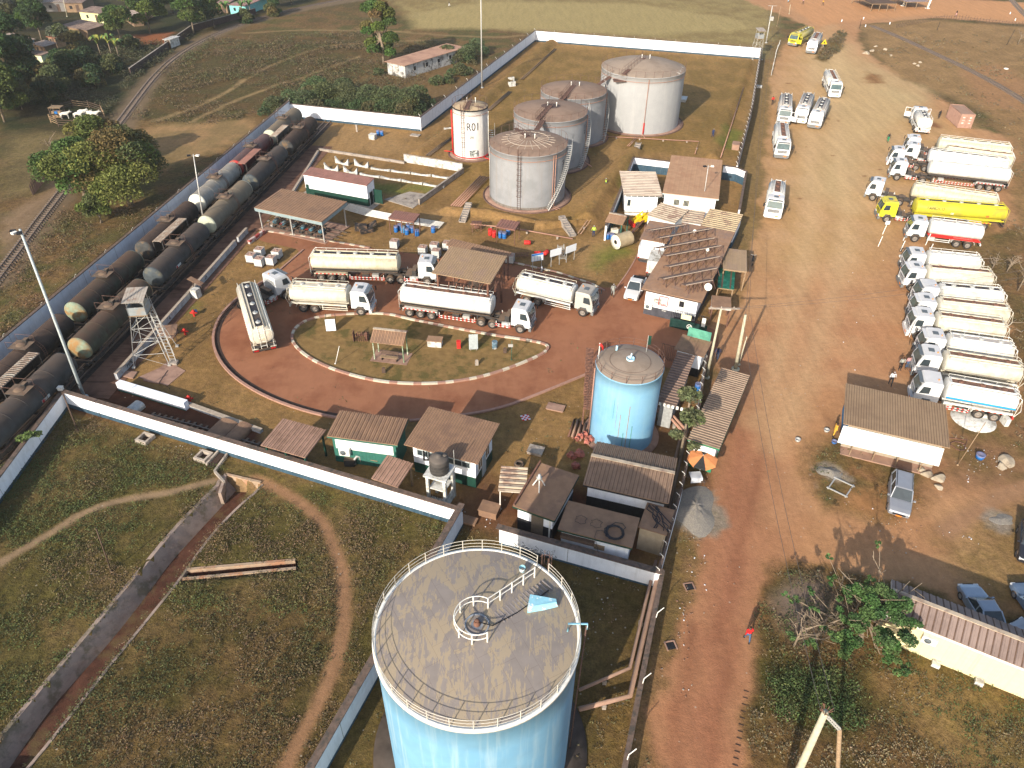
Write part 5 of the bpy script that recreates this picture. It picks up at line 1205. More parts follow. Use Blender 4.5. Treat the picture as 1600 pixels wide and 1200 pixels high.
# white switch house with red roof
b=B('switch_house','long white house with dark green base and brownish red roof beside the concrete saddles','building',[(472,272),(571,290),(587,278),(486,261)],3.3,3.6,wm=wallw,base=(dgreen,1.2),roofm=roofr,ov=.12,ovs=.12,ribh=.02)
b.feat('R',-.1,1.0,.9,2.0,black,'doorway',greyp); o=b.feat('R',.0,1.05,.05,2.1,dgreen,'door')
m=MB(); m.box((b.X+.75,b.Y*.55,1.1),(1.4,.06,2.1)); m.build('open_door',dgreen,b.t); b.feat('F',-.93,.9,.5,1.8,dgreen,'door')
m=MB(); m.box((0,0,.02),(2*b.X+2,2*b.Y+1.2,.1)); m.build('plinth',conc,b.t)
# loading canopy
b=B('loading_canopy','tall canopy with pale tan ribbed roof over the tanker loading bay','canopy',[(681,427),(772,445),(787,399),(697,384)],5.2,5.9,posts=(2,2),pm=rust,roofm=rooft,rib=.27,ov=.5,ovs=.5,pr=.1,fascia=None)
m=MB()
for x in (-2.2,-.8,.8,2.2): m.box((x,0,2.2),(.12,5.4,.12)); 
m.box((0,0,2.35),(1.3,5.0,.06)); m.build('loading_platform',dark,b.t)
m=MB()
for x in (-1.8,-.9,0,.9,1.8): m.tube([(x,-.6,.1),(x,-.6,3.3),(x,-1.8,3.9),(x,-2.2,3.2)],.06,5); m.tube([(x,.6,.1),(x,.6,3.3),(x,1.8,3.9)],.06,5)
m.build('loading_arm',rust,b.t)
m=MB()
for s in (-.4,.4): m.bar((3.2,-1.2+s,.3),(2.7,1.5+s,2.9),.06,.16); m.tube([(3.2,-1.2+s,1.2),(2.7,1.5+s,3.8)],.03,4)
for i in range(11): f=i/10; m.bar((3.2-.5*f,-1.6+2.7*f,.3+2.6*f),(3.2-.5*f,-.8+2.7*f,.3+2.6*f),.22,.04)
m.build('stair',rust,b.t)
b2=B('pipe_canopy','low brown lean-to roof behind the tan loading canopy','canopy',[(697,384),(790,403),(800,396),(705,371)],3.6,3.8,posts=(4,2),pm=rust,roofm=roofb,ov=.2)
# drum shelter
b=B('drum_shelter','small brown corrugated shelter on red posts over the blue drums','shelter',[(609,341),(650,347),(653,334),(614,328)],2.4,2.6,posts=(3,2),pm=rust,roofm=roofr,rib=.3,ov=.1,ovs=.1,pr=.05)
b=B('drum_shelter','little striped brown shelter beside the two red drums','shelter',[(773,354),(806,359),(812,347),(784,342)],2.3,2.5,posts=(2,2),pm=rust,roofm=roofr,rib=.36,ov=.1,ovs=.1,pr=.04,ribh=.08)
# bus shelter and bench on the island
b=B('island_shelter','small open shelter with brown roof over a bench on the round island','shelter',[(579,533),(628,541),(640,516),(585,512)],2.4,3.0,ridge=(.72,3.15),posts=(2,2),pm=mat('post_green_white',(.16,.22,.13),.7,.3,3,patch=(.5,.5,.4),pscale=1.5),roofm=roofb,rib=.3,ov=.25,ovs=.2,pr=.05,floor=concr)
t=thing('bench','dark wooden bench under the small island shelter','bench',b.t.location,b.az); m=MB(); m.box((0,-.6,.5),(1.9,.45,.06)); m.build('seat',wood,t); m=MB(); m.box((0,-.32,.85),(1.9,.06,.4)); m.build('backrest',woodd,t)
for x in (-.8,.8): m=MB(); m.box((x,-.6,.25),(.08,.4,.5)); m.build('leg',woodd,t)
# front row of sheds
b=B('open_shed','rust-brown ribbed open shed, leftmost of the sheds behind the long front wall','shed',[(405,695),(477,715),(510,672),(444,654)],2.6,2.9,posts=(3,2),pm=dgreen,roofm=mat('roof_sheet_rust',(.27,.165,.12),.75,.15,1.5,patch=(.20,.12,.085),pscale=.5),rib=.42,ov=.3,ovs=.3)
for i in range(4):
    p=at(432+14*i,707+3*i,.4); m=MB(); m.lathe([(0,0),(.32,0),(.34,.3),(.32,.6),(0,.62)],14); m.build('oil_drum',dark,label=('dark drum under the rust-brown shed, %s from the open end'%('nearest','second','third','farthest')[i]),cat='drum',loc=(p.x,p.y,0),group='dark drums under the rust-brown shed')
gw=mat('corrugated_green',(.035,.13,.10),.55,.12,4,streak=(.02,.07,.055),samt=.8,sscale=(9,9,.05)); ww_=mat('corrugated_white',(.72,.72,.69),.55,.05,4,streak=(.45,.44,.42),samt=.55,sscale=(9,9,.05))
b=B('generator_house','green corrugated container house with a white band and an outdoor air unit','building',[(509,681),(621,695),(638,655),(532,641)],3.2,3.4,wm=gw,roofm=roofb,rib=.36,ov=.3,ovs=.3,fascia=green,ribh=.07)
b.feat('F',0,2.15,2*b.X-.5,1.0,ww_,'white_panel',dep=.03)
o=b.feat('F',-.62,1.55,.95,.75,tubew,'air_conditioner',dep=.4); m=MB(); m.lathe([(0,0),(.26,0),(.26,-.02),(0,-.02)],16,(-.62*b.X-.1,-b.Y-.42,1.55),'Y'); m.build('fan_grille',cabgr,o)
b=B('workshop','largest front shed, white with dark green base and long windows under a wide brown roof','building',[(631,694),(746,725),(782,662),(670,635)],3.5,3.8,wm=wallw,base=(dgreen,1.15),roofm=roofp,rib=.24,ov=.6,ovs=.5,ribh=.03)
for u,w_ in ((-.6,1.5),(-.12,1.1),(.45,2.2)): b.feat('F',u,2.45,w_,.62,glass,'window',greyp,2)
b.feat('F',.0,.6,.7,1.1,dgreen,'hatch')
for u in (-.5,.35): b.feat('R',u,2.0,.8,1.1,glass,'window',tubew,1)
b.feat('R',-.05,1.1,.9,2.1,greyp,'door')
m=MB(); m.tube([(-1.6,-b.Y-.5,3.2),(-1.6,-b.Y-.5,2.2),(-1.3,-b.Y-.15,2.0)],.09,6); m.tube([(-1.1,-b.Y-.5,3.3),(-1.1,-b.Y-.5,2.5)],.07,6); m.build('downpipe',black,b.t)
b=B('lean_to','small rust-brown corrugated lean-to beside the long front wall','shed',[(580,747),(622,762),(646,724),(605,711)],2.1,2.5,posts=(2,2),pm=wood,roofm=MATS['roof_sheet_rust'],rib=.42,ov=.2,ovs=.2)
# water tower
p=at(690,782); t=thing('water_tower','black plastic water tank on a white concrete frame tower','water tower',(p.x,p.y,0),R_(-20))
m=MB(); m.lathe([(0,0),(.74,0),(.78,.06),(.78,.30),(.80,.33),(.78,.36),(.78,.62),(.80,.65),(.78,.68),(.78,.95),(.80,.98),(.78,1.01),(.78,1.32),(.70,1.42),(.4,1.58),(.25,1.62),(.25,1.72),(0,1.74)],30,(0,0,3.45)); m.lathe([(0,0),(.2,0),(.2,.14),(0,.15)],14,(.4,.3,4.93)); m.build('tank',mat('water_tank_black',(.045,.042,.04),.5,.2,3,dust=(.12,.10,.085),dustamt=.9),t)
for x in (-.75,.75):
    for y in (-.75,.75): m=MB(); m.box((x,y,1.65),(.24,.24,3.3)); m.build('leg',concw,t)
m=MB(); m.box((0,0,3.38),(2.0,2.0,.16)); m.build('platform',concw,t)
m=MB(); m.box((0,-.78,.55),(1.3,.1,1.1)); m.box((.78,0,.55),(.1,1.3,1.1)); m.box((0,0,1.9),(1.4,1.4,.1)); m.build('panel',concw,t)
for i in range(7): m=MB()
m=MB()
for i in range(7): m.box((-.45+.15*i,-.84,1.25),(.05,.04,.3))
m.build('grille',black,t)
m=MB(); m.tube([(.9,.9,0),(.9,.9,5.2)],.03,5); m.build('riser_pipe',steel,t)
# pump house cluster in front of the blue tank
b=B('striped_lean_to','striped corrugated lean-to on thin white posts left of the flat-roofed pump room','shed',[(771,765),(812,770),(834,731),(790,730)],2.5,2.8,posts=(2,2),pm=tubew,roofm=roofs,rib=.42,ribdir='x',ov=.15,ovs=.15,ribh=.1,pr=.04)
b=B('pump_room','flat-roofed pump room with a small roof siren, white above dark walls','building',[(801,790),(869,814),(903,742),(842,722)],3.0,3.2,wm=wallw,base=(black,1.5),roofm=roofp,ov=.35,ovs=.3,ribh=.0,rib=3,fascia=dgreen)
b.feat('F',.15,1.4,1.0,1.9,mat('brown_door',(.14,.11,.08),.7,.2,3),'door'); b.feat('F',.86,1.2,.12,2.4,tubew,'downpipe')
m=MB(); m.bar((-b.L/2+.12,-b.D/2,3.16),(-b.L/2+.12,b.D/2,3.36),.14,.16); m.build('roof_beam',rust,b.t)
t=thing('siren','small dark siren on splayed white legs on the pump room roof','siren',at(838,785-20,3.15),0); p=at(842,762,3.15); t.location=(p.x,p.y,3.14)
m=MB(); m.lathe([(0,0),(.2,.0),(.24,.2),(.12,.3),(.12,.5),(0,.55)],12,(0,0,.95)); m.build('head',steel,t)
for k in range(3): a=R_(120*k-90); m=MB(); m.tube([(.1*math.cos(a),.1*math.sin(a),1.0),(.55*math.cos(a),.55*math.sin(a),0)],.05,5); m.build('leg',tubew,t)
b=B('hose_store','flat-roofed store with a coil of black hose on its dusty roof','building',[(872,826),(987,856),(1001,809),(887,782)],2.8,2.8,wm=wallw,roofm=roofp,ov=.3,ovs=.25,ribh=.0,rib=3,fascia=dgreen)
b.feat('F',.15,1.6,.8,.5,wood,'window'); b.feat('F',-.5,2.0,2.6,.35,woodd,'ledge',dep=.3)
p=at(960,832,2.9); m=MB(); rng=random.Random(3)
for k in range(9): m.tube([(x+.05*math.sin(a_:=3*i+k),y,z) for i,(x,y,z) in enumerate(ringpts(.62+.035*(k%5)-.02*k*.5,.04+.035*(k//3),26,(rng.uniform(-.04,.04),rng.uniform(-.04,.04))))],.03,5,closed=True)
m.tube([(.5,.1,.05),(.9,.5,.03),(.7,.9,.03),(.2,1.0,.03),(-.1,.8,.03)],.028,5); m.tube([(-.5,.1,.05),(-1.3,.2,.03),(-1.5,-.4,.03),(-1.4,-.9,-.2),(-1.2,-1.1,-1)],.02,5)
m.build('hose_coil',mat('hose_black',(.03,.03,.035),.6,.3,5),label='coil of black hose lying on the flat store roof',cat='hose coil',loc=(p.x,p.y,2.86))
for q in ((908,812),(932,818)):
    p=at(*q,2.9); m=MB(); m.tube([(x+.1*math.sin(2*i),y+.07*math.cos(3*i),z) for i,(x,y,z) in enumerate(ringpts(.42,.03,16))],.018,4,closed=True); m.build('loose_wire',MATS['hose_black'],label='thin tangled black wire on the store roof, %s'%('nearer the hose coil' if q[0]>920 else 'farther from the hose coil'),cat='wire',loc=(p.x,p.y,2.87))
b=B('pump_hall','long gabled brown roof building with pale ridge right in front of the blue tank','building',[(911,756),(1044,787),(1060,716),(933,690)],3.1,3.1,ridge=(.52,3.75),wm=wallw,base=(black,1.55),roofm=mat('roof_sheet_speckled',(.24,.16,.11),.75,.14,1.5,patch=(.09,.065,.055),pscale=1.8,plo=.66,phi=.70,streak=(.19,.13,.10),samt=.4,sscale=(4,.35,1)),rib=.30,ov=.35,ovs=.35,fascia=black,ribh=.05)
b=B('link_roof','flat dusty slab roof strewn with dark cables between the pump hall and the wall','roof',[(1001,824),(1044,838),(1052,796),(1008,784)],2.6,2.6,wm=mat('block_wall',(.36,.29,.20),.9,.15,2),roofm=roofp,ov=.15,ovs=.1,ribh=0,rib=3)
m=MB(); rng=random.Random(8)
for k in range(7):
    x,y=-b.L/2+rng.random()*b.L*.4,b.D/2-.2; P=[]
    for i in range(9): P.append((x,y,2.64+.03*rng.random())); x+=rng.uniform(-.1,.55); y-=b.D/10
    m.tube([q for q in P if abs(q[0])<b.L/2+.3],.04,5)
m.build('cable',MATS['hose_black'],b.t)
# mats of barbed wire/ netting over the white wall
p=at(830,850,1.9); t=thing('wire_netting','tangled black netting draped over the white wall beside the pump room','netting',(p.x,p.y,0),R_(-16)); m=MB(); rng=random.Random(5)
for i in range(150):
    x=rng.uniform(-1.6,1.6); z=rng.uniform(.5,1.9); y=-.25-.5*rng.random(); P=[(x,y,z)]
    for k in range(4): x+=rng.uniform(-.3,.3); z+=rng.uniform(-.3,.3); y+=rng.uniform(-.1,.1); P.append((x,y,max(.1,z)))
    m.tube(P,.014,3)
m.build('wire',black,t)
# guard house and gate
b=B('guard_house','small guard house with a green gable board and white wall beside the gate','building',[(1054,546),(1106,559),(1107,533),(1066,521)],2.8,2.8,wm=wallw,base=(black,1.0),roofm=roofp,ov=.25,ovs=.3,ribh=.02,rib=.5)
m=MB(); m.box((.15,b.D/2-.05,3.3),(b.L-.7,.06,1.1)); m.build('gable_board',mat('green_board',(.10,.30,.21),.6,.12,2,patch=(.07,.22,.16),pscale=.7),b.t)
m=MB(); 
for i in range(9): m.box((-b.X-1.9+.2*i,b.Y*.1,1.0),(.05,.05,2.0))
m.box((-b.X-1.1,b.Y*.1,1.95),(1.9,.05,.05)); m.box((-b.X-1.1,b.Y*.1,.3),(1.9,.05,.05)); m.build('gate_bars',rust,b.t)
b=B('tank_shed','dark ribbed roof shed pressed against the right side of the blue tank','shed',[(1027,627),(1050,633),(1093,558),(1058,550)],3.0,3.1,wm=mat('shed_wall_grey',(.3,.3,.29),.8,.2,3,streak=(.12,.11,.1),samt=.6),roofm=mat('roof_sheet_dark',(.20,.135,.105),.75,.15,1.5,patch=(.14,.095,.075),pscale=.5),rib=.4,ribdir='x',ov=.3,ovs=.3,ribh=.07)
m=MB()
for i in range(8): m.box((-b.L/2+.3+i*.4,-b.D/2+.02,2.8),(.22,.05,.35))
m.build('valance',tubew,b.t)
b=B('fence_screen','leaning rows of rusty bars left of the medium blue tank','screen',[(905,655-20),(921,637),(931,545),(922,545)],2.3,2.3,posts=(2,3),pm=rust,roofm=rust,rib=.25,ribdir='x',ov=.05,ovs=.05,ribh=.1)
b=B('roadside_block','long narrow roadside building with ribbed roof, white and green end wall','building',[(1091,690),(1139,706),(1159,583),(1113,571)],3.1,3.1,wm=ww_,base=(mat('corrugated_green_bright',(.03,.20,.11),.55,.12,4,streak=(.015,.09,.05),samt=.8,sscale=(9,9,.05)),1.3),roofm=mat('roof_sheet_ochre',(.30,.215,.15),.75,.12,1.5,patch=(.23,.16,.115),pscale=.5),rib=.33,ribdir='x',ov=.15,ovs=.3,fascia=mat('fascia_green',(.02,.15,.08),.6,.1,3),ribh=.05)
b.feat('R',-.55,1.6,1.3,1.5,tubew,'shop_window',greyp,2); b.feat('L',-.1,1.5,.9,1.9,tubew,'door')
# main office
b=B('office','main office with dusty brown roof carrying rows of slanted panel frames','building',[(1015,455),(1112,473),(1136,362),(1055,344)],3.4,3.4,wm=wallw,base=(mat('navy_grey_paint',(.06,.06,.07),.7,.3,2),1.15),roofm=mat('roof_office',(.30,.175,.105),.8,.12,1.2,patch=(.23,.15,.11),pscale=.35,streak=(.33,.24,.18),samt=.3,sscale=(.3,2,1)),rib=.8,ov=.35,ovs=.5,ribh=.015,fascia=woodd)
OF=b
for i,((x0,y0),(x1,y1)) in enumerate((((1016,360),(1072,351)),((1031,372),(1114,357)),((1030,388),(1117,372)),((1042,400),(1127,384)),((1046,417),(1125,401)),((1037,436),(1121,419)),((1072,446),(1114,438)))):
    a=at(x0,y0,4.15); e=at(x1,y1,4.15); o=a.copy(); o.z=3.42; d=e-a; t=thing('panel_rack','slanted dusty panel rack, '+('first','second','third','fourth','fifth','sixth','seventh')[i]+' from the far end of the office roof','solar panel',o,0,'slanted panels on the office roof')
    e=d+Vector((0,0,.73)); a=Vector((0,0,.73)); n_=Vector((-d.y,d.x,0)).normalized(); up_=n_*1.15+Vector((0,0,-.42)); m=MB(); dn=Vector((0,0,-.04))
    m.add([a,e,e+up_,a+up_,a+dn,e+dn,e+up_+dn,a+up_+dn],[(0,1,2,3),(7,6,5,4),(0,4,5,1),(1,5,6,2),(2,6,7,3),(3,7,4,0)]); m.build('panel',mat('panel_dusty',(.20,.13,.095),.75,.08,1.5,patch=(.17,.11,.08),pscale=.6),t)
    m=MB(); m.bar(a+Vector((0,0,.03)),e+Vector((0,0,.03)),.07,.08,1); n=7
    for k in range(n):
        p=a.lerp(e,k/(n-1)); p0=Vector((p.x,p.y,0)); m.bar(p0,p,.05,.05); q=p0-n_*.7; m.bar(q,p,.05,.05)
        if k<n-1: m.bar(q,a.lerp(e,(k+1)/(n-1)),.045,.045)
        m.bar(p0+n_*1.1,p+up_,.05,.05)
    m.build('strut_frame',[tuber,mat('panel_edge',(.36,.28,.22),.7,.15,4)],t)
b=B('office_wing','brown-roofed wing at the far left corner of the main office','building',[(1000,372),(1039,381),(1058,350),(1014,345)],3.3,3.3,wm=wallw,base=(MATS['navy_grey_paint'],1.0),roofm=MATS['roof_office'],ov=.3,ovs=.3,ribh=.0,rib=2); b=OF
for (x,y,r_,lb) in ((1106,449,.42,'white satellite dish at the front right corner of the office roof'),(1105,391,.2,'small white dish between the panel racks, middle of the office roof'),(1085,362,.22,'small white dish between the panel racks, far end of the office roof')):
    p=at(x,y,3.9); t=thing('satellite_dish',lb,'satellite dish',(p.x,p.y,3.42)); m=MB(); m.lathe([(0,0),(r_*.5,.04),(r_,.16),(r_*1.02,.15),(r_*.5,.02),(0,-.03)],22); m.tr(lambda v:tuple(Matrix.Rotation(R_(50),3,'X')@Vector(v)+Vector((0,0,.5)))).build('dish',tubew,t); m=MB(); m.tube([(0,0,0),(0,0,.45)],.03,5); m.build('stand',steel,t)
b.feat('F',-.5,2.05,.9,.9,concw,'notice_board_pattern'); o=b.feat('F',-.28,2.2,1.0,1.15,mat('poster_pale_red',(.70,.50,.48),.6,.1,3,patch=(.7,.68,.64),pscale=1.4),'poster',redp)
b.feat('F',.42,2.35,.62,.8,black,'window',tubew); b.feat('F',.1,2.3,.55,.3,greyp,'number_plate')
m=MB(); m.box((0,0,0),(.1,.1,.1)); 
o=b.feat('F',-.82,1.25,.85,.65,tubew,'air_conditioner',dep=.35); m=MB(); m.lathe([(0,0),(.22,0),(.22,-.02),(0,-.02)],16,(-.82*b.X-.08,-b.Y-.37,1.25),'Y'); m.build('fan_grille',cabgr,o)
for k,(px,c_) in enumerate(((-.56,black),(-.48,black),(-.42,greyp))): pass
# small painted marks and lettering on the office front
Mf=lambda x,z,y=None:Matrix(((1,0,0,x),(0,0,-1,(-b.Y-.075) if y is None else y),(0,1,0,z),(0,0,0,1)))
textpart('NEFT',.34,black,b.t,Mf(-.5*b.X,2.2)); textpart('YARD',.26,black,b.t,Mf(-.5*b.X,1.85)); textpart('HSE',.34,redp,b.t,Mf(-.25*b.X,1.75,-b.Y-.09)); textpart('M.01',.26,tubew,b.t,Mf(-.2*b.X,1.0,-b.Y-.04))
# barred gate with round emblem standing in front
p=at(1075,510,.6); t=thing('barred_gate','dark green barred gate with a round white emblem in front of the office','gate',(p.x,p.y,0),b.az); m=MB(); m.box((0,0,.62),(4.1,.08,1.15)); m.build('panel',mat('gate_green_black',(.012,.035,.03),.6,.2,3),t)
m=MB()
for i in range(22): m.tube([(-2.0+4.0*i/21,0,1.2),(-2.0+4.0*i/21,0,2.3)],.022,4)
m.tube([(-2,0,2.3),(2,0,2.3)],.03,4); m.build('bars',black,t)
m=MB(); m.lathe([(.24,0),(.30,0),(.30,-.03),(.24,-.03)],24,(.15,-.05,.62),'Y'); m.bar((.15-.17,-.07,.45),(.15+.17,-.07,.79),.02,.07); m.bar((.0,-.07,.72),(.2,-.07,.5),.02,.05); m.build('emblem',tubew,t)
m=MB(); m.box((-.35,-.1,1.75),(1.1,.04,.62)); m.build('sign_board',mat('sign_pale_yellow',(.66,.64,.38),.6,.05,3),t); m=MB(); m.box((1.6,-.1,1.6),(.4,.05,1.1)); m.build('white_board',tubew,t)
# side canopy and green tarp
b=B('side_canopy','square tan tin roof on posts beside the office, shading a green sheet','canopy',[(1126,419),(1165,425),(1169,391),(1134,388)],2.7,2.7,posts=(2,2),pm=wood,roofm=rooft,rib=.5,ribh=.015,ov=.15,ovs=.15)
b=B('tarp_shelter','dark green tarpaulin shelter below the square tan tin roof','shelter',[(1119,448),(1146,452),(1150,422),(1126,419)],1.9,2.1,posts=(2,2),pm=wood,roofm=mat('tarp_green',(.012,.10,.065),.6,.2,2,patch=(.03,.17,.12),pscale=1.2),rib=.9,ribh=.03,ov=.1,ovs=.1)
b=B('gate_roof','small flat brown roof over the road gate beside the office','roof',[(1108,479),(1142,482),(1143,465),(1116,461)],2.4,2.4,posts=(2,2),pm=rust,roofm=roofp,ribh=.0,rib=3,ov=.1,ovs=.1,fascia=concw)
# small sheet roofs behind the office
b=B('stall','brown corrugated roof stall with pale slatted front, left of the row behind the office','shed',[(1019,340),(1063,349),(1068,328),(1025,313)],2.6,2.9,wm=ww_,roofm=roofs,rib=.5,ribdir='x',ov=.2,ovs=.1,ribh=.07)
b=B('stall','striped sheet roof stall in the middle of the row behind the office','shed',[(1066,345),(1097,352),(1102,330),(1070,328)],2.5,2.6,wm=wallw,roofm=roofs,rib=.6,ribdir='x',ov=.1,ovs=.1,ribh=.08)
b=B('stall','widest striped sheet roof stall, at the roadside end of the row','shed',[(1099,354),(1152,366),(1157,334),(1104,326)],2.5,2.7,wm=wallw,base=(wallb,1.1),roofm=mat('roof_sheet_yellowed',(.40,.31,.19),.7,.15,1.2,patch=(.24,.16,.11),pscale=.9),rib=.55,ribdir='x',ov=.1,ovs=.1,ribh=.08)
b=B('site_cabin','white cabin with striped pale roof and a barred veranda in the office compound','building',[(962,304),(1023,306),(1036,269),(980,268)],3.0,3.2,wm=wallw,roofm=mat('roof_sheet_pale',(.47,.39,.31),.65,.08,1.2,patch=(.36,.28,.22),pscale=.6),rib=.55,ribdir='x',ov=1.1,ovs=.4,ribh=.08)
m=MB(); Y=b.D/2
for i in range(26): m.box((-b.X+2*b.X*i/25,-Y,.75),(.04,.04,.9))
m.box((0,-Y,1.22),(2*b.X,.06,.06)); m.box((0,-Y,.15),(2*b.X,.2,.3)); m.build('railing',tubew,b.t); b.feat('F',-.75,1.4,.5,1.0,glass,'window',tubew)
m=MB()
for i in range(8): m.box((-b.X+.4+i*.85,-b.Y-.03,2.55),(.7,.04,.5))
m.build('upper_window',mat('louvre_glass',(.16,.17,.17),.3,.2,3),b.t)
b=B('compound_house','white house with broad dusty brown roof in the walled office compound','building',[(1032,300),(1119,311),(1133,250),(1052,243)],3.2,3.4,wm=wallw,roofm=mat('roof_sheet_orange_dust',(.38,.225,.13),.8,.1,1.2,patch=(.34,.19,.11),pscale=.5,streak=(.22,.13,.09),samt=.4,sscale=(.5,3,1)),ribh=.015,rib=.7,ov=.3,ovs=.35,fascia=greyp)
for u in (-.5,-.12): b.feat('F',u,1.9,.75,.85,glass,'window',mat('grille_cream',(.5,.45,.33),.6,.1,3),3)
# right side sheds
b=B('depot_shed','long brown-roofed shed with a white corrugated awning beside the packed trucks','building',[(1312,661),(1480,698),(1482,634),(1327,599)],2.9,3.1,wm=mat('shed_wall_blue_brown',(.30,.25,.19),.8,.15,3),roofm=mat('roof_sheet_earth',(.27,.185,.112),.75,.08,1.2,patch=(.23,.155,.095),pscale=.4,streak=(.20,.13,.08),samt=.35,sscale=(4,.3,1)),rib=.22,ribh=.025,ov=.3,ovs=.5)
m=MB(); L=b.L/2; n=int(2*L/.24)
xs=[]; 
for i in range(n): a=-L+.1+(2*L-.4)*i/n; w_=(2*L-.4)/n; xs+=[(a,0),(a+w_*.5,0),(a+w_*.6,.03),(a+w_*.9,.03)]
rows=[[(x,-b.D/2+.15,2.55+d) for x,d in xs],[(x-.25,-b.D/2-1.35,1.75+d) for x,d in xs]]; w_=len(xs); m.add([p for r in rows for p in r],[(j,j+1,w_+j+1,w_+j) for j in range(w_-1)]); 
m.add([(xs[0][0],-b.D/2+.15,2.53),(xs[-1][0],-b.D/2+.15,2.53),(xs[-1][0]-.25,-b.D/2-1.35,1.72),(xs[0][0]-.25,-b.D/2-1.35,1.72)],[(0,1,2,3)]); m.build('awning',mat('awning_white',(.72,.71,.66),.5,.04,3,streak=(.5,.45,.38),samt=.3,sscale=(4,.4,1)),b.t)
b.feat('L',0,1.5,2*b.Y-.2,2.4,mat('blue_side_paint',(.03,.17,.36),.6,.2,2),'blue_side_panel'); m=MB(); m.box((0,-b.Y-.5,.06),(2*b.X,1.2,.12)); m.build('plinth',concr,b.t)
for u in (-.8,-.3,.2,.7): m=MB(); m.box((u*b.X,-b.Y-.95,.85),(.08,.08,1.7)); m.build('post',wood,b.t)
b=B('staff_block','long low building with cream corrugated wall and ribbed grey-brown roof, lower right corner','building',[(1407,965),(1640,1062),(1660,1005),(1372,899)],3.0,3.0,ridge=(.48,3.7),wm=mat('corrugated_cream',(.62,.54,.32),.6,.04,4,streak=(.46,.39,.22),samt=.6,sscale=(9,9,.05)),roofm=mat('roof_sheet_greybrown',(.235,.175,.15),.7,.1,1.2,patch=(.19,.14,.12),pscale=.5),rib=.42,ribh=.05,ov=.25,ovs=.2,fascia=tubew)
o=b.feat('F',-.42,2.15,.9,.6,tubew,'air_conditioner',dep=.4); m=MB(); m.lathe([(0,0),(.22,0),(.22,-.02),(0,-.02)],16,(-.42*b.X-.08,-b.Y-.42,2.15),'Y'); m.build('fan_grille',cabgr,o)
o=b.feat('F',-.93,2.35,1.0,.6,tubew,'vent_blocks')
m=MB()
for i in range(5):
    for j in range(3): m.box((-.93*b.X-.4+i*.2,-b.Y-.06,2.16+j*.19),(.13,.02,.13))
m.build('opening',black,o)
for u in (-.78,-.2,.35): m=MB(); m.box((u*b.X,-b.Y-.25,.15),(.5,.45,.3)); m.build('step',concw,b.t)
# old house beyond the wall
b=B('derelict_house','old long house with dusty orange roof and flaking white walls beyond the wall','house',[(610,100),(650,105),(712,72),(688,64)],2.8,2.8,wm=mat('flaking_wall',(.46,.45,.42),.9,.15,2,patch=(.14,.13,.12),pscale=.9,plo=.5,phi=.6,streak=(.12,.11,.10),samt=.6),roofm=mat('roof_sheet_terracotta',(.40,.235,.16),.85,.1,1,patch=(.30,.17,.12),pscale=.5),ov=.5,ovs=.4,ribh=.02,rib=.8)
for u in (-.55,.05): b.feat('F',u,1.5,.8,1.0,concw,'window',woodd,1)
for u in (-.7,-.3,.1,.5): b.feat('R',u,1.6,.9,.9,black,'window',concw)
# village houses, far left
vb=mat('mud_brick_wall',(.23,.155,.095),.9,.15,3,patch=(.17,.11,.07),pscale=1.5); vr=mat('village_roof',(.25,.18,.14),.8,.2,1.5,patch=(.16,.11,.09),pscale=.9); vr2=mat('village_roof_pale',(.36,.29,.24),.75,.2,1.5,patch=(.2,.14,.11),pscale=.8)
for nm,lb,cn,z0,z1,wm_,rm_ in (
 ('mud-brick village house','mud-brick village house with wide brown roof among the trees',[(103,42),(135,47),(168,38),(116,28)],2.6,3.0,vb,vr),
 ('','low yellow-walled village house with grey roof near the top edge',[(128,17),(168,24),(177,11),(137,10)],2.4,2.8,mat('yellow_wall',(.62,.58,.30),.8,.1,3),vr),
 ('','village house with pale roof at the top edge behind the dark trees',[(69,5),(98,2),(118,-8),(75,-9)],2.5,2.7,mat('grey_wall',(.19,.18,.17),.9,.1,3),vr2),
 ('','dim brown-roofed village house at the top edge beside the pale one',[(102,6),(134,3),(140,-6),(112,-8)],2.5,2.7,vb,vr),
 ('','village house with pale tin roof and blue-grey end wall behind the left trees',[(0,56),(34,66),(54,60),(12,50)],2.6,2.6,mat('blue_grey_wall',(.16,.24,.28),.8,.1,3),vr2),
 ('','small pale green and blue village house at the edge of the left trees',[(36,84),(62,87),(80,81),(40,77)],2.4,2.6,mat('lime_wall',(.55,.60,.36),.8,.1,3),vr),
 ('','half-hidden brown-roofed village hut between the blue-walled house and the trees',[(56,70),(72,74),(86,66),(62,60)],2.3,2.5,vb,vr2),
 ('','little rusty-roofed village hut under the round green tree',[(76,58),(88,61),(98,54),(84,51)],2.2,2.4,vb,mat('village_roof_rust',(.33,.15,.10),.8,.2,2)),
 ('','village house with faded roof behind the mango trees',[(195,22),(206,28),(222,24),(205,12)],2.3,2.5,vb,vr2),
 ('','turquoise-walled village house at the top edge behind the banana plants',[(371,8),(398,11),(404,-6),(376,-7)],2.4,2.7,mat('turquoise_wall',(.20,.50,.48),.7,.15,3),mat('village_roof_pink',(.34,.20,.17),.8,.15,2)),
 ('','brown-roofed village house at the top edge, left of the turquoise one',[(345,6),(364,7),(368,-8),(348,-8)],2.4,2.7,vb,MATS['village_roof_pink'] if 'village_roof_pink' in MATS else vr),
 ('','tiny pale concrete hut beside the curved rail track',[(260,62),(272,63),(275,56),(263,55)],2.0,2.0,concw,concw)):
    b=B('village_house' if 'hut' not in lb else 'village_hut',lb,'house',cn,z0,z1,wm=wm_,roofm=rm_,ov=.3,ovs=.3,rib=.6,ribh=.03,group='village buildings beyond the track')
    b.feat('F',-.4,1.3,.7,.8,black,'window'); b.feat('F',.35,1.0,.8,1.9,woodd,'door')
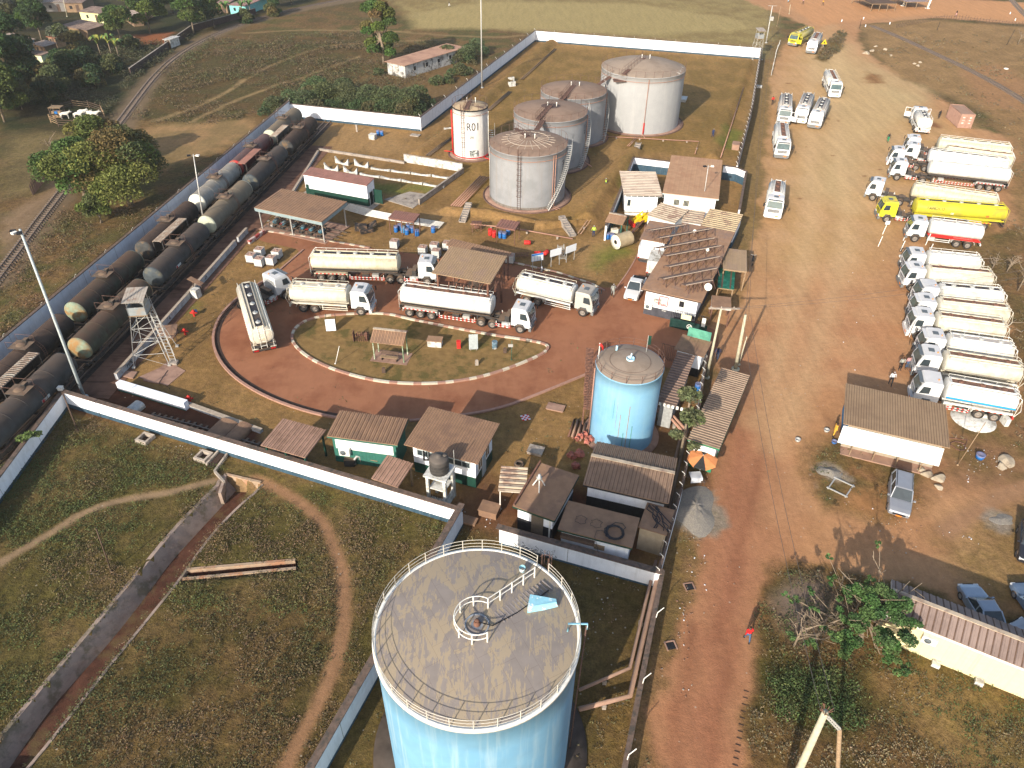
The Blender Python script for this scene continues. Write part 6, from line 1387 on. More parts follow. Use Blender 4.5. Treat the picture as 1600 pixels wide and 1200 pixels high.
# slatted platforms between the wagon rows
slm=mat('slat_roof',(.28,.21,.16),.8,.2,2,patch=(.4,.36,.3),pscale=1.5)
for (a,b_,lb,op) in (((-3.2,0),6,'x',0),):
    pass
def slats(i0,i1,label,solid=False):
    i0+=.6;i1-=.6
    p=lin(r1,AX,(i0+i1)/2); q=lin(r2,AX,0); cx=p[0]-2.55; cy=p[1]+.2
    t=thing('loading_rack',label,'loading rack',(cx,cy,0),R_(90-AX),'racks between the tank wagon rows'); L=i1-i0; m=MB(); n=int(L/.28)
    if solid: m.box((0,0,3.75),(L,1.2,.06)); [m.box((-L/2+L*(k+.5)/n,0,3.8),(.1,1.2,.05)) for k in range(n)]
    else:
        for k in range(n): m.box((-L/2+L*(k+.5)/n,0,3.6),(.13,1.05,.05))
        for s in (-.5,.5): m.box((0,s,3.54),(L,.1,.08))
    m.build('deck',roofr if solid else slm,t)
    for x in (-L/2+.2,L/2-.2):
        for s in (-.6,.6): m=MB(); m.box((x,s,1.8),(.1,.1,3.5)); m.build('post',dark,t)
slats(-8.5,-1.5,'slatted steel rack by the lower left picture edge between the wagon rows'); slats(21,29,'slatted steel rack between the wagon rows, third wagon from the left edge')
slats(46.5,54,'solid-roofed loading rack between the wagon rows beside the red wagon',True); slats(59,66,'small slatted rack between the last two pairs of wagons')
# ================= MASTS, POLES, WIRES
def zt(base,top):   # height of a vertical standing at base whose top is seen at row of top
    b=at(*base); lo,hi=0.,44.
    for _ in range(40):
        z=(lo+hi)/2; d=Vector((b.x,b.y,z-CAMH)); y=600-FPX*d.dot(_u)/d.dot(_f)
        if y>top[1]: lo=z
        else: hi=z
    return b,z
def mast(label,base,top,r0,r1_,name='lamp_mast',lean=True,mt=None,heads=0,cat='lamp mast',flood=True):
    b,h=zt(base,top); tp=at(top[0],top[1],h); d=tp-b; d.z=0
    t=thing(name,label,cat,(b.x,b.y,0)); m=MB(); m.tube([(0,0,0),(d.x*.5,d.y*.5,h/2),(d.x,d.y,h)],r0,10,r2=r1_); m.lathe([(r0*2.2,0),(r0*2.2,.12),(r0,.14)],10); m.build('pole',mt or steel,t)
    for k in range(heads):
        a=R_(200+k*(150 if heads<3 else 45)); m=MB(); e=Vector((d.x+.55*math.cos(a),d.y+.55*math.sin(a),h-.1)); m.tube([(d.x,d.y,h-.25),e],.03,4); m.box(e,(.42,.34,.16),1,rz=a); m.build('floodlight',[steel,tubew if k%2 else black],t)
    return t,b,h,Vector((b.x+d.x,b.y+d.y,h))
mast('tall pale lamp mast leaning past the tank wagons near the corner of the white walls',(132,621),(31,358),.17,.10,mt=greyp,heads=3)
mast('lamp mast standing between the rows of tank wagons',(322,372),(302,241),.10,.06,heads=2,mt=steel)
mast('very tall thin lamp mast beyond the slim R01 tank',(753,137),(751,-40),.16,.09,heads=2,mt=steel)
mast('lamp mast with two dark heads in front of the office compound house',(1096,332),(1107,258),.06,.05,heads=2,mt=steel)
wp=mat('pole_concrete',(.42,.38,.27),.85,.15,3)
t,_,_,PA=mast('thick concrete power pole by the near side of the roadside building',(1149,577),(1165,492),.20,.13,'power_pole',mt=wp,cat='power pole')
m=MB(); q=Vector((0,0,0))
mast('slim strut pole leaning beside the thick concrete power pole',(1154,570),(1167,526),.08,.06,'strut_pole',mt=wp,cat='power pole')
t,_,_,PB=mast('concrete power pole with a crossarm above the guard house',(1104,590),(1127,482),.15,.10,'power_pole',mt=wp,cat='power pole')
loc=PB-t.location; m=MB(); m.box(loc+Vector((.3,0,0)),(3.0,.14,.12)); 
for x in (-1,0,1.2): m.lathe([(.05,0),(.06,.15),(0,.18)],6,loc+Vector((x,0,.06)))
m.build('crossarm',conc,t)
t,_,_,PC=mast('power pole carrying a small transformer box near the far wall corner',(1197,67),(1207,9),.16,.10,'power_pole',mt=mat('pole_grey',(.40,.39,.36),.8,.1,3),cat='power pole')
loc=PC-t.location; m=MB(); m.box(loc,(2.2,.12,.12)); m.build('crossarm',conc,t); m=MB(); m.box(loc*.66+Vector((.3,0,0)),(.9,.6,.9)); m.build('transformer',steel,t)
t,_,_,PD=mast('thin bare pole on the verge right of the transformer pole',(1214,41),(1220,10),.08,.06,'wooden_pole',mt=wood,cat='pole')
mast('short thin pole at the far verge behind the yellow truck',(1233,22),(1235,7),.08,.06,'wooden_pole',mt=wp,cat='pole')
mast('rusty wooden pole with a white box on top at the corner of the near walls',(122,674),(97,612),.07,.06,'wooden_pole',mt=woodd,cat='pole')
p=at(95,608,1.95); m=MB(); m.box((0,0,0),(.42,.36,.4)); m.box((0,0,.22),(.5,.44,.05)); m.build('junction_box',tubew,label='weathered white box on the wall corner above the rail tracks',cat='box',loc=(p.x,p.y,1.98))
mast('thin dark pole in the weedy field below the footpath',(174,893),(150,826),.045,.04,'wooden_pole',mt=woodd,cat='pole')
mast('telegraph pole behind the village houses',(105,26),(98,-4),.10,.08,'wooden_pole',mt=wp,cat='pole')
t,_,_,PE=mast('stout concrete power pole rising from the bottom edge in the lower right scrub',(1222,1262),(1290,1112),.24,.16,'power_pole',mt=wp,cat='power pole')
t2,_,_,PF=mast('brown wooden pole joined to the stout concrete pole by a slatted crossarm',(1306,1262),(1312,1140),.13,.11,'wooden_pole',mt=wood,cat='power pole')
m=MB(); a=PE-Vector((0,0,.3)); b_=PF-Vector((0,0,.1)); o=a; a=a-o; b_=b_-o
for dz in (0,.22): m.bar(a+Vector((0,0,dz)),b_+Vector((0,0,dz)),.07,.08)
for i in range(10): q=a.lerp(b_,i/9); m.bar(q,q+Vector((0,0,.22)),.06,.06)
m.build('crossarm',steel,label='slatted metal crossarm between the two lower right poles',cat='crossarm',loc=o)
m=MB()
for i in range(16):
    a_=random.random()*6.28; m.tube([(.1*math.cos(a_),.1*math.sin(a_),-.1),(.3*math.cos(a_),.3*math.sin(a_),.1+.3*random.random())],.02,4)
m.build('pole_fittings',rust,label='tangle of insulators on top of the stout concrete pole',cat='insulators',loc=PE)
def wire(label,a,b,sag,r=.016,off=(0,0,0),name='power_line'):
    a=Vector(a);b=Vector(b); P=[a.lerp(b,i/30)+Vector((0,0,-sag*4*(i/30)*(1-i/30))) for i in range(31)]; m=MB(); m.tube([p-a for p in P],r,4); o=m.build(name,mat('wire_dark',(.10,.085,.075),.7,.2,4),label=label,cat='wire',loc=a,group='overhead power lines'); return o
wire('power line along the road, outer wire of the pair',PE+Vector((.4,0,.1)),PA+Vector((.5,0,0)),1.2); wire('power line along the road, inner wire of the pair',PE+Vector((-.3,0,.2)),PA+Vector((-.3,0,0)),1.2)
wire('long wire from the thick concrete pole to the transformer pole, upper one',PA,PC+Vector((.8,0,0)),1.5); wire('long wire from the thick concrete pole to the transformer pole, lower one',PA+Vector((.4,0,-.5)),PC+Vector((-.8,0,0)),1.9)
q1=at(1700,402,7.0); wire('wire crossing the truck park above the packed trucks, upper one',PB+Vector((1.3,0,.1)),q1,.7); wire('wire crossing the truck park above the packed trucks, lower one',PB+Vector((1.6,0,0)),q1+Vector((0,-1.2,-.2)),.8)
# lattice watch towers
def wtower(label,base,h,w0,w1,s=1):
    p=at(*base); t=thing('watch_tower',label,'watch tower',(p.x,p.y,0),R_(8)); legs=[]
    for i,(sx,sy) in enumerate(((-1,-1),(1,-1),(1,1),(-1,1))):
        m=MB(); a=Vector((sx*w0,sy*w0,0));b=Vector((sx*w1,sy*w1,h-1.6)); c=Vector((sx*w1,sy*w1,h)); m.tube([a,b,c],.04,5); m.box(a+Vector((0,0,.08)),(.3,.3,.2)); m.build('leg',steel,t); legs.append((a,b,c))
    m=MB(); n=4
    for f in range(4):
        a0,b0,_c=legs[f];a1_,b1,_c=legs[(f+1)%4]
        for k in range(n):
            f0,f1=k/n,(k+1)/n; m.tube([a0.lerp(b0,f1),a1_.lerp(b1,f1)],.022,4); m.tube([a0.lerp(b0,f0),a1_.lerp(b1,f1)] if k%2 else [a1_.lerp(b1,f0),a0.lerp(b0,f1)],.018,4)
    m.build('brace',steel,t)
    m=MB(); m.box((0,0,h-1.6),(2*w1+.3,2*w1+.3,.08)); m.build('platform',wood,t)
    sh=mat('tin_sheet',(.23,.25,.255),.6,.12,3,patch=(.25,.22,.19),pscale=1.5)
    m=MB()
    for sx in (-1,1): m.box((sx*(w1+.08),0,h-1.1),(.04,2*w1+.1,.9)); m.box((0,sx*(w1+.08),h-1.1),(2*w1+.1,.04,.9))
    m.build('screen',sh,t)
    m=MB(); q=Matrix.Rotation(R_(9),3,'X')
    for i in range(8): m.box(Vector((-w1-.25+(2*w1+.5)*(i+.5)/8,0,h+.28)),((2*w1+.5)/8*.93,2*w1+.9,.04),rot=q)
    m.build('roof',mat('tin_roof',(.32,.28,.235),.6,.15,2,patch=(.25,.18,.14),pscale=1.6),t); return t
wtower('lattice watch tower with tin roof standing over the low lettered wall',(244,558),7.2,1.75,.78)
wtower('small pale watch tower at the far corner of the tank farm wall',(1180,92),6.2,1.2,.7)
t=thing('tower_stair','long steep steel stair leaning on the near watch tower','stair',at(272,567),0); m=MB(); o=Vector(at(272,567)); 
tt=at(232,475,5.6)-o
for s in (-.3,.3): m.tube([Vector((s,0,.1)),tt+Vector((s,0,0))],.04,5); m.tube([Vector((s,0,1.0)),tt+Vector((s,0,.9))],.025,4)
for i in range(18): q=Vector((0,0,.1)).lerp(tt,i/18); m.bar(q-Vector((.3,0,0)),q+Vector((.3,0,0)),.05)
m.build('stringer',steel,t); m=MB(); m.box((0,-.1,.12),(.9,.7,.24)); m.build('footing',conc,t)
# ================= VEHICLES
silver=mat('car_silver',(.30,.32,.35),.3,.05,2,metal=.35,spec=.5,dust=DU,dustamt=.15); carw=mat('car_white',(.62,.62,.61),.3,.03,2,spec=.5,dust=DU,dustamt=.12)
carsb=mat('car_blue_silver',(.27,.31,.36),.25,.05,2,metal=.4,spec=.6); tail=mat('tail_red',(.4,.01,.01),.3,.1,3)
def car(label,paint,L=4.4,Wd=1.76,H=1.62,kind='suv',rails=False):
    t=thing('parked_car' if kind!='pickup' else 'pickup_truck',label,'car' if kind!='pickup' else 'pickup truck'); h=L/2; w_=Wd/2; zb=.95 if kind!='sedan' else .86
    def loft(secs,mi=0,name='body',mt=paint,cl=True):
        m=MB(); vs=[];n=8
        for x,wl,wu,z0,z1 in secs: vs+=[(x,-wl,z0),(x,-wl*1.0,(z0+z1)/2),(x,-wu,z1-.03),(x,-wu*.85,z1),(x,wu*.85,z1),(x,wu,z1-.03),(x,wl,(z0+z1)/2),(x,wl,z0)]
        k=len(secs); fs=[(i*n+j,i*n+(j+1)%n,(i+1)*n+(j+1)%n,(i+1)*n+j) for i in range(k-1) for j in range(n)]+[tuple(range(n)),tuple(range(k*n-1,(k-1)*n-1,-1))]
        m.add(vs,fs,mi,False); return m.build(name,mt,t)
    bd=loft([(-h,w_*.82,w_*.78,.42,zb-.12),(-h+.12,w_*.95,w_*.92,.32,zb),(-h+.9,w_,w_*.97,.26,zb+.04),(0,w_,w_*.97,.24,zb+.02),(h-1.25,w_,w_*.96,.26,zb+.0),(h-.45,w_*.97,w_*.9,.28,zb-.10),(h-.1,w_*.88,w_*.8,.30,zb-.2),(h,w_*.75,w_*.68,.36,zb-.32)])
    md=bd.modifiers.new('bevel','BEVEL'); md.width=.035; md.segments=2; md.limit_method='ANGLE'; md.angle_limit=R_(25)
    x0,x1=(-h+.15,h-1.35) if kind=='suv' else (-h+.75,h-1.35) if kind=='sedan' else (-.55,h-1.35)
    r0,r1__=(x0+.22,x1-.62) if kind=='suv' else (x0+.75,x1-.65) if kind=='sedan' else (x0+.12,x1-.65)
    g=MB(); ws=w_*.90; wr=w_*.74; zr=H-.05; zq=zb-.02
    g.add([(x0,-ws,zq),(x1,-ws,zq),(x1,ws,zq),(x0,ws,zq),(r0,-wr,zr),(r1__,-wr,zr),(r1__,wr,zr),(r0,wr,zr)],[(0,1,5,4),(1,2,6,5),(2,3,7,6),(3,0,4,7),(4,5,6,7)]); g.build('window',glass,t)
    m=MB(); m.add([(r0-.03,-wr-.02,zr),(r1__+.03,-wr-.02,zr),(r1__+.03,wr+.02,zr),(r0-.03,wr+.02,zr),(r0+.06,-wr+.08,H),(r1__-.06,-wr+.08,H),(r1__-.06,wr-.08,H),(r0+.06,wr-.08,H)],[(0,1,5,4),(1,2,6,5),(2,3,7,6),(3,0,4,7),(4,5,6,7),(3,2,1,0)])
    for s in (-1,1):
        m.bar((x1,s*ws,zq),(r1__,s*wr,zr),.07,.07); m.bar((x0,s*ws,zq),(r0,s*wr,zr),.10,.09)
        xm=(x0+x1)/2; m.bar((xm,s*(ws+.005),zq),((r0+r1__)/2,s*(wr+.005),zr),.07,.05)
    m.build('roof',paint,t)
    if rails:
        for s in (-1,1): m=MB(); m.tube([(r0+.05,s*(wr-.06),H+.07),(r1__-.1,s*(wr-.06),H+.07)],.025,5); m.build('roof_rail',black,t)
    if kind=='pickup': m=MB(); m.box(((-h+.15+x0)/2-.02,0,zb-.02),(x0+h-.3,Wd*.80,.12)); m.build('load_bed',black,t)
    for s in (-1,1):
        m=MB(); m.box((h-.14,s*w_*.66,zb-.30),(.22,.34,.14)); m.build('headlight',lampw,t)
        m=MB(); m.box((-h+.04,s*w_*.74,zb-.18),(.12,.16,.24)); m.build('tail_light',tail,t)
        m=MB(); m.box((x1-.15,s*(w_+.10),zb+.08),(.10,.18,.13)); m.build('mirror',paint,t)
    m=MB(); m.box((h-.01,0,.52),(.06,Wd*.55,.16)); m.build('grille',black,t); m=MB(); m.box((h+.035,0,.40),(.02,.44,.11)); m.build('number_plate',plate_o,t)
    for x in (-h+.82,h-.86):
        for y in (-w_+.10,w_-.10): wheel(t,x,y,.22,.34 if kind!='sedan' else .31)
    return t
def putcar(t,f,r_,z=.5):
    p=at(*f,z);q=at(*r_,z);d=p-q; t.location=((p.x+q.x)/2,(p.y+q.y)/2,.02); t.rotation_euler=(0,0,math.atan2(d.y,d.x))
putcar(car('silver off-roader with roof rails parked on the weedy patch below the long shed',silver,4.55,1.78,1.72,'suv',True),(1406,795),(1408,752),.7)
putcar(car('white double-cab pickup parked beside the office',carw,5.1,1.8,1.72,'pickup'),(985,464),(1000,434),.7)
putcar(car('blue-silver saloon parked behind the long cream-walled building',carsb,4.4,1.72,1.42,'sedan'),(1522,927),(1551,975),.7)
putcar(car('slate blue car half out of the picture at the right edge',mat('car_dark_blue',(.10,.14,.20),.3,.1,2,spec=.6),4.4,1.72,1.45,'sedan'),(1606,925),(1640,972),.7)
putcar(car('silver car cut by the right picture edge above the cream-walled building',silver,4.4,1.72,1.45,'sedan'),(1606,985),(1660,1030),.7)
putcar(car('dark car at the right picture edge above the shaded ground',mat('car_black',(.02,.02,.025),.3,.1,2,spec=.6),4.4,1.72,1.5,'suv'),(1610,872),(1612,826),.7)
def boxtruck(label,px,az,L,bedc,cabm=carw):
    p=at(*px); t=thing('box_truck',label,'truck',(p.x,p.y,.02),R_(90-az)); m=MB(); m.box((-L*.12,0,1.6),(L*.7,1.9,1.6)); m.build('body',bedc,t)
    m=MB(); m.prism([(L*.25,-.85),(L*.5-.1,-.85),(L*.5,-.6),(L*.5,.6),(L*.5-.1,.85),(L*.25,.85)],.6,2.1); m.build('cab',cabm,t); m=MB(); m.box((-L*.1,0,.62),(L*.85,1.5,.3)); m.build('chassis',dark,t)
    m=MB(); m.box((L*.5-.02,0,1.7),(.1,1.4,.5)); m.build('windscreen',glassg,t)
    for x in (-L*.3,L*.32):
        for y in (-.8,.8): wheel(t,x,y,.25,.4)
    for s in (-1,1): m=MB(); m.box((-L*.475,s*.8,.85),(.05,.18,.16)); m.build('tail_light',tail,t)
boxtruck('white panel truck tucked against the office wall, farther from the pickup',(1011,400),17,5.0,carw)
boxtruck('small white truck with a crate-like body between the pickup and the panel truck',(1024,424),17,4.6,concw)
# yellow tractor-like machine
p=at(1001,352); t=thing('yellow_machine','yellow wheeled machine with dark engine parked under the compound wall','machine',(p.x,p.y,0),R_(20)); m=MB(); m.box((0,0,.8),(2.6,.9,.35)); m.box((.8,0,1.25),(1.0,.8,.7)); m.bar((-1.2,-.35,.9),(.3,-.35,1.9),.12,.14); m.bar((-1.2,.35,.9),(.3,.35,1.9),.12,.14); m.box((-.4,0,1.3),(.5,.6,.6)); m.build('body',yell2,t)
m=MB(); m.box((-1.45,0,.5),(.3,1.6,.5)); m.build('blade',redp,t); m=MB(); m.tube([(.9,.2,1.6),(.9,.2,2.1)],.05,6); m.build('exhaust',dark,t)
for x in (-.8,.9):
    for y in (-.6,.6): wheel(t,x,y,.3,.45)
# big cream cylinder, canopy and crates in that corner
p=at(962,378,1.0); t=thing('drum_tank','large cream cylinder tank lying beside the reddish plank near the office','tank',(p.x,p.y,0),R_(35)); m=MB(); m.lathe([(.95,0),(.95,2.4)],28,(0,0,.97),'X'); m.build('shell',mat('cylinder_tan',(.34,.27,.17),.7,.15,2),t); m=MB(); m.lathe([(.3,-.02),(.97,-.02),(.97,.03),(.97,.0)],28,(0,0,.97),'X'); m.build('end_plate',cream,t); m=MB(); m.lathe([(0,-.03),(.24,-.03)],16,(0,0,.97),'X'); m.build('manhole',black,t)
t.location=(p.x,p.y,0)
a,b_=at(972,384,.3),at(1008,347,.3); m=MB(); m.bar(Vector((0,0,.5)),b_-a+Vector((0,0,.6)),.35,.12); m.build('plank',rust,label='long reddish plank sloping past the cream cylinder tank',cat='plank',loc=a)
b=B('crate_canopy','small gabled brown canopy over stacked crates in the corner by the cream cylinder','canopy',[(946,346),(977,352),(981,336),(957,331)],2.4,2.4,ridge=(.5,2.9),posts=(2,2),pm=green,roofm=roofb,rib=.5,ribh=.02,ov=.2,ovs=.2)
for (x,y,z,lb) in ((957,369,0,'white crate at the left foot of the stack by the small canopy'),(964,366,0,'white crate at the right foot of the stack by the small canopy'),(960,364,.6,'white crate on top of the stack by the small canopy')):
    p=at(x,y,z); m=MB(); m.box((0,0,.3),(.8,.6,.55)); m.box((0,0,.6),(.86,.66,.05)); m.build('crate',cream,label=lb,cat='crate',loc=(p.x,p.y,z),rz=.3,group='white crates by the small canopy')
# shipping container
a,b1,c1_=at(1480,187),at(1495,200),at(1516,201)
u=(b1-a); cz=2.59; t=thing('shipping_container','dusty pink shipping container beside the open-doored tanker','container'); d1=(c1_-b1); L1=6.06; 
az=math.atan2(d1.y,d1.x); e=Vector((math.cos(az),math.sin(az),0)); nrm=Vector((-e.y,e.x,0)); ctr=b1+e*1.22+nrm*3.0; t.location=(ctr.x,ctr.y,0); t.rotation_euler=(0,0,az)
pk=mat('container_pink',(.33,.20,.15),.7,.12,2,patch=(.28,.16,.12),pscale=.8,dust=DU,dustamt=.5)
m=MB(); n=24
for s in (-1,1):
    pr=[]
    for i in range(n):
        y=-2.95+5.9*i/n; w_=5.9/n; pr+=[(s*1.2,y),(s*1.2,y+w_*.5),(s*1.165,y+w_*.6),(s*1.165,y+w_*.9)]
    pr.append((s*1.2,2.95)); vs=[(x,y,z) for z in (.15,2.45) for x,y in pr]; k=len(pr); m.add(vs,[(i,i+1,k+i+1,k+i) for i in range(k-1)])
m.box((0,0,2.47),(2.40,6.0,.06)); m.box((0,0,.1),(2.4,6.0,.12)); m.box((0,2.98,1.3),(2.4,.05,2.3)); m.build('body',pk,t)
m=MB()
for x in (-1.17,1.17):
    for y in (-2.98,2.98): m.box((x,y,1.3),(.14,.14,2.59))
    m.box((x,0,2.54),(.12,6.06,.1))
for y in (-2.98,2.98): m.box((0,y,2.54),(2.4,.12,.1))
m.build('frame',pk,t)
for s in (-1,1):
    m=MB(); m.box((s*.58,-2.99,1.3),(1.13,.05,2.3)); d_=m.build('door',pk,t); m=MB()
    for x in (.3,.85): m.tube([(s*x,-3.04,.2),(s*x,-3.04,2.4)],.025,5)
    m.build('lock_bar',pk,d_); 
    for z in (1.95,1.45,.95): m=MB(); m.box((s*.6,-3.025,z),(.42,.01,.18)); m.build('label_plate',concw,d_)
# ================= DRUMS, TOTES, BOARDS, PIPES
def lathing(name,label,cat,px,prof,mt,z=0,group=None,n=18,axis='Z',rz=0,cz=0):
    p=at(*px,z); m=MB(); m.lathe(prof,n,(0,0,cz),axis); return m.build(name,mt,label=label,cat=cat,group=group,loc=(p.x,p.y,z),rz=rz)
DR=[(0,0),(.29,0),(.30,.02),(.29,.29),(.305,.31),(.29,.33),(.29,.58),(.305,.60),(.29,.62),(.30,.88),(.27,.87),(0,.87)]
for k,(x,y,lb) in enumerate(((619,362,'leftmost blue drum under the red-posted shelter'),(625,359,'blue drum behind the leftmost one under the shelter'),(630,363,'pale blue drum in the middle under the shelter'),(636,366,'darkest blue drum at the front of the shelter group'),(638,359,'blue drum at the back right under the shelter'),(644,363,'rightmost blue drum still under the shelter'),(652,368,'blue drum standing just outside the shelter on its right'),(677,363,'lone blue drum in the green tuft beyond the white pipe rack'),(742+123,382+0,'')) ):
    if not lb: continue
    lathing('plastic_drum',lb,'drum',(x,y),DR,blue if k!=2 else mat('blue_plastic_pale',(.07,.25,.45),.5,.15,4,dust=DU,dustamt=.5),group='blue drums near the small shelters')
for k,(x,y,lb) in enumerate(((782,371,'dark blue drum left of its pair under the striped shelter'),(788,372,'paler blue drum beside the dark one under the striped shelter'),(794,366,'blue drum at the back under the striped shelter'),(591,211,'dark blue drum on the lawn near the far white wall'),(597,212,'pale blue drum on the lawn near the far white wall'),(949,373,'blue drum left of its twin beside the white crates'),(956,374,'blue drum right of its twin beside the white crates'),(1089,610,'blue drum behind the roadside wall near the blue tank'))):
    lathing('plastic_drum',lb,'drum',(x,y),DR,blue,group='blue drums near the small shelters')
for (x,y,lb) in ((766,367,'red drum left of its twin beside the striped shelter'),(772,370,'red drum right of its twin beside the striped shelter')):
    t=lathing('steel_drum',lb,'drum',(x,y),DR,redp,group='red drums'); 
for (x,y,a,lb) in ((824,382,0,'red drum lying alone on the shaded lawn'),(840,399,20,'red drum lying behind the blue notice board'),(853,398,60,'fat red drum with white band lying near the white boards')):
    t=lathing('steel_drum',lb,'drum',(x,y),[(0,-.44),(.29,-.44),(.30,-.42),(.29,-.15),(.305,-.13),(.29,-.1),(.29,.15),(.305,.17),(.29,.2),(.30,.44),(0,.44)],redp,axis='X',rz=R_(a),cz=.3,group='red drums')
lathing('plastic_drum','blue and white topped bin on the right part of the round island','drum',(773,544),DR,mat('bin_grey_blue',(.10,.16,.20),.6,.2,3,patch=(.5,.5,.48),pscale=2))
for (x,y,lb) in ((717,544,'red extinguisher box on the island beside the grey sheet board'),(505,357+0,'')):
    if lb: p=at(x,y); m=MB(); m.box((0,0,.45),(.4,.35,.9)); m.box((0,0,.92),(.46,.4,.05)); m.build('extinguisher_box',redp,label=lb,cat='box',loc=p)
def ibc(label,px,z=0,cages=tubew,gr='caged liquid totes'):
    p=at(*px,z); t=thing('liquid_tote',label,'tote',(p.x,p.y,z),R_(-12),gr); m=MB(); m.box((0,0,.62),(.98,.98,.92)); b_=m.build('bottle',mat('tote_plastic',(.52,.52,.49),.6,.1,3,dust=DU,dustamt=.5),t)
    m=MB(); m.box((0,0,1.09),(1.0,1.0,.02)); m.lathe([(.13,0),(.13,.07),(0,.08)],12,(0,0,1.1)); m.build('lid',mat('tote_lid_dusty',(.33,.21,.16),.8,.2,3),t)
    m=MB(); m.box((0,0,.07),(1.05,1.05,.13)); m.build('pallet',woodd,t); m=MB()
    for s in (-1,1):
        for i in range(6): v=-.5+i*.2; m.tube([(v,s*.51,.13),(v,s*.51,1.1)],.014,4); m.tube([(s*.51,v,.13),(s*.51,v,1.1)],.014,4)
        for zz in (.35,.6,.85,1.1): m.tube([(-.51,s*.51,zz),(.51,s*.51,zz)],.014,4); m.tube([(s*.51,-.51,zz),(s*.51,.51,zz)],.014,4)
    m.build('cage',cages,t)
for (x,y,lb) in ((407,400,'white caged tote at the back of the group beside the painted kerb'),(394,409,'white caged tote leftmost of the group beside the painted kerb'),(407,415,'white caged tote at the front of the group beside the painted kerb'),(425,413,'white caged tote right of the front one beside the painted kerb'),(434,403,'white caged tote rightmost of the group beside the painted kerb')): ibc(lb,(x,y))
for (x,y,lb) in ((617,387,'grey caged tote standing alone behind the rust-stained tanker'),(661,397,'grey caged tote leftmost of those left of the tan canopy'),(679,392,'grey caged tote at the back of those left of the tan canopy'),(682,402,'grey caged tote at the front of those left of the tan canopy'),(699,390,'grey caged tote half hidden by the tan canopy'),(788,409,'caged tote at the right end of the low brown lean-to, left one'),(797,410,'caged tote at the right end of the low brown lean-to, right one')): ibc(lb,(x,y),cages=steel)
def board(label,a,b_,h,z0,mt,name='notice_board',legs=True,cat='sign',face=None):
    p=at(*a,0);q=at(*b_,0); d=q-p; L=d.length; c=(p+q)/2; t=thing(name,label,cat,(c.x,c.y,0),math.atan2(d.y,d.x)); m=MB(); m.box((0,0,z0+h/2),(L,.05,h)); pn=m.build('panel',mt,t)
    for s in (-.38,.38): m=MB(); m.box((s*L,.04,(z0+h)/2),(.06,.06,z0+h)); m.build('post',steel,t)
    return t,L
wb=mat('board_white',(.62,.64,.66),.5,.05,2)
t,L=board('blue and white notice board with four sheets, leftmost of the three boards',(830,424),(848,421),1.0,1.35,mat('board_pale_blue',(.36,.48,.58),.5,.05,2)); m=MB(); m.box((0,-.035,2.25),(L,.02,.2)); m.build('header',blue,t)
for i in range(4): m=MB(); m.box((-L/2+L*(i+.5)/4,-.035,1.73),(L/4-.1,.02,.65)); m.build('notice',wb,t)
board('blank white board in the middle of the three boards',(859,418),(876,413),.95,1.45,wb); board('blank white board at the right of the three boards',(883,411),(899,405),.95,1.3,wb)
p=at(877,398,.5); t=thing('folded_stand','grey slatted steel stand leaning behind the white boards','stand',(p.x,p.y,0),.2); m=MB()
for i in range(9): m.bar((-.4,.12*i-.5,.2+.16*i),(.4,.12*i-.5,.2+.16*i),.06,.06)
for s in (-.4,.4): m.bar((s,-.6,.05),(s,.5,1.7),.06,.08); m.bar((s,.5,1.7),(s,.9,0),.05,.05)
m.build('rail',steel,t)
p=at(740,547); t=thing('sheet_board','tall grey corrugated sheet board standing on the round island','board',(p.x,p.y,0),.08); m=MB()
for i in range(8): m.box((-.42+.12*i,.02*(i%2),1.05),(.11,.04,1.9))
m.build('panel',greyp,t); m=MB(); m.box((-.3,.04,.1),(.08,.3,.2)); m.box((.3,.04,.1),(.08,.3,.2)); m.build('foot',conc,t)
p=at(518,518); t=thing('white_board','leaning white panel on dark rods at the left end of the island','board',(p.x,p.y,0),.15); m=MB(); m.box((0,0,.85),(1.05,.10,1.35),rot=Matrix.Rotation(R_(-10),3,'X')); m.build('panel',wb,t)
for s in (-.5,.5): m=MB(); m.tube([(s,.0,0),(s+.1,.5,2.0)],.03,4); m.build('rod',black,t)
p=at(680,540); t=thing('meter_box','low white block cabinet with a brown lid on the island','cabinet',(p.x,p.y,0),-.12); m=MB(); m.box((0,0,.4),(1.5,.8,.8)); m.build('body',concw,t); m=MB(); m.box((0,.02,.84),(1.65,.95,.09),rot=Matrix.Rotation(.06,3,'X')); m.build('lid',roofb,t)
p=at(566,532); t=thing('valve_manifold','rusty valve and pipe manifold on the island left of the shelter','pipes',(p.x,p.y,0),0); m=MB()
for i in range(6): x=-.6+.24*i; m.tube([(x,-.2,0),(x,-.2,.9+.3*(i%2)),(x+.2,.3,.9)],.06,5); 
m.lathe([(0,0),(.26,0),(.26,.9),(0,1)],12,(.5,.1,0)); m.tube([(-.8,.3,.5),(.8,.3,.5)],.09,6); m.box((-.85,0,.6),(.05,.8,1.2)); m.build('pipe',rust,t)
mast('thin white leaning post with a guy wire on the lawn of the island',(524,569),(530,541),.04,.03,'stake',mt=tubew,cat='post')
t,_,_,q=mast('green post with a small grey plate at the right tip of the island',(799,563),(800,532),.03,.03,'sign_post',mt=green,cat='sign'); m=MB(); m.box((-.1,-.05,1.9),(.5,.04,.35)); m.build('plate',steel,t)
for (x,y,lb) in ((745,571,'small leaning grey slab on the near lawn of the island'),(789,552,'small dark green stub near the right tip of the island'),(600,583,'small blackened stump near the lower kerb of the island')):
    p=at(x,y); m=MB(); m.prism([(-.18,-.1),(.18,-.08),(.14,.12),(-.15,.1)],0,.65); m.box((0,0,.68),(.22,.12,.08)); m.build('marker_stone',conc if 'grey' in lb else woodd,label=lb,cat='marker',loc=p)
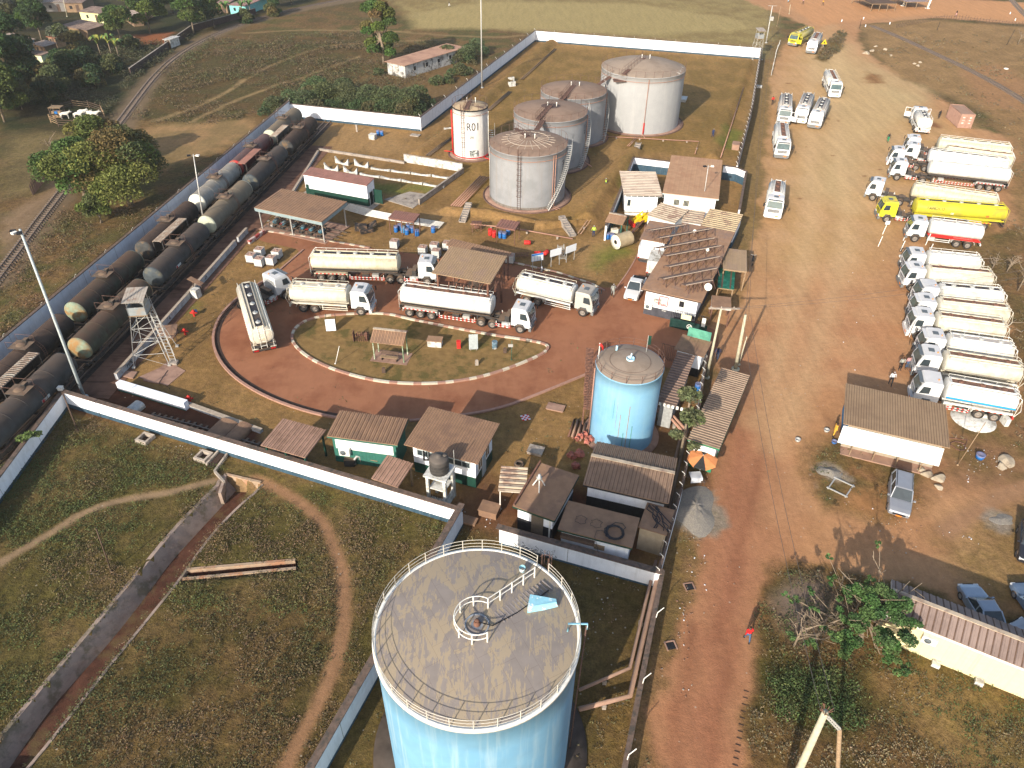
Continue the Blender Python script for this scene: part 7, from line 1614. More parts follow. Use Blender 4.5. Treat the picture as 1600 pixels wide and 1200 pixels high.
def pipes(label,pts,r,mt,offs=(0,),z=.3,name='pipeline',sup_=True,part='pipe',closed=False,grp=None):
    P=[at(x,y,z) if len(q)==0 else at(x,y,q[0]) for x,y,*q in pts]; o=P[0].copy(); o.z=0; t=thing(name,label,'pipes',o,0,grp)
    for k in offs:
        m=MB(); Q=[]
        for i,p in enumerate(P):
            d=(P[min(i+1,len(P)-1)]-P[max(0,i-1)]); d.z=0; d.normalize(); Q.append(p-o+Vector((-d.y,d.x,0))*k)
        m.tube(Q,r,8); m.build(part,mt,t)
    if sup_:
        for a,b_ in zip(P,P[1:]):
            n=max(1,int((b_-a).length/4))
            for i in range(n): q=a.lerp(b_,(i+.5)/n)-o; m=MB(); m.box((q.x,q.y,(q.z-r)/2),(.25,.25,max(.06,q.z-r))); m.build('support',conc,t)
    return t
pb=mat('pipe_brown',(.33,.205,.155),.7,.15,2,dust=DU,dustamt=.5)
pipes('thick brown pipe from the large blue tank bending up along the wall',[(905,1108,.6),(984,1088,.7),(1027,903,.8),(1034,876,.8)],.17,pb)
pipes('thinner brown pipe from the large blue tank running beside the thick one',[(905,1078,.5),(984,1044,.6),(1018,903,.7),(1025,876,.7)],.12,pb,sup_=True)
pipes('pair of dark brown pipes rising between the pump hall and the thin wall',[(1028,860,.4),(1040,800,.5),(1062,705,.6),(1078,640,.6)],.13,mat('pipe_dark_brown',(.11,.07,.055),.7,.2,2,dust=DU,dustamt=.4),offs=(-.22,.22))
pipes('pair of pink pipes elbowing from the medium blue tank to the wall',[(1020,640,.9),(1042,642,.9),(1068,672,.9)],.13,pipe,offs=(-.2,.2))
pipes('bundle of five parallel brown pipes beside the nearest grey tank',[(712,322,.3),(757,276,.3)],.10,pipe,offs=(-.7,-.35,0,.35,.7)); 
pipes('pale pipe rack with many parallel pipes below the white switch house',[(540,322,.5),(575,332,.5),(610,339,.5),(690,352,.4)],.06,tubew,offs=(-.9,-.6,-.3,0,.3,.6,.9))
pipes('long pink pipe across the lawn past the striped shelter to the concrete steps',[(735,350,.45),(800,356,.45),(895,373,.45)],.09,pipe)
pipes('thin brown pipes running down the slope from the grey tanks to the road',[(960,290,.3),(905,365,.3)],.05,pb,offs=(-.2,.2))
pipes('bundle of thin brown pipes on the slope beside the office compound wall',[(978,240,.3),(942,300,.3)],.045,pb,offs=(-.5,-.25,0,.25))
pipes('brown pipe loop around the foot of the largest white tank and across the grass',[(945,213,.3),(1092,221,.3),(1086,240,.3)],.08,pipe,offs=(0,))
pipes('long brown pipe beside the barbed wall towards the far tanks',[(1126,246,.3),(1162,137,.3)],.09,pipe)
pipes('pipes running along the bund from the R01 tank to the far corner',[(668,243,.2),(705,215,.2)],.09,dark,offs=(-.3,0,.3),sup_=False)
pipes('dark channel pipes beyond the R01 tank, middle length',[(763,172,.2),(797,143,.2)],.09,dark,offs=(-.3,0,.3),sup_=False)
pipes('dark channel pipes along the grass towards the far left wall corner',[(815,124,.2),(868,76,.2)],.09,dark,offs=(-.2,.2),sup_=False)
pipes('short pipe stubs between the largest tank and the compound steps',[(980,228,.3),(994,214,.3)],.06,pipe,offs=(-.3,0))
for (x,y,lb) in ((799,128,'white concrete box at the end of the dark channel, beyond'),(801,135,'grey concrete box at the end of the dark channel, nearer'),(702,208,'pale concrete box beside the dark channel behind R01')):
    p=at(x,y); m=MB(); m.box((0,0,.5),(1.3,.2,1.0)); m.box((-.6,.4,.4),(.2,.9,.8)); m.box((.6,.4,.4),(.2,.9,.8)); m.build('channel_box',concw,label=lb,cat='concrete box',loc=p,rz=R_(25))
# concrete steps up the bunds
def steps(label,a,b_,wd,n=9):
    p=at(*a);q=at(*b_); d=q-p; t=thing('concrete_steps',label,'steps',p,math.atan2(d.y,d.x),'concrete steps on the bunds'); L=d.length; m=MB()
    for i in range(n): m.box((L*(i+.5)/n,0,.06+.055*i),(L/n*.95,wd,.12+.11*i))
    m.build('tread',conc,t); m=MB()
    for s in (-1,1): m.bar((0,s*wd/2,.2),(L,s*wd/2,.85),.12,.1)
    m.build('side',conc,t)
steps('concrete steps below the five parallel pipes',(722,348),(733,326),.9); steps('concrete steps at the right end of the long pink pipe',(895,370),(877,347),.9); steps('concrete steps beside the office compound corner',(990,246),(997,230),.9,7)
# scalloped concrete saddles and old walls
def saddle(label,a,b_,bays,h=.9):
    p=at(*a);q=at(*b_); d=q-p; d.z=0; L=d.length; t=thing('concrete_saddle',label,'concrete saddle',p,math.atan2(d.y,d.x),'scalloped concrete tank saddles'); m=MB()
    for k in range(bays):
        x0=L*k/bays+.1; x1=L*(k+1)/bays-.1; n=9; pr=[(x0,0)]+[(x0+(x1-x0)*i/n, .18+(h-.18)*abs(2*i/n-1)**2.2) for i in range(n+1)]+[(x1,0)]
        vs=[(x,y,z) for y in (-.14,.14) for x,z in pr]; k_=len(pr); m.add(vs,[tuple(range(k_)),tuple(range(2*k_-1,k_-1,-1))]+[(i,(i+1)%k_,k_+(i+1)%k_,k_+i) for i in range(k_)])
    m.build('panel',concw,t)
saddle('scalloped saddle, back row, leftmost behind the switch house',(524,254),(546,259),1,1.1); saddle('scalloped saddle, back row, second behind the switch house',(554,258),(577,263),1,1.1)
saddle('scalloped saddle, front row, leftmost behind the switch house',(507,264),(530,268),1,1.1); saddle('scalloped saddle, front row, second behind the switch house',(537,268),(560,273),1,1.1)
saddle('low broken scalloped wall running right from the front saddles',(562,273),(695,294),4,.35); saddle('low broken scalloped wall running right from the back saddles',(579,264),(707,280),4,.35)
def cwall(label,a,b_,h,th=.22,mt=concw):
    p=at(*a);q=at(*b_); d=q-p; d.z=0; L=d.length; t=thing('old_wall',label,'low wall',p,math.atan2(d.y,d.x)); m=MB(); m.box((L/2,0,h/2-.05),(L,th,h+.1)); m.build('panel',mt,t); m=MB(); m.box((L/2,0,h+.03),(L,th+.08,.06)); m.build('coping',conc,t)
cwall('stained pale retaining wall beside the R01 tank',(632,253),(723,268),1.3); cwall('dark old wall running down from the stained pale wall',(724,270),(655,320),.8,.22,conc); cwall('low grey kerb wall behind the back saddles',(498,235),(632,256),.35,.2,conc)
m=MB(); m.prism([(q.x,q.y) for q in W([(600,312),(640,300),(672,305),(645,326)])],0,.07); m.build('concrete_pad',conc,kind='structure')
for pk_,(pts,lb) in enumerate((([(262,512),(280,518),(270,530),(250,522)],0),([(236,583),(262,580),(248,600),(224,596)],0),([(195,580),(215,582),(208,592),(188,588)],0),([(250,575),(262,565),(290,580),(262,603),(216,590)],0))):
    m=MB(); m.prism([(q.x,q.y) for q in W(pts)],-.1,(.09,.13,.10,.05)[pk_]); m.build('concrete_pad',concr,kind='structure')
p=at(262,517,.9); t=thing('shade_roof','small dusty square roof lying low beside the watch tower','roof',(p.x,p.y,0),R_(12)); m=MB(); m.box((0,0,1.0),(1.9,1.7,.06),rot=Matrix.Rotation(.12,3,'X')); m.build('sheet',roofp,t)
for x in (-.8,.8):
    for y in (-.7,.7): m=MB(); m.box((x,y,.48),(.08,.08,.95)); m.build('post',woodd,t)
p=at(308,464); t=thing('field_kiosk','little kiosk with a slanted sheet roof at the low lettered wall','kiosk',(p.x,p.y,0),R_(-20)); m=MB(); m.box((0,0,.55),(.8,.8,1.1)); m.build('body',concw,t); m=MB(); m.box((-.3,.7,1.7),(1.8,.7,.05),rot=Matrix.Rotation(.3,3,'Y')); m.build('roof',roofp,t); m=MB(); m.box((-.8,.7,.85),(.08,.08,1.7)); m.box((.3,.8,.8),(.08,.08,1.6)); m.build('post',woodd,t)
for (x,y,c_,lb) in ((304,494,None,'red and blue hydrant-like valve on the lawn left of the loop road'),(290,523,None,'small red hydrant beside the watch tower shade roof'),(297,628,None,'tiny red hydrant at the end of the thick low white wall')):
    p=at(x,y); t=thing('hydrant',lb,'hydrant',p); m=MB(); m.lathe([(.12,0),(.12,.5),(.18,.55),(.18,.7),(.08,.8),(0,.85)],12); m.tube([(-.4,0,.45),(.4,0,.45)],.09,8); m.build('body',redp,t)
    if 'blue' in lb: m=MB(); m.lathe([(0,0),(.22,0),(.22,.3),(0,.32)],12,(.1,.3,.3)); m.build('cap',blue,t)
# small lawn features
for (x,y,w_,d_,h,mt_,lb) in ((583,217,1.1,1.0,.8,concw,'little white block box near the blue drums by the far wall'),(558,206,.3,.2,1.2,conc,'upright concrete slab near the little white block box'),(837,706,1.3,1.0,.25,conc,'grey concrete hatch cover on the lawn above the pump room'),(765,802,1.5,1.1,.7,roofp,'low dusty hatch housing left of the striped lean-to'),(731,815,1.4,.7,.2,roofp,'flat dusty slab beside the end of the wall'),(1149,232,1.2,1.8,.9,concr,'small pinkish hut-like box inside the barbed wall'),(1066,157,1.6,2.4,.5,steel,'slatted steel crate on the grass right of the largest tank'),(649,212,1.6,1.0,.1,conc,'pale concrete slab near the white wall corner'),(1186,137,1.0,.8,.4,concw,'pale square box outside the barbed wall'),(868,638,1.6,.9,.12,concr,'reddish slab set in the lawn beside the road kerb')):
    p=at(x,y); m=MB(); m.box((0,0,h/2),(w_,d_,h)); m.box((0,0,h+.03),(w_+.12,d_+.12,.06)); m.build('concrete_box' if mt_ is not steel else 'steel_crate',mt_,label=lb,cat='box',loc=p,rz=R_(-18))
t=thing('scrap_canopy','low striped tin canopy over the wall-side bench by the far white wall','canopy',at(593,193),R_(-17)); m=MB(); m.box((0,0,1.5),(3.4,.7,.05)); m.build('roof',steel,t); m=MB(); [m.tube([(x,0,0),(x,0,1.5)],.04,4) for x in (-1.5,0,1.5)]; m.build('post',rust,t)
p=at(571,360); t=thing('wrecked_machine','blackened wrecked machine and sheets left of the blue drums','scrap',(p.x,p.y,0),.2); m=MB(); m.box((-.6,0,.5),(1.6,1.0,.8),rot=Matrix.Rotation(.15,3,'Y')); m.box((.9,.3,.6),(1.5,1.2,.25),rot=Matrix.Rotation(-.5,3,'Y')); m.box((.2,-.8,.25),(1.8,.6,.4),rot=Matrix.Rotation(.3,3,'Z')); m.build('body',mat('charred',(.03,.027,.025),.8,.4,3,patch=(.14,.09,.06),pscale=1.5),t)
p=at(745,361); t=thing('pump_stand','rusty little engine and pipes left of the two red drums','machine',(p.x,p.y,0),0); m=MB(); m.box((0,0,1.3),(1.4,.9,.06)); [m.box((x,y,.65),(.08,.08,1.3)) for x in (-.6,.6) for y in (-.4,.4)]; m.lathe([(0,-.4),(.25,-.4),(.25,.4),(0,.4)],10,(0,0,.6),'X'); m.build('frame',rust,t)
p=at(815,402); t=thing('rusty_rack','rust-red pipe rack half in the shade behind the notice board','scrap',(p.x,p.y,0),0); m=MB()
for i in range(9): m.tube([(-.9+.2*i,-.5,.2+.1*(i%3)),(-.8+.2*i,.5,.3+.1*(i%2))],.05,5)
m.tube([(-1,-.4,.4),(1,-.4,.45)],.05,5); m.tube([(-1,.4,.4),(1,.4,.45)],.05,5); m.build('pipe',rust,t)
# scrap beside the medium blue tank
rng=random.Random(12)
for i in range(6):
    x=890+i*3.2+(i%2)*2; p=at(x,668+i*1.5,.2); m=MB(); m.tube([(0,-1.2,.12+.1*(i%2)),(.35,1.3,.14+.1*(i%2))],.10,7); m.build('loose_pipe',pb if i%2 else rust,label='loose brown pipe in the heap left of the blue tank, '+('first','second','third','fourth','fifth','sixth')[i]+' from the lawn',cat='pipe',loc=(p.x,p.y,0),rz=R_(-8),group='loose pipes left of the blue tank')
scm=mat('scrap_red',(.36,.12,.09),.7,.25,3,patch=(.2,.08,.06),pscale=2)
for k,(x,y,s_,lb) in enumerate(((903,688,.5,'crumpled red pipe elbow at the top of the scrap heap'),(912,684,.45,'crumpled red flange piece right of the top elbow'),(920,692,.45,'red valve scrap touching the blue tank foot'),(905,712,.7,'big rusty red valve block in the scrap heap'),(893,716,.4,'small dark red fitting left of the valve block'),(900,732,.4,'round rusty float lying below the scrap heap'))):
    p=at(x,y); m=MB()
    for j in range(7):
        a=rng.random()*6.28; m.box((rng.uniform(-s_,s_)*.7,rng.uniform(-s_,s_)*.6,rng.uniform(.1,.5)),(rng.uniform(.2,.7)*s_*1.6,rng.uniform(.15,.4),rng.uniform(.15,.4)),rot=Matrix.Rotation(a,3,'Z')@Matrix.Rotation(rng.random(),3,'X'))
    m.lathe([(.12,-.3),(.25,-.28),(.25,-.22),(.12,-.2),(.12,.2),(.25,.22),(.25,.28),(.12,.3)],10,(0,0,.4),'X'); m.build('scrap_fitting',scm,label=lb,cat='scrap',loc=(p.x,p.y,0),rz=rng.random()*3)
p=at(822,694-1); m=MB()
for i in range(4):
    for j in range(4): m.box((.2*i-.3,.2*j-.3,.05),(.195,.195,.03+.002*((i+j)%2)),(i+j)%2)
o=m.build('checker_marker',[redp,wb],label='red and white chequered marker square on the shaded lawn',cat='marker',loc=at(821,653),rz=.3)
lathing('tyre','worn tyre lying on the lawn above the striped lean-to','tyre',(811,727),[(.22,0),(.40,0),(.45,.08),(.45,.2),(.40,.28),(.22,.28),(.26,.14),(.22,0)],rubber)
# clutter in the near shed yard
p=at(556,727); t=thing('engine_block','grey pipe elbow and engine parts on the ground by the green container house','machine',(p.x,p.y,0),0); m=MB(); m.tube([(.0,0,.1),(0,0,.7),(.15,.1,.95),(.4,.2,.9),(.45,.2,.3)],.12,8); m.build('elbow',steel,t); m=MB(); m.box((-.5,.2,.35),(.9,.8,.7)); m.box((.6,.5,.25),(1.0,.6,.5)); m.build('block',dark,t)
p=at(580,722); t=thing('worktable','wooden work table with planks beside the grey pipe elbow','table',(p.x,p.y,0),R_(-15)); m=MB(); m.box((0,0,.7),(1.7,.9,.07)); m.box((.1,.1,.8),(.7,.5,.12)); m.build('table_top',wood,t)
for x in (-.7,.7):
    for y in (-.35,.35): m=MB(); m.box((x,y,.34),(.08,.08,.68)); m.build('leg',woodd,t)
for k,(x,y,w_,d_,lb) in enumerate(((345,672,2.0,1.3,'low brown tin cover in the rail pit, left one'),(370,678,1.5,1.4,'curved brown tin cover in the rail pit, right one'),(209,638,1.2,.8,'small grey tin cover near the near wall in the rail pit'))):
    p=at(x,y,.3); m=MB(); n=8; pr=[(w_/2*math.cos(math.pi*i/n),.25+.4*math.sin(math.pi*i/n)) for i in range(n+1)]; m.extr(pr+[(-w_/2,0),(w_/2,0)],-d_,d_,0,'Y'); m.build('tin_cover',roofp if k<2 else steel,label=lb,cat='cover',loc=(p.x,p.y,0),rz=R_(-20))
for (x,y,lb) in ((1109,972-30,''),): pass
for (x,y,lb) in ((1077,917,'black square pit in the verge, nearer the white wall'),(1048,1009,'black square pit in the verge, midway down the pipes')):
    t=thing('drain_pit',lb,'pit',at(x,y),.2); m=MB(); m.box((0,0,.012),(.6,.55,.02)); m.build('hole',black,t); m=MB(); [m.box((s*.34,0,.03),(.09,.7,.07)) for s in (-1,1)]; m.box((0,.32,.03),(.6,.09,.07)); m.build('rim',concr,t)
# road grooves bottom right of the dirt road
m=MB()
for i in range(13): p=at(1166-i*1.6,1080+i*10.5); m.box((p.x,p.y,.015),(.32,.05,.03),rz=-.35)
o=m.build('road_groove',gut,kind='structure')
# umbrella, table and stools
p=at(1092,742); t=thing('parasol','orange and black parasol over a white table at the roadside stall','umbrella',(p.x,p.y,0)); m=MB(); n=8; og=mat('parasol_orange',(.62,.24,.09),.8,.08,3); 
for i in range(n):
    a,b_=2*math.pi*i/n,2*math.pi*(i+1)/n; m.add([(0,0,2.35),(1.3*math.cos(a),1.3*math.sin(a),1.9),(1.3*math.cos(b_),1.3*math.sin(b_),1.9),(1.3*math.cos(b_),1.3*math.sin(b_),1.75),(1.3*math.cos(a),1.3*math.sin(a),1.75)],[(0,1,2),(1,4,3,2)],0 if i not in (1,5) else 1)
m.build('canopy',[og,mat('parasol_black',(.03,.03,.03),.8,.2,3)],t); m=MB(); m.tube([(0,0,0),(0,0,2.4)],.03,6); m.build('pole',tubew,t)
p=at(1085,752); t=thing('stall_table','white cloth-covered table under the parasol','table',(p.x,p.y,0),.1); m=MB(); m.box((0,0,.74),(1.0,.8,.05)); m.box((0,-.42,.5),(1.0,.03,.5)); m.build('table_top',wb,t)
for x in (-.4,.4):
    for y in (-.3,.3): m=MB(); m.box((x,y,.36),(.05,.05,.72)); m.build('leg',wood,t)
for (x,y,lb) in ((1076,749,'dark wooden stool left of the parasol table'),(1097,757,'brown stool right of the parasol table')):
    p=at(x,y); t=thing('stool',lb,'stool',p); m=MB(); m.box((0,0,.42),(.36,.36,.05)); m.build('seat',woodd,t)
    for sx in (-.14,.14):
        for sy in (-.14,.14): m=MB(); m.box((sx,sy,.2),(.04,.04,.4)); m.build('leg',woodd,t)
# rubble, heaps, posts around the right-hand shed
grv=mat('gravel_grey',(.23,.205,.17),.95,.3,14,bump=.8,bscale=25,patch=(.20,.18,.16),pscale=3)
def heap(label,px,rx,ry,h,mt,name='gravel_heap',cat='gravel heap'):
    p=at(*px); m=MB(); n=26; vs=[(0,0,h)]; K=7; rr=random.Random(int(px[0])); ph=[rr.random()*6 for _ in range(4)]
    for k in range(1,K+1):
        for i in range(n):
            a=2*math.pi*i/n; f=k/K; s_=1+.18*math.sin(2*a+ph[0])+.12*math.sin(3*a+ph[1])+.07*math.sin(5*a+ph[2])
            vs.append((rx*f*s_*math.cos(a),ry*f*s_*math.sin(a),h*(1-f)**1.1*(.8+.4*rr.random())-(.04 if k==K else 0)))
    fs=[(0,1+i,1+(i+1)%n) for i in range(n)]+[(1+(k-1)*n+i,1+k*n+i,1+k*n+(i+1)%n,1+(k-1)*n+(i+1)%n) for k in range(1,K) for i in range(n)]
    m.add(vs,fs,0,True); return m.build(name,mt,label=label,cat=cat,loc=(p.x,p.y,.0))
heap('grey gravel heap against the thin wall at the roadside',(1086,797),2.0,2.6,.7,grv); heap('small pale ash heap on the weedy patch beyond the long shed',(1297,738),1.1,.9,.3,grv); heap('pale gravel patch at the right picture edge',(1566,812),1.0,.7,.15,grv)
heap('reddish sand heap beside the village track',(207,62),2.2,1.4,1.0,mat('sand_red',(.36,.21,.13),.95,.15,4),'sand_heap','sand heap')
for (x,y,s_,lb) in ((1352,84,1.0,'largest boulder of the pale cluster near the crossroads'),(1363,80,.8,'second boulder beside the largest near the crossroads'),(1368,73,.6,'small boulder right of the two near the crossroads'),(1383,78,.7,'flat boulder between the two boulder clusters'),(1429,100,.6,'left boulder of the right-hand pale cluster'),(1438,98,.6,'right boulder of the right-hand pale cluster'),(1434,103,.7,'front boulder of the right-hand pale cluster'),(1392,87,.5,'lone small pale stone between the boulder clusters'),(1448,742,.6,'pale broken slab behind the silver off-roader, nearest'),(1466,748,.7,'long broken concrete block right of the silver off-roader'),(1440,735,.5,'pale stone near the end of the white awning'),(1467,762,.45,'flat pale slab lying right of the silver off-roader'),(1572,722,.9,'large tan boulder at the right edge below the long shed'),(1565,730,.6,'smaller tan boulder against the large one at the right edge')):
    p=at(x,y); bm=bmesh.new(); bmesh.ops.create_icosphere(bm,subdivisions=3,radius=1)
    rr=random.Random(x*7+y)
    ax=[(Vector((rr.uniform(-1,1),rr.uniform(-1,1),rr.uniform(-.3,1))).normalized(),rr.uniform(.55,.85)) for _ in range(9)]
    for v in bm.verts:
        for d,l in ax:
            k=v.co.dot(d)
            if k>l: v.co-=d*(k-l)
        v.co=Vector((v.co.x*s_,v.co.y*s_*.75,max(-.1,v.co.z*s_*.6)))
    me=bpy.data.meshes.new('boulder'); bm.to_mesh(me); bm.free(); me.materials.append(mat('boulder_stone',(.36,.30,.22),.9,.2,3,bump=.4,patch=(.24,.19,.14),pscale=1.5)); o=bpy.data.objects.new('boulder',me); COL.objects.link(o); o.location=(p.x,p.y,.05); o.rotation_euler=(0,0,rr.random()*3); reg(o,None,lb,None,'boulder')
for i,(x,y,h,lb) in enumerate(((1372,385,1.4,'white stake leftmost of those below the red-edged tanker'),(1379,366,1.5,'white post with a small sign plate in front of the red-edged tanker'),(1407,392,1.4,'white stake second from the left below the red-edged tanker'),(1411,376,1.3,'white stake behind the second one below the red-edged tanker'),(1446,383,1.6,'white stake touching the front wheel of the red-edged tanker'),(1450,398,1.5,'white stake rightmost below the red-edged tanker'))):
    p=at(x,y); m=MB(); m.tube([(0,0,0),(.25,.2,h)],.06,5); t=m.build('stake',tubew,label=lb,cat='stake',loc=p,group='white stakes in the truck park')
    if 'sign plate' in lb: m=MB(); m.box((.25,.15,h+.15),(.6,.05,.5)); m.build('plate',wb,t)
for (x0,y0,x1,y1,lb) in ((1508,625+25,1560,600+90,''),): pass
p=at(1537,655); t=thing('well_slab','round cracked concrete slab with two blocks beside the blue-striped tanker','slab',(p.x-1,p.y,0)); m=MB(); m.lathe([(0,.12),(1.9,.12),(2.0,.0)],26); m.build('slab',concw,t); m=MB(); m.bar((.3,.3,.3),(2.1,-.2,.3),.25,.3); m.box((2.6,-.6,.4),(.4,.9,.8)); m.build('block',concw,t)
t,_,_,q=mast('thin leaning bare pole right of the long brown-roofed shed',(1496,727),(1540,660),.04,.03,'stake',mt=wood,cat='pole')
m=MB(); m.tube([(x+.1*math.sin(i),y,.05) for i,(x,y,z) in enumerate(ringpts(.6,0,20,(0,0),0,5))]+[(1.2,.8,.05),(-.4,1.1,.05)],.05,5); m.build('hose',rust,label='reddish hose loop beside the end of the long brown-roofed shed',cat='hose',loc=at(1497,697))
lathing('tarp_bundle','blue bucket-like bundle among the rubbish right of the long shed','bucket',(1530,716),[(0,.0),(.32,0),(.40,.5),(.3,.45),(0,.4)],blue)
for (x,y,c_,lb) in ((1291,674,steel,'round grey basin at the left corner of the white awning'),(1303,692,blue,'blue-grey tub below the left corner of the white awning'),(1246,689,steel,'small grey ball on the dirt left of the awning'),(1407,402,tubew,'white-topped ball on the dirt above the packed trucks')):
    lathing('tub',lb,'tub',(x,y),[(0,0),(.2,0),(.26,.25),(.22,.24),(.16,.05),(0,.05)],c_)
for (x,y,lb) in ((1313,762,'empty wooden frame lying on the weedy patch'),):
    p=at(x,y); m=MB(); 
    for s in (-1,1): m.bar((s*.75,-.9,.06),(s*.75,1.0,.06),.1,.08); m.bar((-.9,s*.8,.1),(.9,s*.8,.1),.1,.08)
    m.build('pallet_skeleton',steel,label=lb,cat='frame',loc=p,rz=R_(-40))
# yellow warning sign, hanging bags, fences
p=at(1286,75); t=thing('warning_sign','yellow triangular road sign on the scrubby dirt mound','sign',p); m=MB(); m.extr([(-.75,.9),(.75,.9),(0,2.1)],-.02,.02,0,'Y'); m.build('panel',yell2,t); m=MB(); m.extr([(-.22,1.1),(.22,1.1),(0,1.6)],-.035,-.025,0,'Y'); m.build('symbol',black,t); m=MB(); m.box((0,.05,.5),(.07,.05,1.1)); m.build('post',steel,t)
def pfence(label,pts,h,step,mt,name='picket_fence'):
    P=smooth([(q.x,q.y) for q in W(pts)],1); t=thing(name,label,'fence',P[0]); o=P[0]; m=MB(); rr=random.Random(4)
    for a,b_ in zip(P,P[1:]):
        n=max(1,int((b_-a).length/step))
        for i in range(n): q=a.lerp(b_,i/n)-o; m.tube([(q.x,q.y,0),(q.x+rr.uniform(-.1,.1),q.y,h*rr.uniform(.8,1.15))],.05,4)
    m.build('picket',mt,t); m=MB(); m.tube([(q-o)+Vector((0,0,h*.7)) for q in P],.03,4); m.build('rail',mt,t); return t
pfence('curved picket fence along the dirt crossroads',[(1400,44),(1440,36),(1485,29),(1520,34),(1560,38),(1600,43)],1.3,.7,woodd); pfence('grey post fence between the barbed wall and the truck park',[(1205,118),(1213,80),(1219,68)],1.0,.8,concw,'post_fence')
pfence('dark corrugated fence beside the big green tree and the track',[(52,305),(88,262),(92,250)],1.8,.16,mat('fence_dark_brown',(.07,.045,.04),.8,.3,2),'tin_fence'); pfence('dark tin fence below the cattle pen',[(125,216),(140,196),(150,190)],1.6,.16,MATS['fence_dark_brown'],'tin_fence')
cwall('dark trackside wall along the curve of the track',(205,118),(300,50),1.5,.25,MATS['fence_dark_brown']); cwall('dark trackside wall farther along the curve of the track',(302,49),(400,22),1.5,.25,MATS['fence_dark_brown'])
# cattle pen rails
t=thing('cattle_pen','rough pole fence of the cattle pen beside the curved track','fence',at(120,190)); o=Vector(at(120,190)); ring=[at(x,y)-o for x,y in ((80,192),(92,198),(120,200),(140,196),(165,186),(160,176),(140,170),(115,168),(85,176))]
for k in range(len(ring)):
    a=ring[k];b_=ring[(k+1)%len(ring)]; m=MB()
    for z in (.4,.8,1.2): m.tube([a+Vector((0,0,z)),b_+Vector((0,0,z+.1))],.06,4)
    m.tube([a,a+Vector((0,0,1.6))],.08,5); m.build('rail',woodd if k%2 else wood,t)
t=thing('feed_rack','roofed rack of stacked sacks at the left end of the cattle pen','rack',at(93,184)); m=MB(); m.box((0,0,2.0),(2.2,1.6,.08)); m.build('roof',wood,t); m=MB(); [m.box((x,y,1),(.1,.1,2)) for x in (-1,1) for y in (-.7,.7)]; m.build('post',woodd,t)
for i in range(6): m=MB(); m.box((-.6+.6*(i%3),-.2,.4+.7*(i//3)),(.5,.8,.45)); m.build('sack',blue if i==4 else wood,t)
# village-side and far structures at the top right
b=B('roadside_stall','dark thatched roadside stall at the top edge beyond the crossroads','stall',[(1346,6),(1385,5),(1386,-8),(1350,-8)],2.2,2.4,posts=(4,2),pm=wood,roofm=woodd,rib=.6,ov=.1,ovs=.1)
b=B('roadside_stall','dim roadside stall at the top edge right of the thatched one','stall',[(1402,3),(1436,2),(1438,-9),(1404,-9)],2.2,2.4,posts=(3,2),pm=wood,roofm=mat('stall_violet_grey',(.22,.18,.20),.8,.2,2),rib=.6,ov=.1,ovs=.1)
for (a,b_,lb) in (((1411,9),(1417,-4),'short whitewashed tree stump by the roadside stalls'),((1449,13),(1457,-6),'taller whitewashed tree stump by the crossroads')): mast(lb,a,b_,.35,.25,'tree_stump',mt=tubew,cat='tree stump')
for (a,b_,lb) in (((1343,44),(1346,30),'dark signal post by the left end of the far rail track'),((1464,47),(1469,34),'dark signal with a round head inside the picket fence'),((1573,70),(1586,46),'thin black bare post in the dry lot at the far right')): mast(lb,a,b_,.06,.05,'signal_post',mt=black,cat='post')
lathing('white_hoop','white ring lying on the dirt at the far right','ring',(1572,108),[(.45,0),(.55,.1),(.45,.2),(.35,.1),(.45,0)],tubew)
for i,(x,y,lb) in enumerate(((1349,30,'white marker stone at the left end of the far track'),(1352,42,'white marker stone beside the far level crossing'),(1390,38,'white marker stone near the start of the picket fence'),(1315,34,'white marker stone left of the crossroads'),(1578,22,'white marker stone by the far right track'),(1586,32,'second white marker stone by the far right track'))):
    p=at(x,y); m=MB(); m.lathe([(.15,0),(.13,.5),(.06,.6),(0,.61)],8); m.build('marker_stone',wb,label=lb,cat='marker stone',loc=p)
# flags on the medium blue tank
for (x,y,h,c_,lb) in ((940,548,2.6,redp,'thin pole with a red and white windsock left of the medium blue tank'),):
    p=at(935,560,8.2); t=thing('windsock',lb,'windsock',(p.x,p.y,0)); m=MB(); m.tube([(0,0,0),(0,0,9.8)],.04,5); m.build('pole',tubew,t); m=MB(); m.tube([(0,0,9.7),(.25,-.05,9.5),(.3,0,9.1)],.14,8,r2=.07); m.build('sock',c_,t)
p=at(1010,548,8.3); t=thing('flag','small dark green flag on a rod at the rim of the medium blue tank','flag',(p.x,p.y,8.0)); m=MB(); m.tube([(0,0,0),(0,0,1.9)],.03,4); m.build('rod',steel,t); m=MB(); m.box((.15,0,1.4),(.25,.05,.9)); m.build('cloth',dgreen,t)
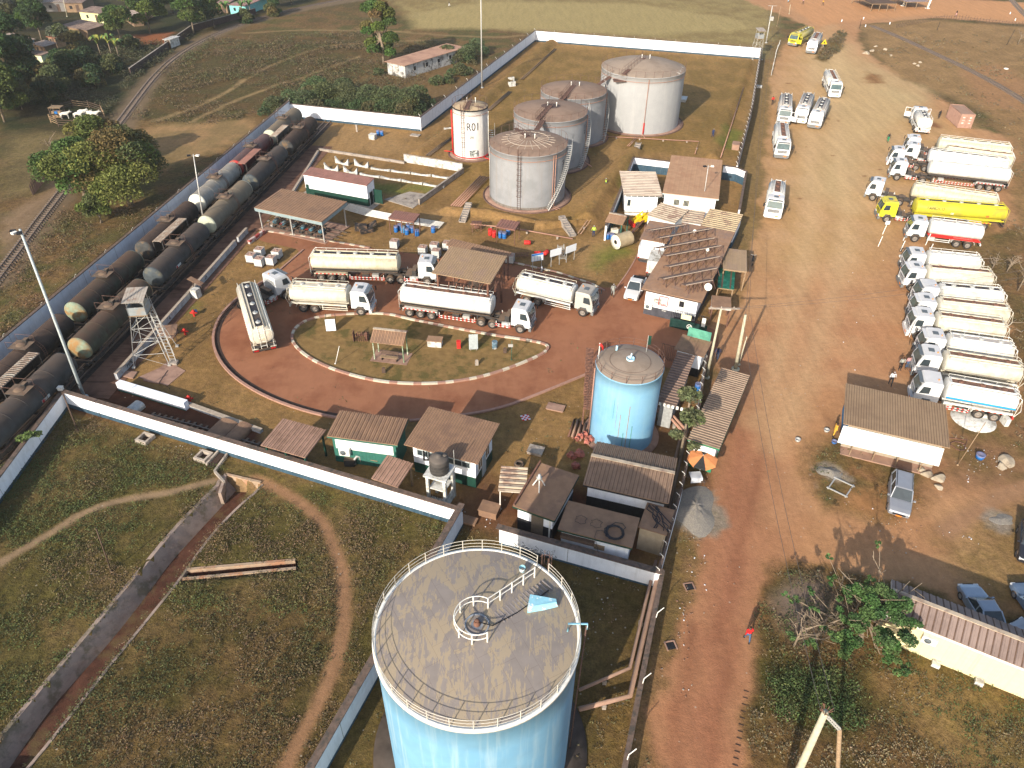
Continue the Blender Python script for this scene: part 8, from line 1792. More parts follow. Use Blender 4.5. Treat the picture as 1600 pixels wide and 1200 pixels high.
# litter
rr=random.Random(21); lm=[wb,mat('litter_pale',(.34,.31,.26),.8,.1,3),blue,mat('litter_brown',(.25,.14,.09),.8,.2,3)]
for k,(zn,n,lb) in enumerate((([(1480,690),(1590,690),(1590,740),(1500,760)],70,'scattered rubbish beside the long shed'),([(1060,770),(1110,700),(1170,900),(1060,1150),(1020,1100)],110,'scattered litter along the dirt road verge'),([(240,680),(330,705),(320,720),(250,700)],14,'scattered litter along the foot of the white wall'),([(930,880),(1010,900),(960,1010),(920,980)],26,'scattered scrap beside the large blue tank'),([(1400,380),(1200,400),(1180,700),(1400,700)],30,'scattered litter on the open dirt'),([(1230,760),(1400,800),(1560,850),(1400,880)],60,'scattered litter on the shaded ground'),([(700,800),(790,790),(840,840),(720,850)],22,'scattered litter behind the wall corner'))):
    m=MB(); P=W(zn)
    for i in range(n):
        w_=[rr.random() for _ in P]; s_=sum(w_); q=sum(((p*(v/s_)) for p,v in zip(P,w_)),Vector()); q=q.lerp(P[rr.randrange(len(P))],rr.random()*.8); s2=rr.uniform(.03,.11); m.box((q.x,q.y,zat(q.x,q.y)+.05),(s2,s2*rr.uniform(.4,1),.05),rr.choice([0,1,1,3,3,3,3]),rot=Matrix.Rotation(rr.random()*3,3,'Z')@Matrix.Rotation(rr.uniform(-.4,.4),3,'X'))
    o=m.build('litter',lm,label=lb,kind='stuff',cat='litter')
# ================= PLANTS
lfm=bpy.data.materials.new('leaves'); lfm.use_nodes=True; _nt=lfm.node_tree; _b=_nt.nodes['Principled BSDF']; _v=_nt.nodes.new('ShaderNodeVertexColor'); _v.layer_name='Col'
_nt.links.new(_v.outputs[0],_b.inputs['Base Color']); _b.inputs['Roughness'].default_value=.75; _b.inputs['Specular IOR Level'].default_value=.2
def leaves(name,P,S,Cc,up=.35,asp=.55,parent=None,**k):
    """many small leaf faces at P with size S and colour Cc"""
    n=len(P); N=RNG.normal(size=(n,3)); N/=np.linalg.norm(N,axis=1)[:,None]; N[:,2]=np.abs(N[:,2])+up; N/=np.linalg.norm(N,axis=1)[:,None]
    T=np.cross(N,RNG.normal(size=(n,3))); T/=np.linalg.norm(T,axis=1)[:,None]+1e-9; Bt=np.cross(N,T); S=S[:,None]
    V=np.stack([P-T*S,P-Bt*S*asp,P+T*S,P+Bt*S*asp],1).reshape(-1,3)
    me=bpy.data.meshes.new(name); me.vertices.add(4*n); me.vertices.foreach_set('co',V.ravel().astype(np.float32))
    me.loops.add(4*n); me.loops.foreach_set('vertex_index',np.arange(4*n)); me.polygons.add(n); me.polygons.foreach_set('loop_start',np.arange(n)*4); me.polygons.foreach_set('loop_total',np.full(n,4)); me.update(calc_edges=True)
    a=me.color_attributes.new('Col','FLOAT_COLOR','POINT'); cc=np.repeat(np.concatenate([Cc,np.ones((n,1))],1),4,axis=0); a.data.foreach_set('color',cc.ravel().astype(np.float32))
    me.materials.append(lfm); o=bpy.data.objects.new(name,me); COL.objects.link(o); return reg(o,parent,**k)
def crown(blobs,n,size,cols,seed=0):
    P=[];Cc=[]; tot=sum(b[3]**2 for b in blobs); cols=[np.array(c) for c in cols]
    for i,(x,y,z,r) in enumerate(blobs):
        m=int(n*r*r/tot); d=RNG.normal(size=(m,3)); d/=np.linalg.norm(d,axis=1)[:,None]; d[:,2]=np.where(d[:,2]<-.35,-d[:,2],d[:,2])
        rad=r*(1-.35*RNG.random(m)**2)*(1+.16*np.sin(d[:,0]*7+i)*np.sin(d[:,1]*6+2*i)*np.cos(d[:,2]*5))
        P.append(np.array([x,y,z])+d*rad[:,None]*np.array([1,1,.8])); c=cols[i%len(cols)]; t=RNG.random((m,1)); Cc.append(c*(.62+.75*t)*(1+.12*RNG.normal(size=(1,3))*.4))
    P=np.concatenate(P); return P,size*(.6+.8*RNG.random(len(P))),np.clip(np.concatenate(Cc),0.004,1)
G1=(.055,.095,.022);G2=(.085,.11,.025);G3=(.12,.125,.03);G4=(.035,.065,.022);G5=(.075,.085,.03);G6=(.13,.10,.035);GD=(.028,.048,.018)
def tree(label,base,H,R,n,size,cols,k=14,name='tree',cat='tree',group=None,sq=.75,z0=.42,seed=1,trunk=.25,ofs=(0,0)):
    rr=random.Random(seed); p=at(*base); t=thing(name,label,cat,(p.x,p.y,0),0,group); bl=[]
    for i in range(k):
        a=rr.random()*6.28; q=math.sqrt(rr.random())*.68; z=H*(z0+(1-z0)*rr.random()*.85); f=math.sqrt(max(.15,1-((z/H-.55)/.55)**2)); bl.append((ofs[0]*z/H+R*q*f*math.cos(a),ofs[1]*z/H+R*q*f*math.sin(a)*1.0,z-R*.12,R*rr.uniform(.26,.46)))
    bl.append((ofs[0],ofs[1],H*.8,R*.5)); P,S,Cc=crown(bl,n,size,cols); m=MB(); m.tube([(0,0,-.1),(.1,0,H*.25),(ofs[0]*.4,ofs[1]*.4,H*.5)],trunk,8,r2=trunk*.6)
    tr=m.build('trunk',barkm,t)
    for b_ in bl[:8]: m=MB(); m.tube([(ofs[0]*.3,ofs[1]*.3,H*.35),((b_[0])*.6,(b_[1])*.6,(H*.35+b_[2])*.52),b_[:3]],trunk*.4,5,r2=trunk*.12); m.build('limb',barkm,tr)
    leaves('crown',P,S,Cc,parent=t); return t
tree('round dark green tree, left half of the big pair beside the curved track',(138,322),9.5,5.2,27000,.165,[G1,(.07,.115,.03),G1,G2],18,seed=3,trunk=.4)
tree('olive green spreading tree, right half of the big pair beside the curved track',(205,322),10.5,6.6,38000,.17,[G3,G2,G5,G3,G6],24,seed=5,trunk=.45)
tree('small bushy tree in front of the big green pair',(158,348),4.2,2.6,9000,.14,[G2,G5],9,seed=7)
tree('yellowish leafy bough tree behind the round dark green tree',(160,262),8.0,4.6,16000,.17,[G6,G3,G2],14,seed=8)
tree('tall two-lobed tree beside the old long house',(600,101),14.5,4.3,26000,.22,[G1,G2,G1,G6],22,seed=11,sq=1,z0=.22,trunk=.4,ofs=(-1.2,0))
vt=[((8,192),10,6.5,[G2,G5,G1],'large olive tree at the left edge above the pen fence'),((18,150),11,7,[GD,G4,G1],'very dark tree at the left edge below the blue-walled house'),((14,104),11,7,[G4,G4,G1],'dark tree at the left edge beside the pale tin roof'),((66,64),9.5,5.2,[G4,G1,G4],'round dark green tree in front of the brown village roofs'),((22,52),8,4.5,[G5,(.10,.105,.075)],'greyish tree at the left edge above the tin roof'),((45,20),9,6,[G6,G2,G5],'brown-green tree in the top left corner'),((188,62),7.5,4.6,[G2,G5,G1],'mango tree with a thin bare trunk left of the sand heap'),((235,52),9,5.6,[G1,G2,G4],'broad mango tree above the red village yard'),((303,52),9,5,[G5,G2,G1],'mango tree with pale trunk beside the curved trackside wall'),((335,44),7.5,4,[G4,G1],'dark tree right of the pale-trunked mango tree'),((270,20),8,5,[G4,G1],'dark tree at the top edge behind the mango trees'),((92,148),5,4,[GD,G5],'dark bush tree below the small lime and blue house'),((112,120),4.5,4.5,[G4,G5],'dark bushy tree right of the small lime and blue house'),((140,108),3.8,4.2,[G5,GD],'low bushy tree below the banana plants'),((200,14),6,3.6,[G1,G2],'small tree at the top edge behind the faded village roof'),((100,70),4.5,3,[(.10,.11,.07),G5],'grey-green bush beside the rusty-roofed hut'),((120,84),4.5,3.4,[G5,G6],'dry bush left of the banana plants'),((420,14),6,3.6,[G1,G4],'small tree right of the turquoise village house'),((455,6),6,3.4,[G4,G5],'small dark tree at the top edge along the track'),((205,78),3.0,2.6,[G5,GD],'grey bush with a bent bare trunk below the sand heap')]
for i,(b_,H,R,c_,lb) in enumerate(vt): tree(lb,b_,H,R,int(R*R*480),.23,c_,11,seed=20+i,group='trees in the village',trunk=.22)
for i,(b_,H,R,lb) in enumerate((((48,140),6,6,'dark spreading tree left of the small pen above the cattle'),((35,172),5,4.5,'low dark tree below the blue-walled house and above the olive tree'),((150,132),3.2,3.8,'low olive bush left of the trackside wall end'),((178,112),2.8,3.6,'dry olive bush below the sand heap'),((98,112),4,3.6,'dark bush right beside the lime-walled house'),((78,160),4.2,4,'dark bush just above the cattle pen'),((228,30),6,4,'dark tree behind the broad mango tree'),((385,36),3,3,'low dark bush along the trackside wall near the turquoise house'),((430,24),4,3.4,'low dark bush at the far bend of the track'))): tree(lb,b_,H,R,int(R*R*460),.22,[GD,G5,G4] if i%2 else [G5,G4,G6],10,z0=.15,seed=90+i,group='trees in the village',trunk=.15)
sh=[((480,176),3.2,4),((510,170),3.6,5),((545,168),3.2,5),((580,172),3.4,5),((612,176),3.6,5),((640,182),4.2,4.5),((655,172),3.8,4),((498,152),2.8,4.5),((540,150),2.4,4),((700,95),2.4,4),((730,98),2.6,4),((745,84),2.4,4),((455,166),2.2,3.5),((430,176),2.0,3.5),((718,118),1.8,3),((685,132),1.3,2.2),((700,128),1.2,2),((590,118),1.2,1.8)]
ords='first second third fourth fifth sixth seventh eighth ninth tenth eleventh twelfth thirteenth fourteenth fifteenth sixteenth seventeenth eighteenth'.split()
for i,(b_,H,R) in enumerate(sh): 
    near='behind the white wall right of the wagons' if i<9 or 11<i<14 else 'beside the old long house'
    tree(['tall','rounded','spreading'][i%3]+' green shrub '+near+', '+ords[i]+' from the wagons side',b_,H,R,int(R*R*420),.15,[(.045,.072,.028),(.07,.085,.035),(.085,.08,.035)],10,'shrub','shrub','green shrubs beyond the white wall',z0=.1,seed=50+i,trunk=.08)
def fronds(label,base,H,n,cols,lf=1.6,name='banana_plant',cat='plant',trunk=.12,lean=(0,0),grp=None,wd=.28):
    p=at(*base); t=thing(name,label,cat,(p.x,p.y,0),0,grp); m=MB(); top=Vector((lean[0],lean[1],H*.6)); m.tube([(0,0,0),top],trunk,7,r2=trunk*.8); m.build('stem',barkm,t); m=MB(); rr=random.Random(int(base[0]))
    for i in range(n):
        a=6.28*i/n+rr.random(); u=Vector((math.cos(a),math.sin(a),0)); v=Vector((-u.y,u.x,0))*wd; P=[top+u*lf*f+Vector((0,0,H*.4*math.sin(f*2.4))) for f in (0,.3,.6,.85,1.0)]; w_=[.2,1,1,.7,.1]
        vs=[q+v*k for q,k in zip(P,w_)]+[q-v*k+Vector((0,0,-.04)) for q,k in zip(P,w_)]; m.add(vs,[(j,j+1,5+j+1,5+j) for j in range(4)],i%len(cols))
    m.build('frond',[mat('frond_%d'%int(c[0]*1000),c,.6,.2,3) for c in cols],t)
for k,(b_,H,lb) in enumerate((((158,88),4.5,'banana plant with green fronds left of the yellowing one'),((175,88),4.8,'tall banana plant in the middle below the village yard'),((186,90),4,'banana plant with yellow fronds below the village yard'),((356,34),5,'banana plant with a thick trunk by the trackside wall'),((380,26),4,'banana plant left of the turquoise house'),((392,24),4,'banana plant right of the turquoise house'))): fronds(lb,b_,H,9,[(.10,.17,.05),(.20,.20,.04)] if k<3 else [(.08,.15,.04)],1.9,grp='banana plants in the village')
def papaya(label,base,top_,clumps,r0=.1,col=[G2,G5,G1],sz=.17,nl=420):
    b_,h=zt(base,top_); e=at(top_[0],top_[1],h)-b_; e.z=h; t=thing('small_tree',label,'tree',(b_.x,b_.y,0)); m=MB(); m.tube([(0,0,0),e*.5+Vector((.05,0,0)),e],r0,7,r2=r0*.5); tr=m.build('trunk',barkm,t); PP=[]
    for (x,y,f,r) in clumps:
        q0=e*f; c_=at(x,y,q0.z+.2)-b_; c_.z=q0.z+.3; m=MB(); m.tube([q0,c_],.03,4); m.build('branch',barkm,tr)
        for j in range(9):
            a=6.28*j/9; PP.append((c_.x+.6*r*math.cos(a),c_.y+.6*r*math.sin(a),c_.z-.15,r*.42))
        PP.append((c_.x,c_.y,c_.z,r*.4))
    P,S,Cc=crown(PP,nl*len(clumps),sz,col); leaves('crown',P,S,Cc,parent=t)
papaya('leaning slender tree with four leaf rosettes beside the medium blue tank',(1061,722),(1080,612),[(1078,617,.98,1.0),(1082,652,.75,1.05),(1057,678,.5,.6),(1084,697,.4,.55)],.14,[(.10,.115,.05),(.08,.09,.04)])
papaya('young sapling growing against the near-left white wall',(50,705),(43,678),[(34,684,.9,.5),(44,680,1,.5),(57,678,.9,.45)],.04,[(.10,.14,.04)],.12,200)
# open leafy tree, lower right
p=at(1345,1000); t=thing('tree','sprawling bright green tree with bare branches in front of the cream-walled building','tree',(p.x,p.y,0)); m=MB(); m.tube([(0,0,0),(-.2,.2,1.2),(-.1,.3,2.2)],.2,8,r2=.13); tr=m.build('trunk',barkm,t); rr=random.Random(9); PP=[]
tips=[(1352,925,4.2,1.5),(1370,935,4.4,1.6),(1392,928,4.5,1.5),(1405,945,4.0,1.2),(1375,955,3.8,1.7),(1400,985,3.4,1.5),(1385,1000,3.2,1.3),(1340,990,2.6,1.3),(1318,1003,2.4,1.2),(1300,905,4.0,.5),(1272,950,3,.4),(1240,935,3,.45),(1228,930,3,.3),(1270,925,3.2,.45),(1320,930,3.8,.7),(1430,970,3.8,.8),(1472,975,3.2,.35),(1400,1035,1.6,.9),(1395,1020,2.0,.8),(1415,1042,1.3,.5),(1265,1000,2,.6),(1235,995,2,.5),(1375,850,6,.35),(1295,870,5.2,.3),(1360,905,4.6,.5),(1320,960,3.2,.8),(1350,965,3.3,1.0),(1290,985,2.4,.6)]
for (x,y,z,r) in tips:
    c_=at(x,y,z)-p; c_.z=z; k=c_*.5+Vector((rr.uniform(-.4,.4),rr.uniform(-.4,.4),.3)); m=MB(); m.tube([(-.1,.3,2.0),k,c_],.045,5,r2=.018); m.build('limb',barkm,tr)
    for j in range(5): PP.append((c_.x+rr.uniform(-.6,.6)*r,c_.y+rr.uniform(-.6,.6)*r,c_.z+rr.uniform(-.5,.3)*r,r*.30))
P,S,Cc=crown(PP,19000,.085,[(.05,.105,.028),(.07,.12,.035),(.04,.08,.025)]); leaves('crown',P,S,Cc,parent=t)
def bare(label,base,H,n,seed,mt=barkm):
    p=at(*base); t=thing('bare_tree',label,'tree',(p.x,p.y,0),0,'leafless trees'); rr=random.Random(seed); m=MB(); m.tube([(0,0,0),(.1,0,H*.5)],.1,6,r2=.06); tr=m.build('trunk',mt,t)
    for i in range(n):
        a=rr.random()*6.28; q=Vector((0.1,0,H*rr.uniform(.15,.5))); e=q+Vector((math.cos(a),math.sin(a),1.0))*H*rr.uniform(.2,.42); m=MB(); m.tube([q,q.lerp(e,.5)+Vector((rr.uniform(-.2,.2),rr.uniform(-.2,.2),.1)),e],.05,4,r2=.015)
        for j in range(3): f=q.lerp(e,rr.uniform(.4,.9)); m.tube([f,f+Vector((rr.uniform(-1,1),rr.uniform(-1,1),rr.uniform(.1,.8)))*H*.12],.02,3)
        m.build('branch',mt,tr)
for i,(b_,H,lb) in enumerate((((1590,455),5,'bare forked tree at the right edge above the packed trucks'),((1550,420),2.6,'small bare tree above the packed trucks, left one'),((1573,425),2.8,'small bare tree above the packed trucks, right one'),((82,240),4,'pale leafless tree in the dry ground below the cattle pen'),((1240,1010),4.5,'leafless sapling left of the sprawling green tree'),((1275,1000),5,'leafless sapling just left of the sprawling green tree'),((1590,70),4.5,'bare twig tree in the far right dry lot'),((1365,985),6.5,'tall bare-branched tree behind the sprawling green tree'),((1325,975),6,'thin leafless tree between the poles and the sprawling tree'))): bare(lb,b_,H,9,70+i)
m=MB(); rr=random.Random(3)
for (x,y) in ((1520,395),(1535,405),(1548,412),(1565,500),(1580,505),(1595,520)):
    p=at(x,y)
    for k in range(3): d=Vector((rr.uniform(-2,2),rr.uniform(-.8,.8),.15)); m.tube([p+Vector((0,0,.1)),p+d],.06,5,r2=.03)
m.build('fallen_branches',barkm,label='grey fallen branches scattered right of the packed trucks',kind='stuff',cat='branches')
# ---- ground plants as masses
def scat(name,label,px,dens,size,h,cols,thr=.0,ns=.25,sd=0,patchc=None,up=.5,asp=.45,excl=(),ymax=None,clump=9,cr=.28):
    poly=[(q.x,q.y) for q in W(px)]; x0=min(a for a,b_ in poly);x1=max(a for a,b_ in poly);y0=min(b_ for a,b_ in poly);y1=max(b_ for a,b_ in poly)
    n=int((x1-x0)*(y1-y0)*dens/clump); X=RNG.uniform(x0,x1,n);Y=RNG.uniform(y0,y1,n); d=sdist(X,Y,poly); f=fbm(X*ns,Y*ns,sd,4); k=(d+2*(fbm(X*.6,Y*.6,sd+7,2)-.5)>0)&(RNG.random(n)<np.clip((f-thr)*6,0.03,1))
    for L_,w_ in excl: k&=ldist(X,Y,[(q.x,q.y) for q in smooth([(q.x,q.y) for q in W(L_)],2)])>w_*(.75+.5*RNG.random(n))
    k&=(sdist(X,Y,DITCH)<(.25 if sd<3 else -.05))&(sdist(X,Y,DITCH2)<-.25); X=X[k];Y=Y[k]; n=len(X)
    iy=np.clip(np.searchsorted(YS,Y),1,len(YS)-1); ix=np.clip(np.searchsorted(XS,X),1,len(XS)-1); Z0=Z[iy,ix]
    hh=h*(.4+.9*RNG.random(n))*(.6+.8*fbm(X*.5,Y*.5,sd+3,2)); cx=np.repeat(X,clump);cy=np.repeat(Y,clump);cz=np.repeat(Z0,clump);ch=np.repeat(hh,clump)
    m=len(cx); a=RNG.random(m)*6.28; r=cr*np.sqrt(RNG.random(m)); zz=RNG.random(m); P=np.stack([cx+r*np.cos(a),cy+r*np.sin(a),cz+ch*zz],1)
    c0=np.array(cols); t=np.clip((fbm(X*.22,Y*.22,sd+11,4)-.36)/.28+.25*RNG.normal(size=n),0,.999); t=np.repeat(t,clump)*(len(c0)-1); i0=t.astype(int); fr=(t-i0)[:,None]; Cc=c0[i0]*(1-fr)+c0[np.minimum(i0+1,len(c0)-1)]*fr
    Cc=Cc*(.6+.8*RNG.random((m,1)))*(1+.07*RNG.normal(size=(m,3))); o=leaves(name,P,size*(.5+RNG.random(m)),np.clip(Cc,.004,1),up,asp,label=label,kind='stuff',cat='undergrowth'); return m
FP=[([(0,880),(60,845),(130,800),(200,778),(270,768),(335,752)],.5),([(-200,960),(-80,905),(0,880)],.5),([(400,748),(450,770),(495,805),(522,850),(540,920),(538,985),(520,1050),(490,1110),(455,1180),(440,1230)],.62),([(345,745),(400,745)],.8)]
cA=[(.125,.085,.045),(.105,.085,.038),(.09,.09,.03),(.065,.08,.025)]; tot=0
tot+=scat('weeds','mixed green and brown weeds covering the near-left field',[(-120,830),(97,645),(400,745),(708,822),(690,850),(500,960),(300,950),(100,1060),(-60,1180)],190,.062,.34,cA,.30,.45,1,excl=FP)
tot+=scat('weeds','browner dry weeds across the bottom-left field',[(-60,1180),(100,1060),(300,950),(500,960),(690,850),(480,1215),(-60,1240)],165,.062,.30,[(.12,.08,.045),(.10,.072,.038),(.085,.07,.03),(.06,.066,.024)],.30,.5,2,excl=FP)
tot+=scat('scrub','brown scrub and bushes in the far left fields',[(205,190),(245,115),(330,62),(560,50),(690,66),(640,180),(460,165),(330,195)],22,.15,.8,[(.115,.082,.045),(.10,.075,.038),(.075,.075,.03)],.34,.12,4,clump=12,cr=.8)
tot+=scat('scrub','dark scrub between the village and the curved track',[(70,160),(110,95),(200,70),(300,60),(215,125),(170,180),(120,165)],26,.17,1.1,[(.055,.055,.028),(.075,.07,.035),(.045,.05,.022)],.36,.15,5,clump=12,cr=.7)
tot+=scat('scrub','reddish-brown scrub between the tank wagon wall and the track',[(-60,520),(90,330),(230,330),(300,265),(330,245),(100,455),(-60,590)],42,.10,.6,[(.14,.085,.045),(.11,.08,.04),(.075,.075,.03)],.32,.25,6,clump=11,cr=.5)
tot+=scat('weeds','thick weeds and grass across the lower right ground',[(1190,905),(1225,885),(1400,910),(1400,975),(1610,1075),(1640,1240),(1165,1240),(1180,1000)],120,.062,.3,[(.17,.135,.075),(.12,.088,.045),(.095,.08,.04),(.05,.07,.022)],.40,.4,8)
tot+=scat('bushes','dark green bushes in the lower right hollow',[(1185,1060),(1260,1045),(1330,1065),(1370,1110),(1330,1140),(1240,1130)],230,.07,.9,[(.035,.06,.018),(.06,.085,.025),(.09,.10,.035)],.30,.5,9,clump=14,cr=.4)
tot+=scat('weeds','low weeds on the patch around the silver off-roader',[(1262,700),(1330,672),(1400,705),(1460,745),(1440,790),(1380,790),(1290,790)],38,.07,.22,[(.14,.10,.05),(.10,.095,.04),(.07,.08,.03)],.44,.5,10)
tot+=scat('weeds','dry weeds on the right edge beside the packed trucks',[(1480,365),(1610,340),(1640,700),(1480,690),(1600,640),(1590,560),(1545,440)],16,.10,.3,[(.16,.12,.07),(.11,.09,.045),(.08,.075,.035)],.45,.3,12)
tot+=scat('dry_grass','dry grass tufts along the verge and inside the blue tank yard',[(722,820),(1035,897),(1050,800),(1080,800),(1030,1000),(1000,1230),(520,1230)],22,.07,.14,[(.15,.115,.06),(.11,.09,.045),(.09,.085,.035)],.45,.5,13)
tot+=scat('dry_grass','tufts on the mound beside the waiting trucks at the crossroads',[(1288,72),(1310,50),(1322,52),(1318,74),(1290,96),(1276,92)],26,.16,.8,[(.12,.09,.05),(.09,.08,.04)],.3,.4,14)
tot+=scat('dry_grass','sparse dry grass on the far right ground',[(1350,60),(1420,50),(1640,60),(1640,340),(1590,300),(1500,180),(1410,125)],3.2,.16,.3,[(.17,.13,.075),(.12,.095,.05)],.47,.2,15,cr=.6)
tot+=scat('dry_grass','sparse tufts on the lawns of the fenced yard',[(500,240),(660,215),(850,80),(1170,100),(1140,245),(1000,380),(930,560),(1000,700),(850,720),(720,790),(420,700),(220,600),(300,440),(420,350)],2.6,.09,.12,[(.15,.11,.055),(.10,.10,.04)],.46,.3,16,cr=.5)
print('leaf faces',tot)
# ================= PEOPLE AND CATTLE
skn=mat('skin',(.09,.05,.035),.6,.1,3); hair_=mat('hair_black',(.012,.01,.009),.8,.2,3); shoe=mat('shoe_dark',(.03,.028,.028),.7,.2,3)
sA=mat('shirt_a',(.5,.5,.5),.8,.05,3); sB=mat('trousers_b',(.05,.07,.12),.8,.05,3)
def skin(name,V,E_,Rr,root,lv=2):
    me=bpy.data.meshes.new(name); me.from_pydata(V,E_,[]); o=bpy.data.objects.new(name,me); COL.objects.link(o); md=o.modifiers.new('s','SKIN'); md.use_smooth_shade=True
    for i,r in enumerate(Rr): me.skin_vertices[0].data[i].radius=(r,r) if not isinstance(r,tuple) else r; me.skin_vertices[0].data[i].use_root=(i==root)
    sb=o.modifiers.new('u','SUBSURF'); sb.levels=lv
    r=bpy.data.meshes.new_from_object(o.evaluated_get(bpy.context.evaluated_depsgraph_get())); bpy.data.objects.remove(o); return r
def person(label,pose):
    st,ar=pose; V=[];E_=[];Rr=[];Zn=[]
    def v(p,r,par,zn): V.append(p);Rr.append(r);Zn.append(zn); (E_.append((par,len(V)-1)) if par is not None else None); return len(V)-1
    pel=v((0,0,.95),(.15,.11),None,1); ch=v((0.01,0,1.18),(.15,.10),pel,0); sh_=v((.01,0,1.40),(.15,.10),ch,0); nk=v((.02,0,1.50),.055,sh_,2); hd=v((.03,0,1.60),(.085,.095),nk,2); tp=v((.03,0,1.70),(.075,.09),hd,3)
    v((.10,0,1.61),.022,hd,2)
    for s,k in ((1,1),(-1,-1)):
        hp=v((0,s*.09,.88),.085,pel,1); kn=v((st*.16*k+.02,s*.10,.50),.06,hp,1); an=v((st*.26*k-.02,s*.10,.10),.042,kn,4); v((st*.26*k+.14,s*.11,.035),.035,an,4)
        sd=v((.01,s*.19,1.42),.055,sh_,0); up=ar if s>0 else 0
        el=v((-.02-st*.10*k+.12*up,s*(.27+.05*up),1.14+.22*up),.042,sd,0); wr=v((.06-st*.14*k+.25*up,s*(.28-.05*up),.90+.55*up),.030,el,2); pm=v((.08-st*.14*k+.28*up,s*(.28-.05*up),.83+.64*up),(.035,.02),wr,2)
        b_=Vector(V[pm]); dz=-1 if not up else .6
        for j,(dx,l) in enumerate(((-.03,.062),(-.01,.075),(.01,.072),(.028,.055))): f1=v(tuple(b_+Vector((dx,0,dz*l*.6))),.009,pm,2); v(tuple(b_+Vector((dx+.012,-s*.012,dz*l*1.1))),.008,f1,2)
        v(tuple(b_+Vector((.045,-s*.01,dz*.02))),.010,pm,2)
    me=skin('body',V,E_,Rr,0); 
    for m_ in (sA,sB,skn,hair_,shoe): me.materials.append(m_)
    VV=[Vector(q) for q in V]
    for p_ in me.polygons:
        c=p_.center; best=min(range(len(VV)),key=lambda i:(VV[i]-c).length-(.03 if Zn[i]==3 else 0)); p_.material_index=Zn[best]; p_.use_smooth=True
    t=thing('person',label,'person'); o=bpy.data.objects.new('body',me); COL.objects.link(o); reg(o,t); return t
PB=[person('x',(1,0)),person('x',(0,0)),person('x',(.3,1))]; used=[0,0,0]
def col(n,c): return mat('cloth_'+n,c,.85,.08,3)
cW=col('white',(.6,.6,.6));cR=col('red',(.55,.02,.02));cN=col('navy',(.02,.035,.09));cK=col('black',(.02,.02,.022));cG=col('green',(.01,.22,.10));cH=col('hivis',(.45,.62,.08));cY=col('ochre',(.60,.33,.05));cB=col('jeans',(.06,.10,.18));cE=col('grey',(.30,.31,.28));cP=col('pinkish',(.45,.26,.26));cC=col('sky',(.25,.45,.62))
hat=lambda t,m_: None
for (x,y,pz,fc,s_,b_,hh,lb) in (
 (1166,1003,0,0,cR,cB,None,'person in a red top and blue jeans walking along the dirt road'),(1390,602,0,200,cW,cK,cW,'person in white shirt and cap walking near the long shed roof'),(1405,579,1,180,cE,cK,None,'person in grey shirt standing left of the seventh packed truck'),(1415,577,1,170,cP,cB,None,'person in pinkish shirt close to the cab of the seventh packed truck'),(1301,683,2,90,cY,cY,None,'person in ochre clothes bending at the left end of the long shed'),(1119,563,0,200,cN,cB,cG,'person in navy jacket and green cap walking by the guard house'),(957,463,0,180,cE,cE,cW,'person in pale grey work clothes walking beside the white pickup'),(927,371,1,0,cH,cN,cW,'person in yellow-green vest standing by the small crate canopy'),(946,295,2,270,cH,cN,cW,'person in yellow-green vest with raised arm by the thin slope pipes'),(1113,216,0,180,cN,cN,cW,'person in navy overalls and white helmet crossing the far lawn'),(1206,164,1,0,cR,cK,None,'person in red shirt at the edge of the dirt park by the wall'),(1386,223,0,30,cK,cG,None,'person in black shirt and green trousers walking in the open dirt park'),(1426,195,2,90,cR,cG,None,'person in red and green behind the tanker with both doors open'),(1466,186,1,180,cK,cK,None,'person in dark clothes between the open-doored tanker and the container'),(395,31,1,0,cW,cC,None,'person in white walking along the curved rail track'),(111,90,1,0,cW,cW,None,'person in white among the dark bushes below the village'),(75,99,1,0,cW,cK,None,'person in white and black beside the small lime and blue house'),(702,11,0,90,cK,cW,None,'distant person in black and white on the pale field'),(1231,4,1,0,cC,cC,None,'distant person in sky blue at the top edge of the far road'),(1254,7,0,90,cP,cK,None,'distant person in brownish pink on the far road'),(1285,9,0,90,cY,cK,None,'distant person carrying an orange load on the far road'),(1493,26,0,90,cK,cP,None,'distant person with an orange load beside the picket fence'),(713,459+5,1,180,cE,cE,None,'person in pale grey standing under the loading canopy')):
    p=at(x,y); rm={'shirt_a':s_,'trousers_b':b_}
    if hh: rm['hair_black']=hh
    t=dup(PB[pz],(p.x,p.y,.02 if x!=713 else .1),R_(90-fc),lb,remat=rm)
for t in PB:
    for c_ in KIDS[t.name]: bpy.data.objects.remove(c_)
    bpy.data.objects.remove(t)
p=at(1175,412); t=thing('motorcycle','black motorcycle parked on the dirt beside the square tan tin roof','motorcycle',(p.x,p.y,0),R_(75)); m=MB(); m.tube([(-.4,0,.75),(.0,0,.85),(.35,0,.95)],.12,8); m.box((0,0,.5),(.5,.25,.4)); m.build('body',black,t); m=MB(); m.tube([(.5,-.35,1.05),(.42,0,1.0),(.5,.35,1.05)],.02,5); m.tube([(.42,0,1.0),(.65,0,.35)],.03,5); m.build('handlebar',steel,t)
for x in (-.62,.65): wheel(t,x,0,.12,.32)
p=at(883,424); lathing('bollard','small black and white bollard in the shade near the notice boards','bollard',(846,425),[(0,0),(.12,0),(.12,.75),(0,.8)],mat('bollard_bw',(.5,.5,.52),.6,.1,3,patch=(.03,.04,.06),pscale=3,plo=.48,phi=.5))
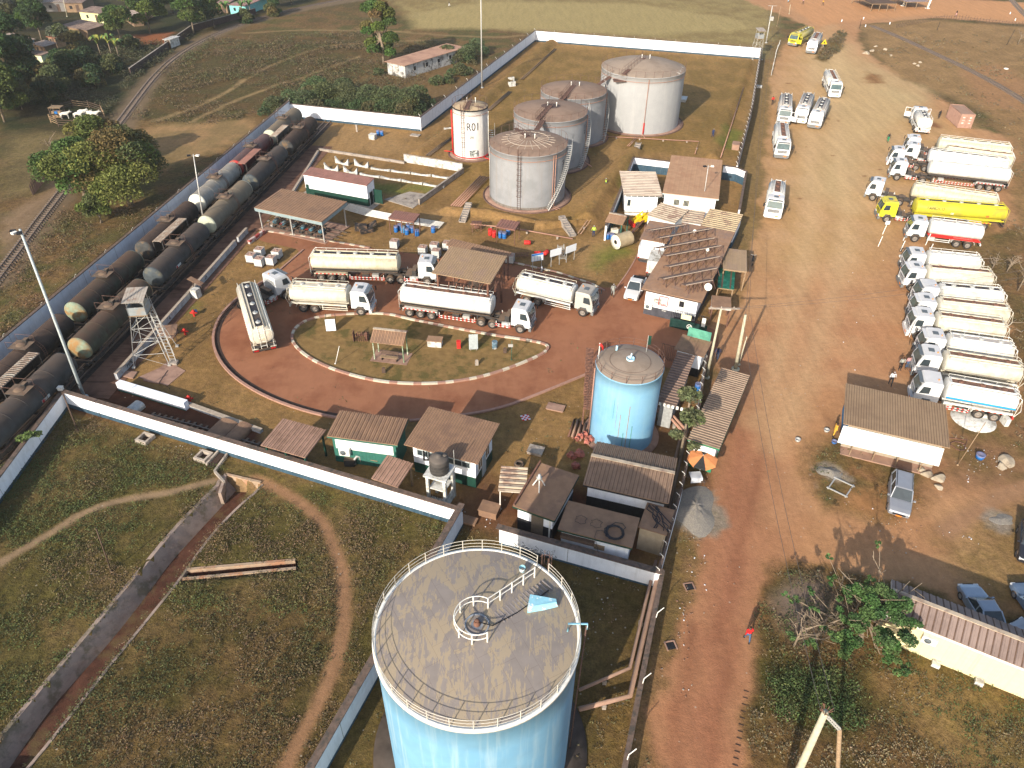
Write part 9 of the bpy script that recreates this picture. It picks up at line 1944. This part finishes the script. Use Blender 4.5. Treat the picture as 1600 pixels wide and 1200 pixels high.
def cow():
    V=[];E_=[];Rr=[]
    def v(p,r,par): V.append(p);Rr.append(r); (E_.append((par,len(V)-1)) if par is not None else None); return len(V)-1
    c=v((0,0,1.0),(.27,.30),None); f=v((.5,0,1.02),(.24,.30),c); n=v((.8,0,1.2),(.13,.17),f); h=v((1.05,0,1.32),(.10,.12),n); v((1.33,0,1.15),(.07,.075),h); b_=v((-.55,0,1.05),(.24,.25),c); tl=v((-.82,0,.95),.035,b_); v((-.88,0,.45),.02,tl)
    for s in (-1,1):
        e=v((1.04,s*.17,1.40),.03,h); v((1.0,s*.2,1.62),.012,e)
        a=v((.52,s*.15,.75),.10,f); k=v((.55,s*.15,.40),.05,a); v((.52,s*.15,.05),.05,k)
        a=v((-.55,s*.16,.75),.13,b_); k=v((-.68,s*.15,.42),.055,a); v((-.6,s*.15,.05),.05,k)
    return skin('body',V,E_,Rr,0)
cm_=cow(); cwh=mat('cow_white',(.55,.52,.46),.8,.08,3); cbk=mat('cow_black',(.03,.025,.022),.8,.1,3)
for (x,y,a,m_,lb) in ((103,186,20,cwh,'white cow leftmost in the cattle pen, beside the sack rack'),(112,184,200,cbk,'black cow among the white ones in the cattle pen'),(124,186,10,cwh,'white cow in the middle of the cattle pen, nearer the camera'),(130,182,0,cwh,'white cow in the middle of the cattle pen, farther back'),(138,184,-10,cwh,'white cow right of the middle pair in the cattle pen'),(149,185,10,cwh,'small white cow at the right end of the cattle pen')):
    p=at(x,y); t=thing('cow',lb,'cow',(p.x,p.y,0),R_(a),'cattle in the pen'); me=cm_.copy(); me.materials.clear(); me.materials.append(m_); o=bpy.data.objects.new('body',me); COL.objects.link(o); reg(o,t)

m=MB(); m.box((0,140,22),(560,420,50)); hz=bpy.data.materials.new('haze'); hz.use_nodes=True; nt=hz.node_tree; nt.nodes.clear(); o_=nt.nodes.new('ShaderNodeOutputMaterial'); v=nt.nodes.new('ShaderNodeVolumePrincipled'); v.inputs['Density'].default_value=.0002; v.inputs['Color'].default_value=(.95,.93,.90,1); v.inputs['Anisotropy'].default_value=.2; nt.links.new(v.outputs[0],o_.inputs['Volume']); o=m.build('haze',hz,kind='stuff',label='thin warm haze hanging over the whole site'); o['category']='haze'
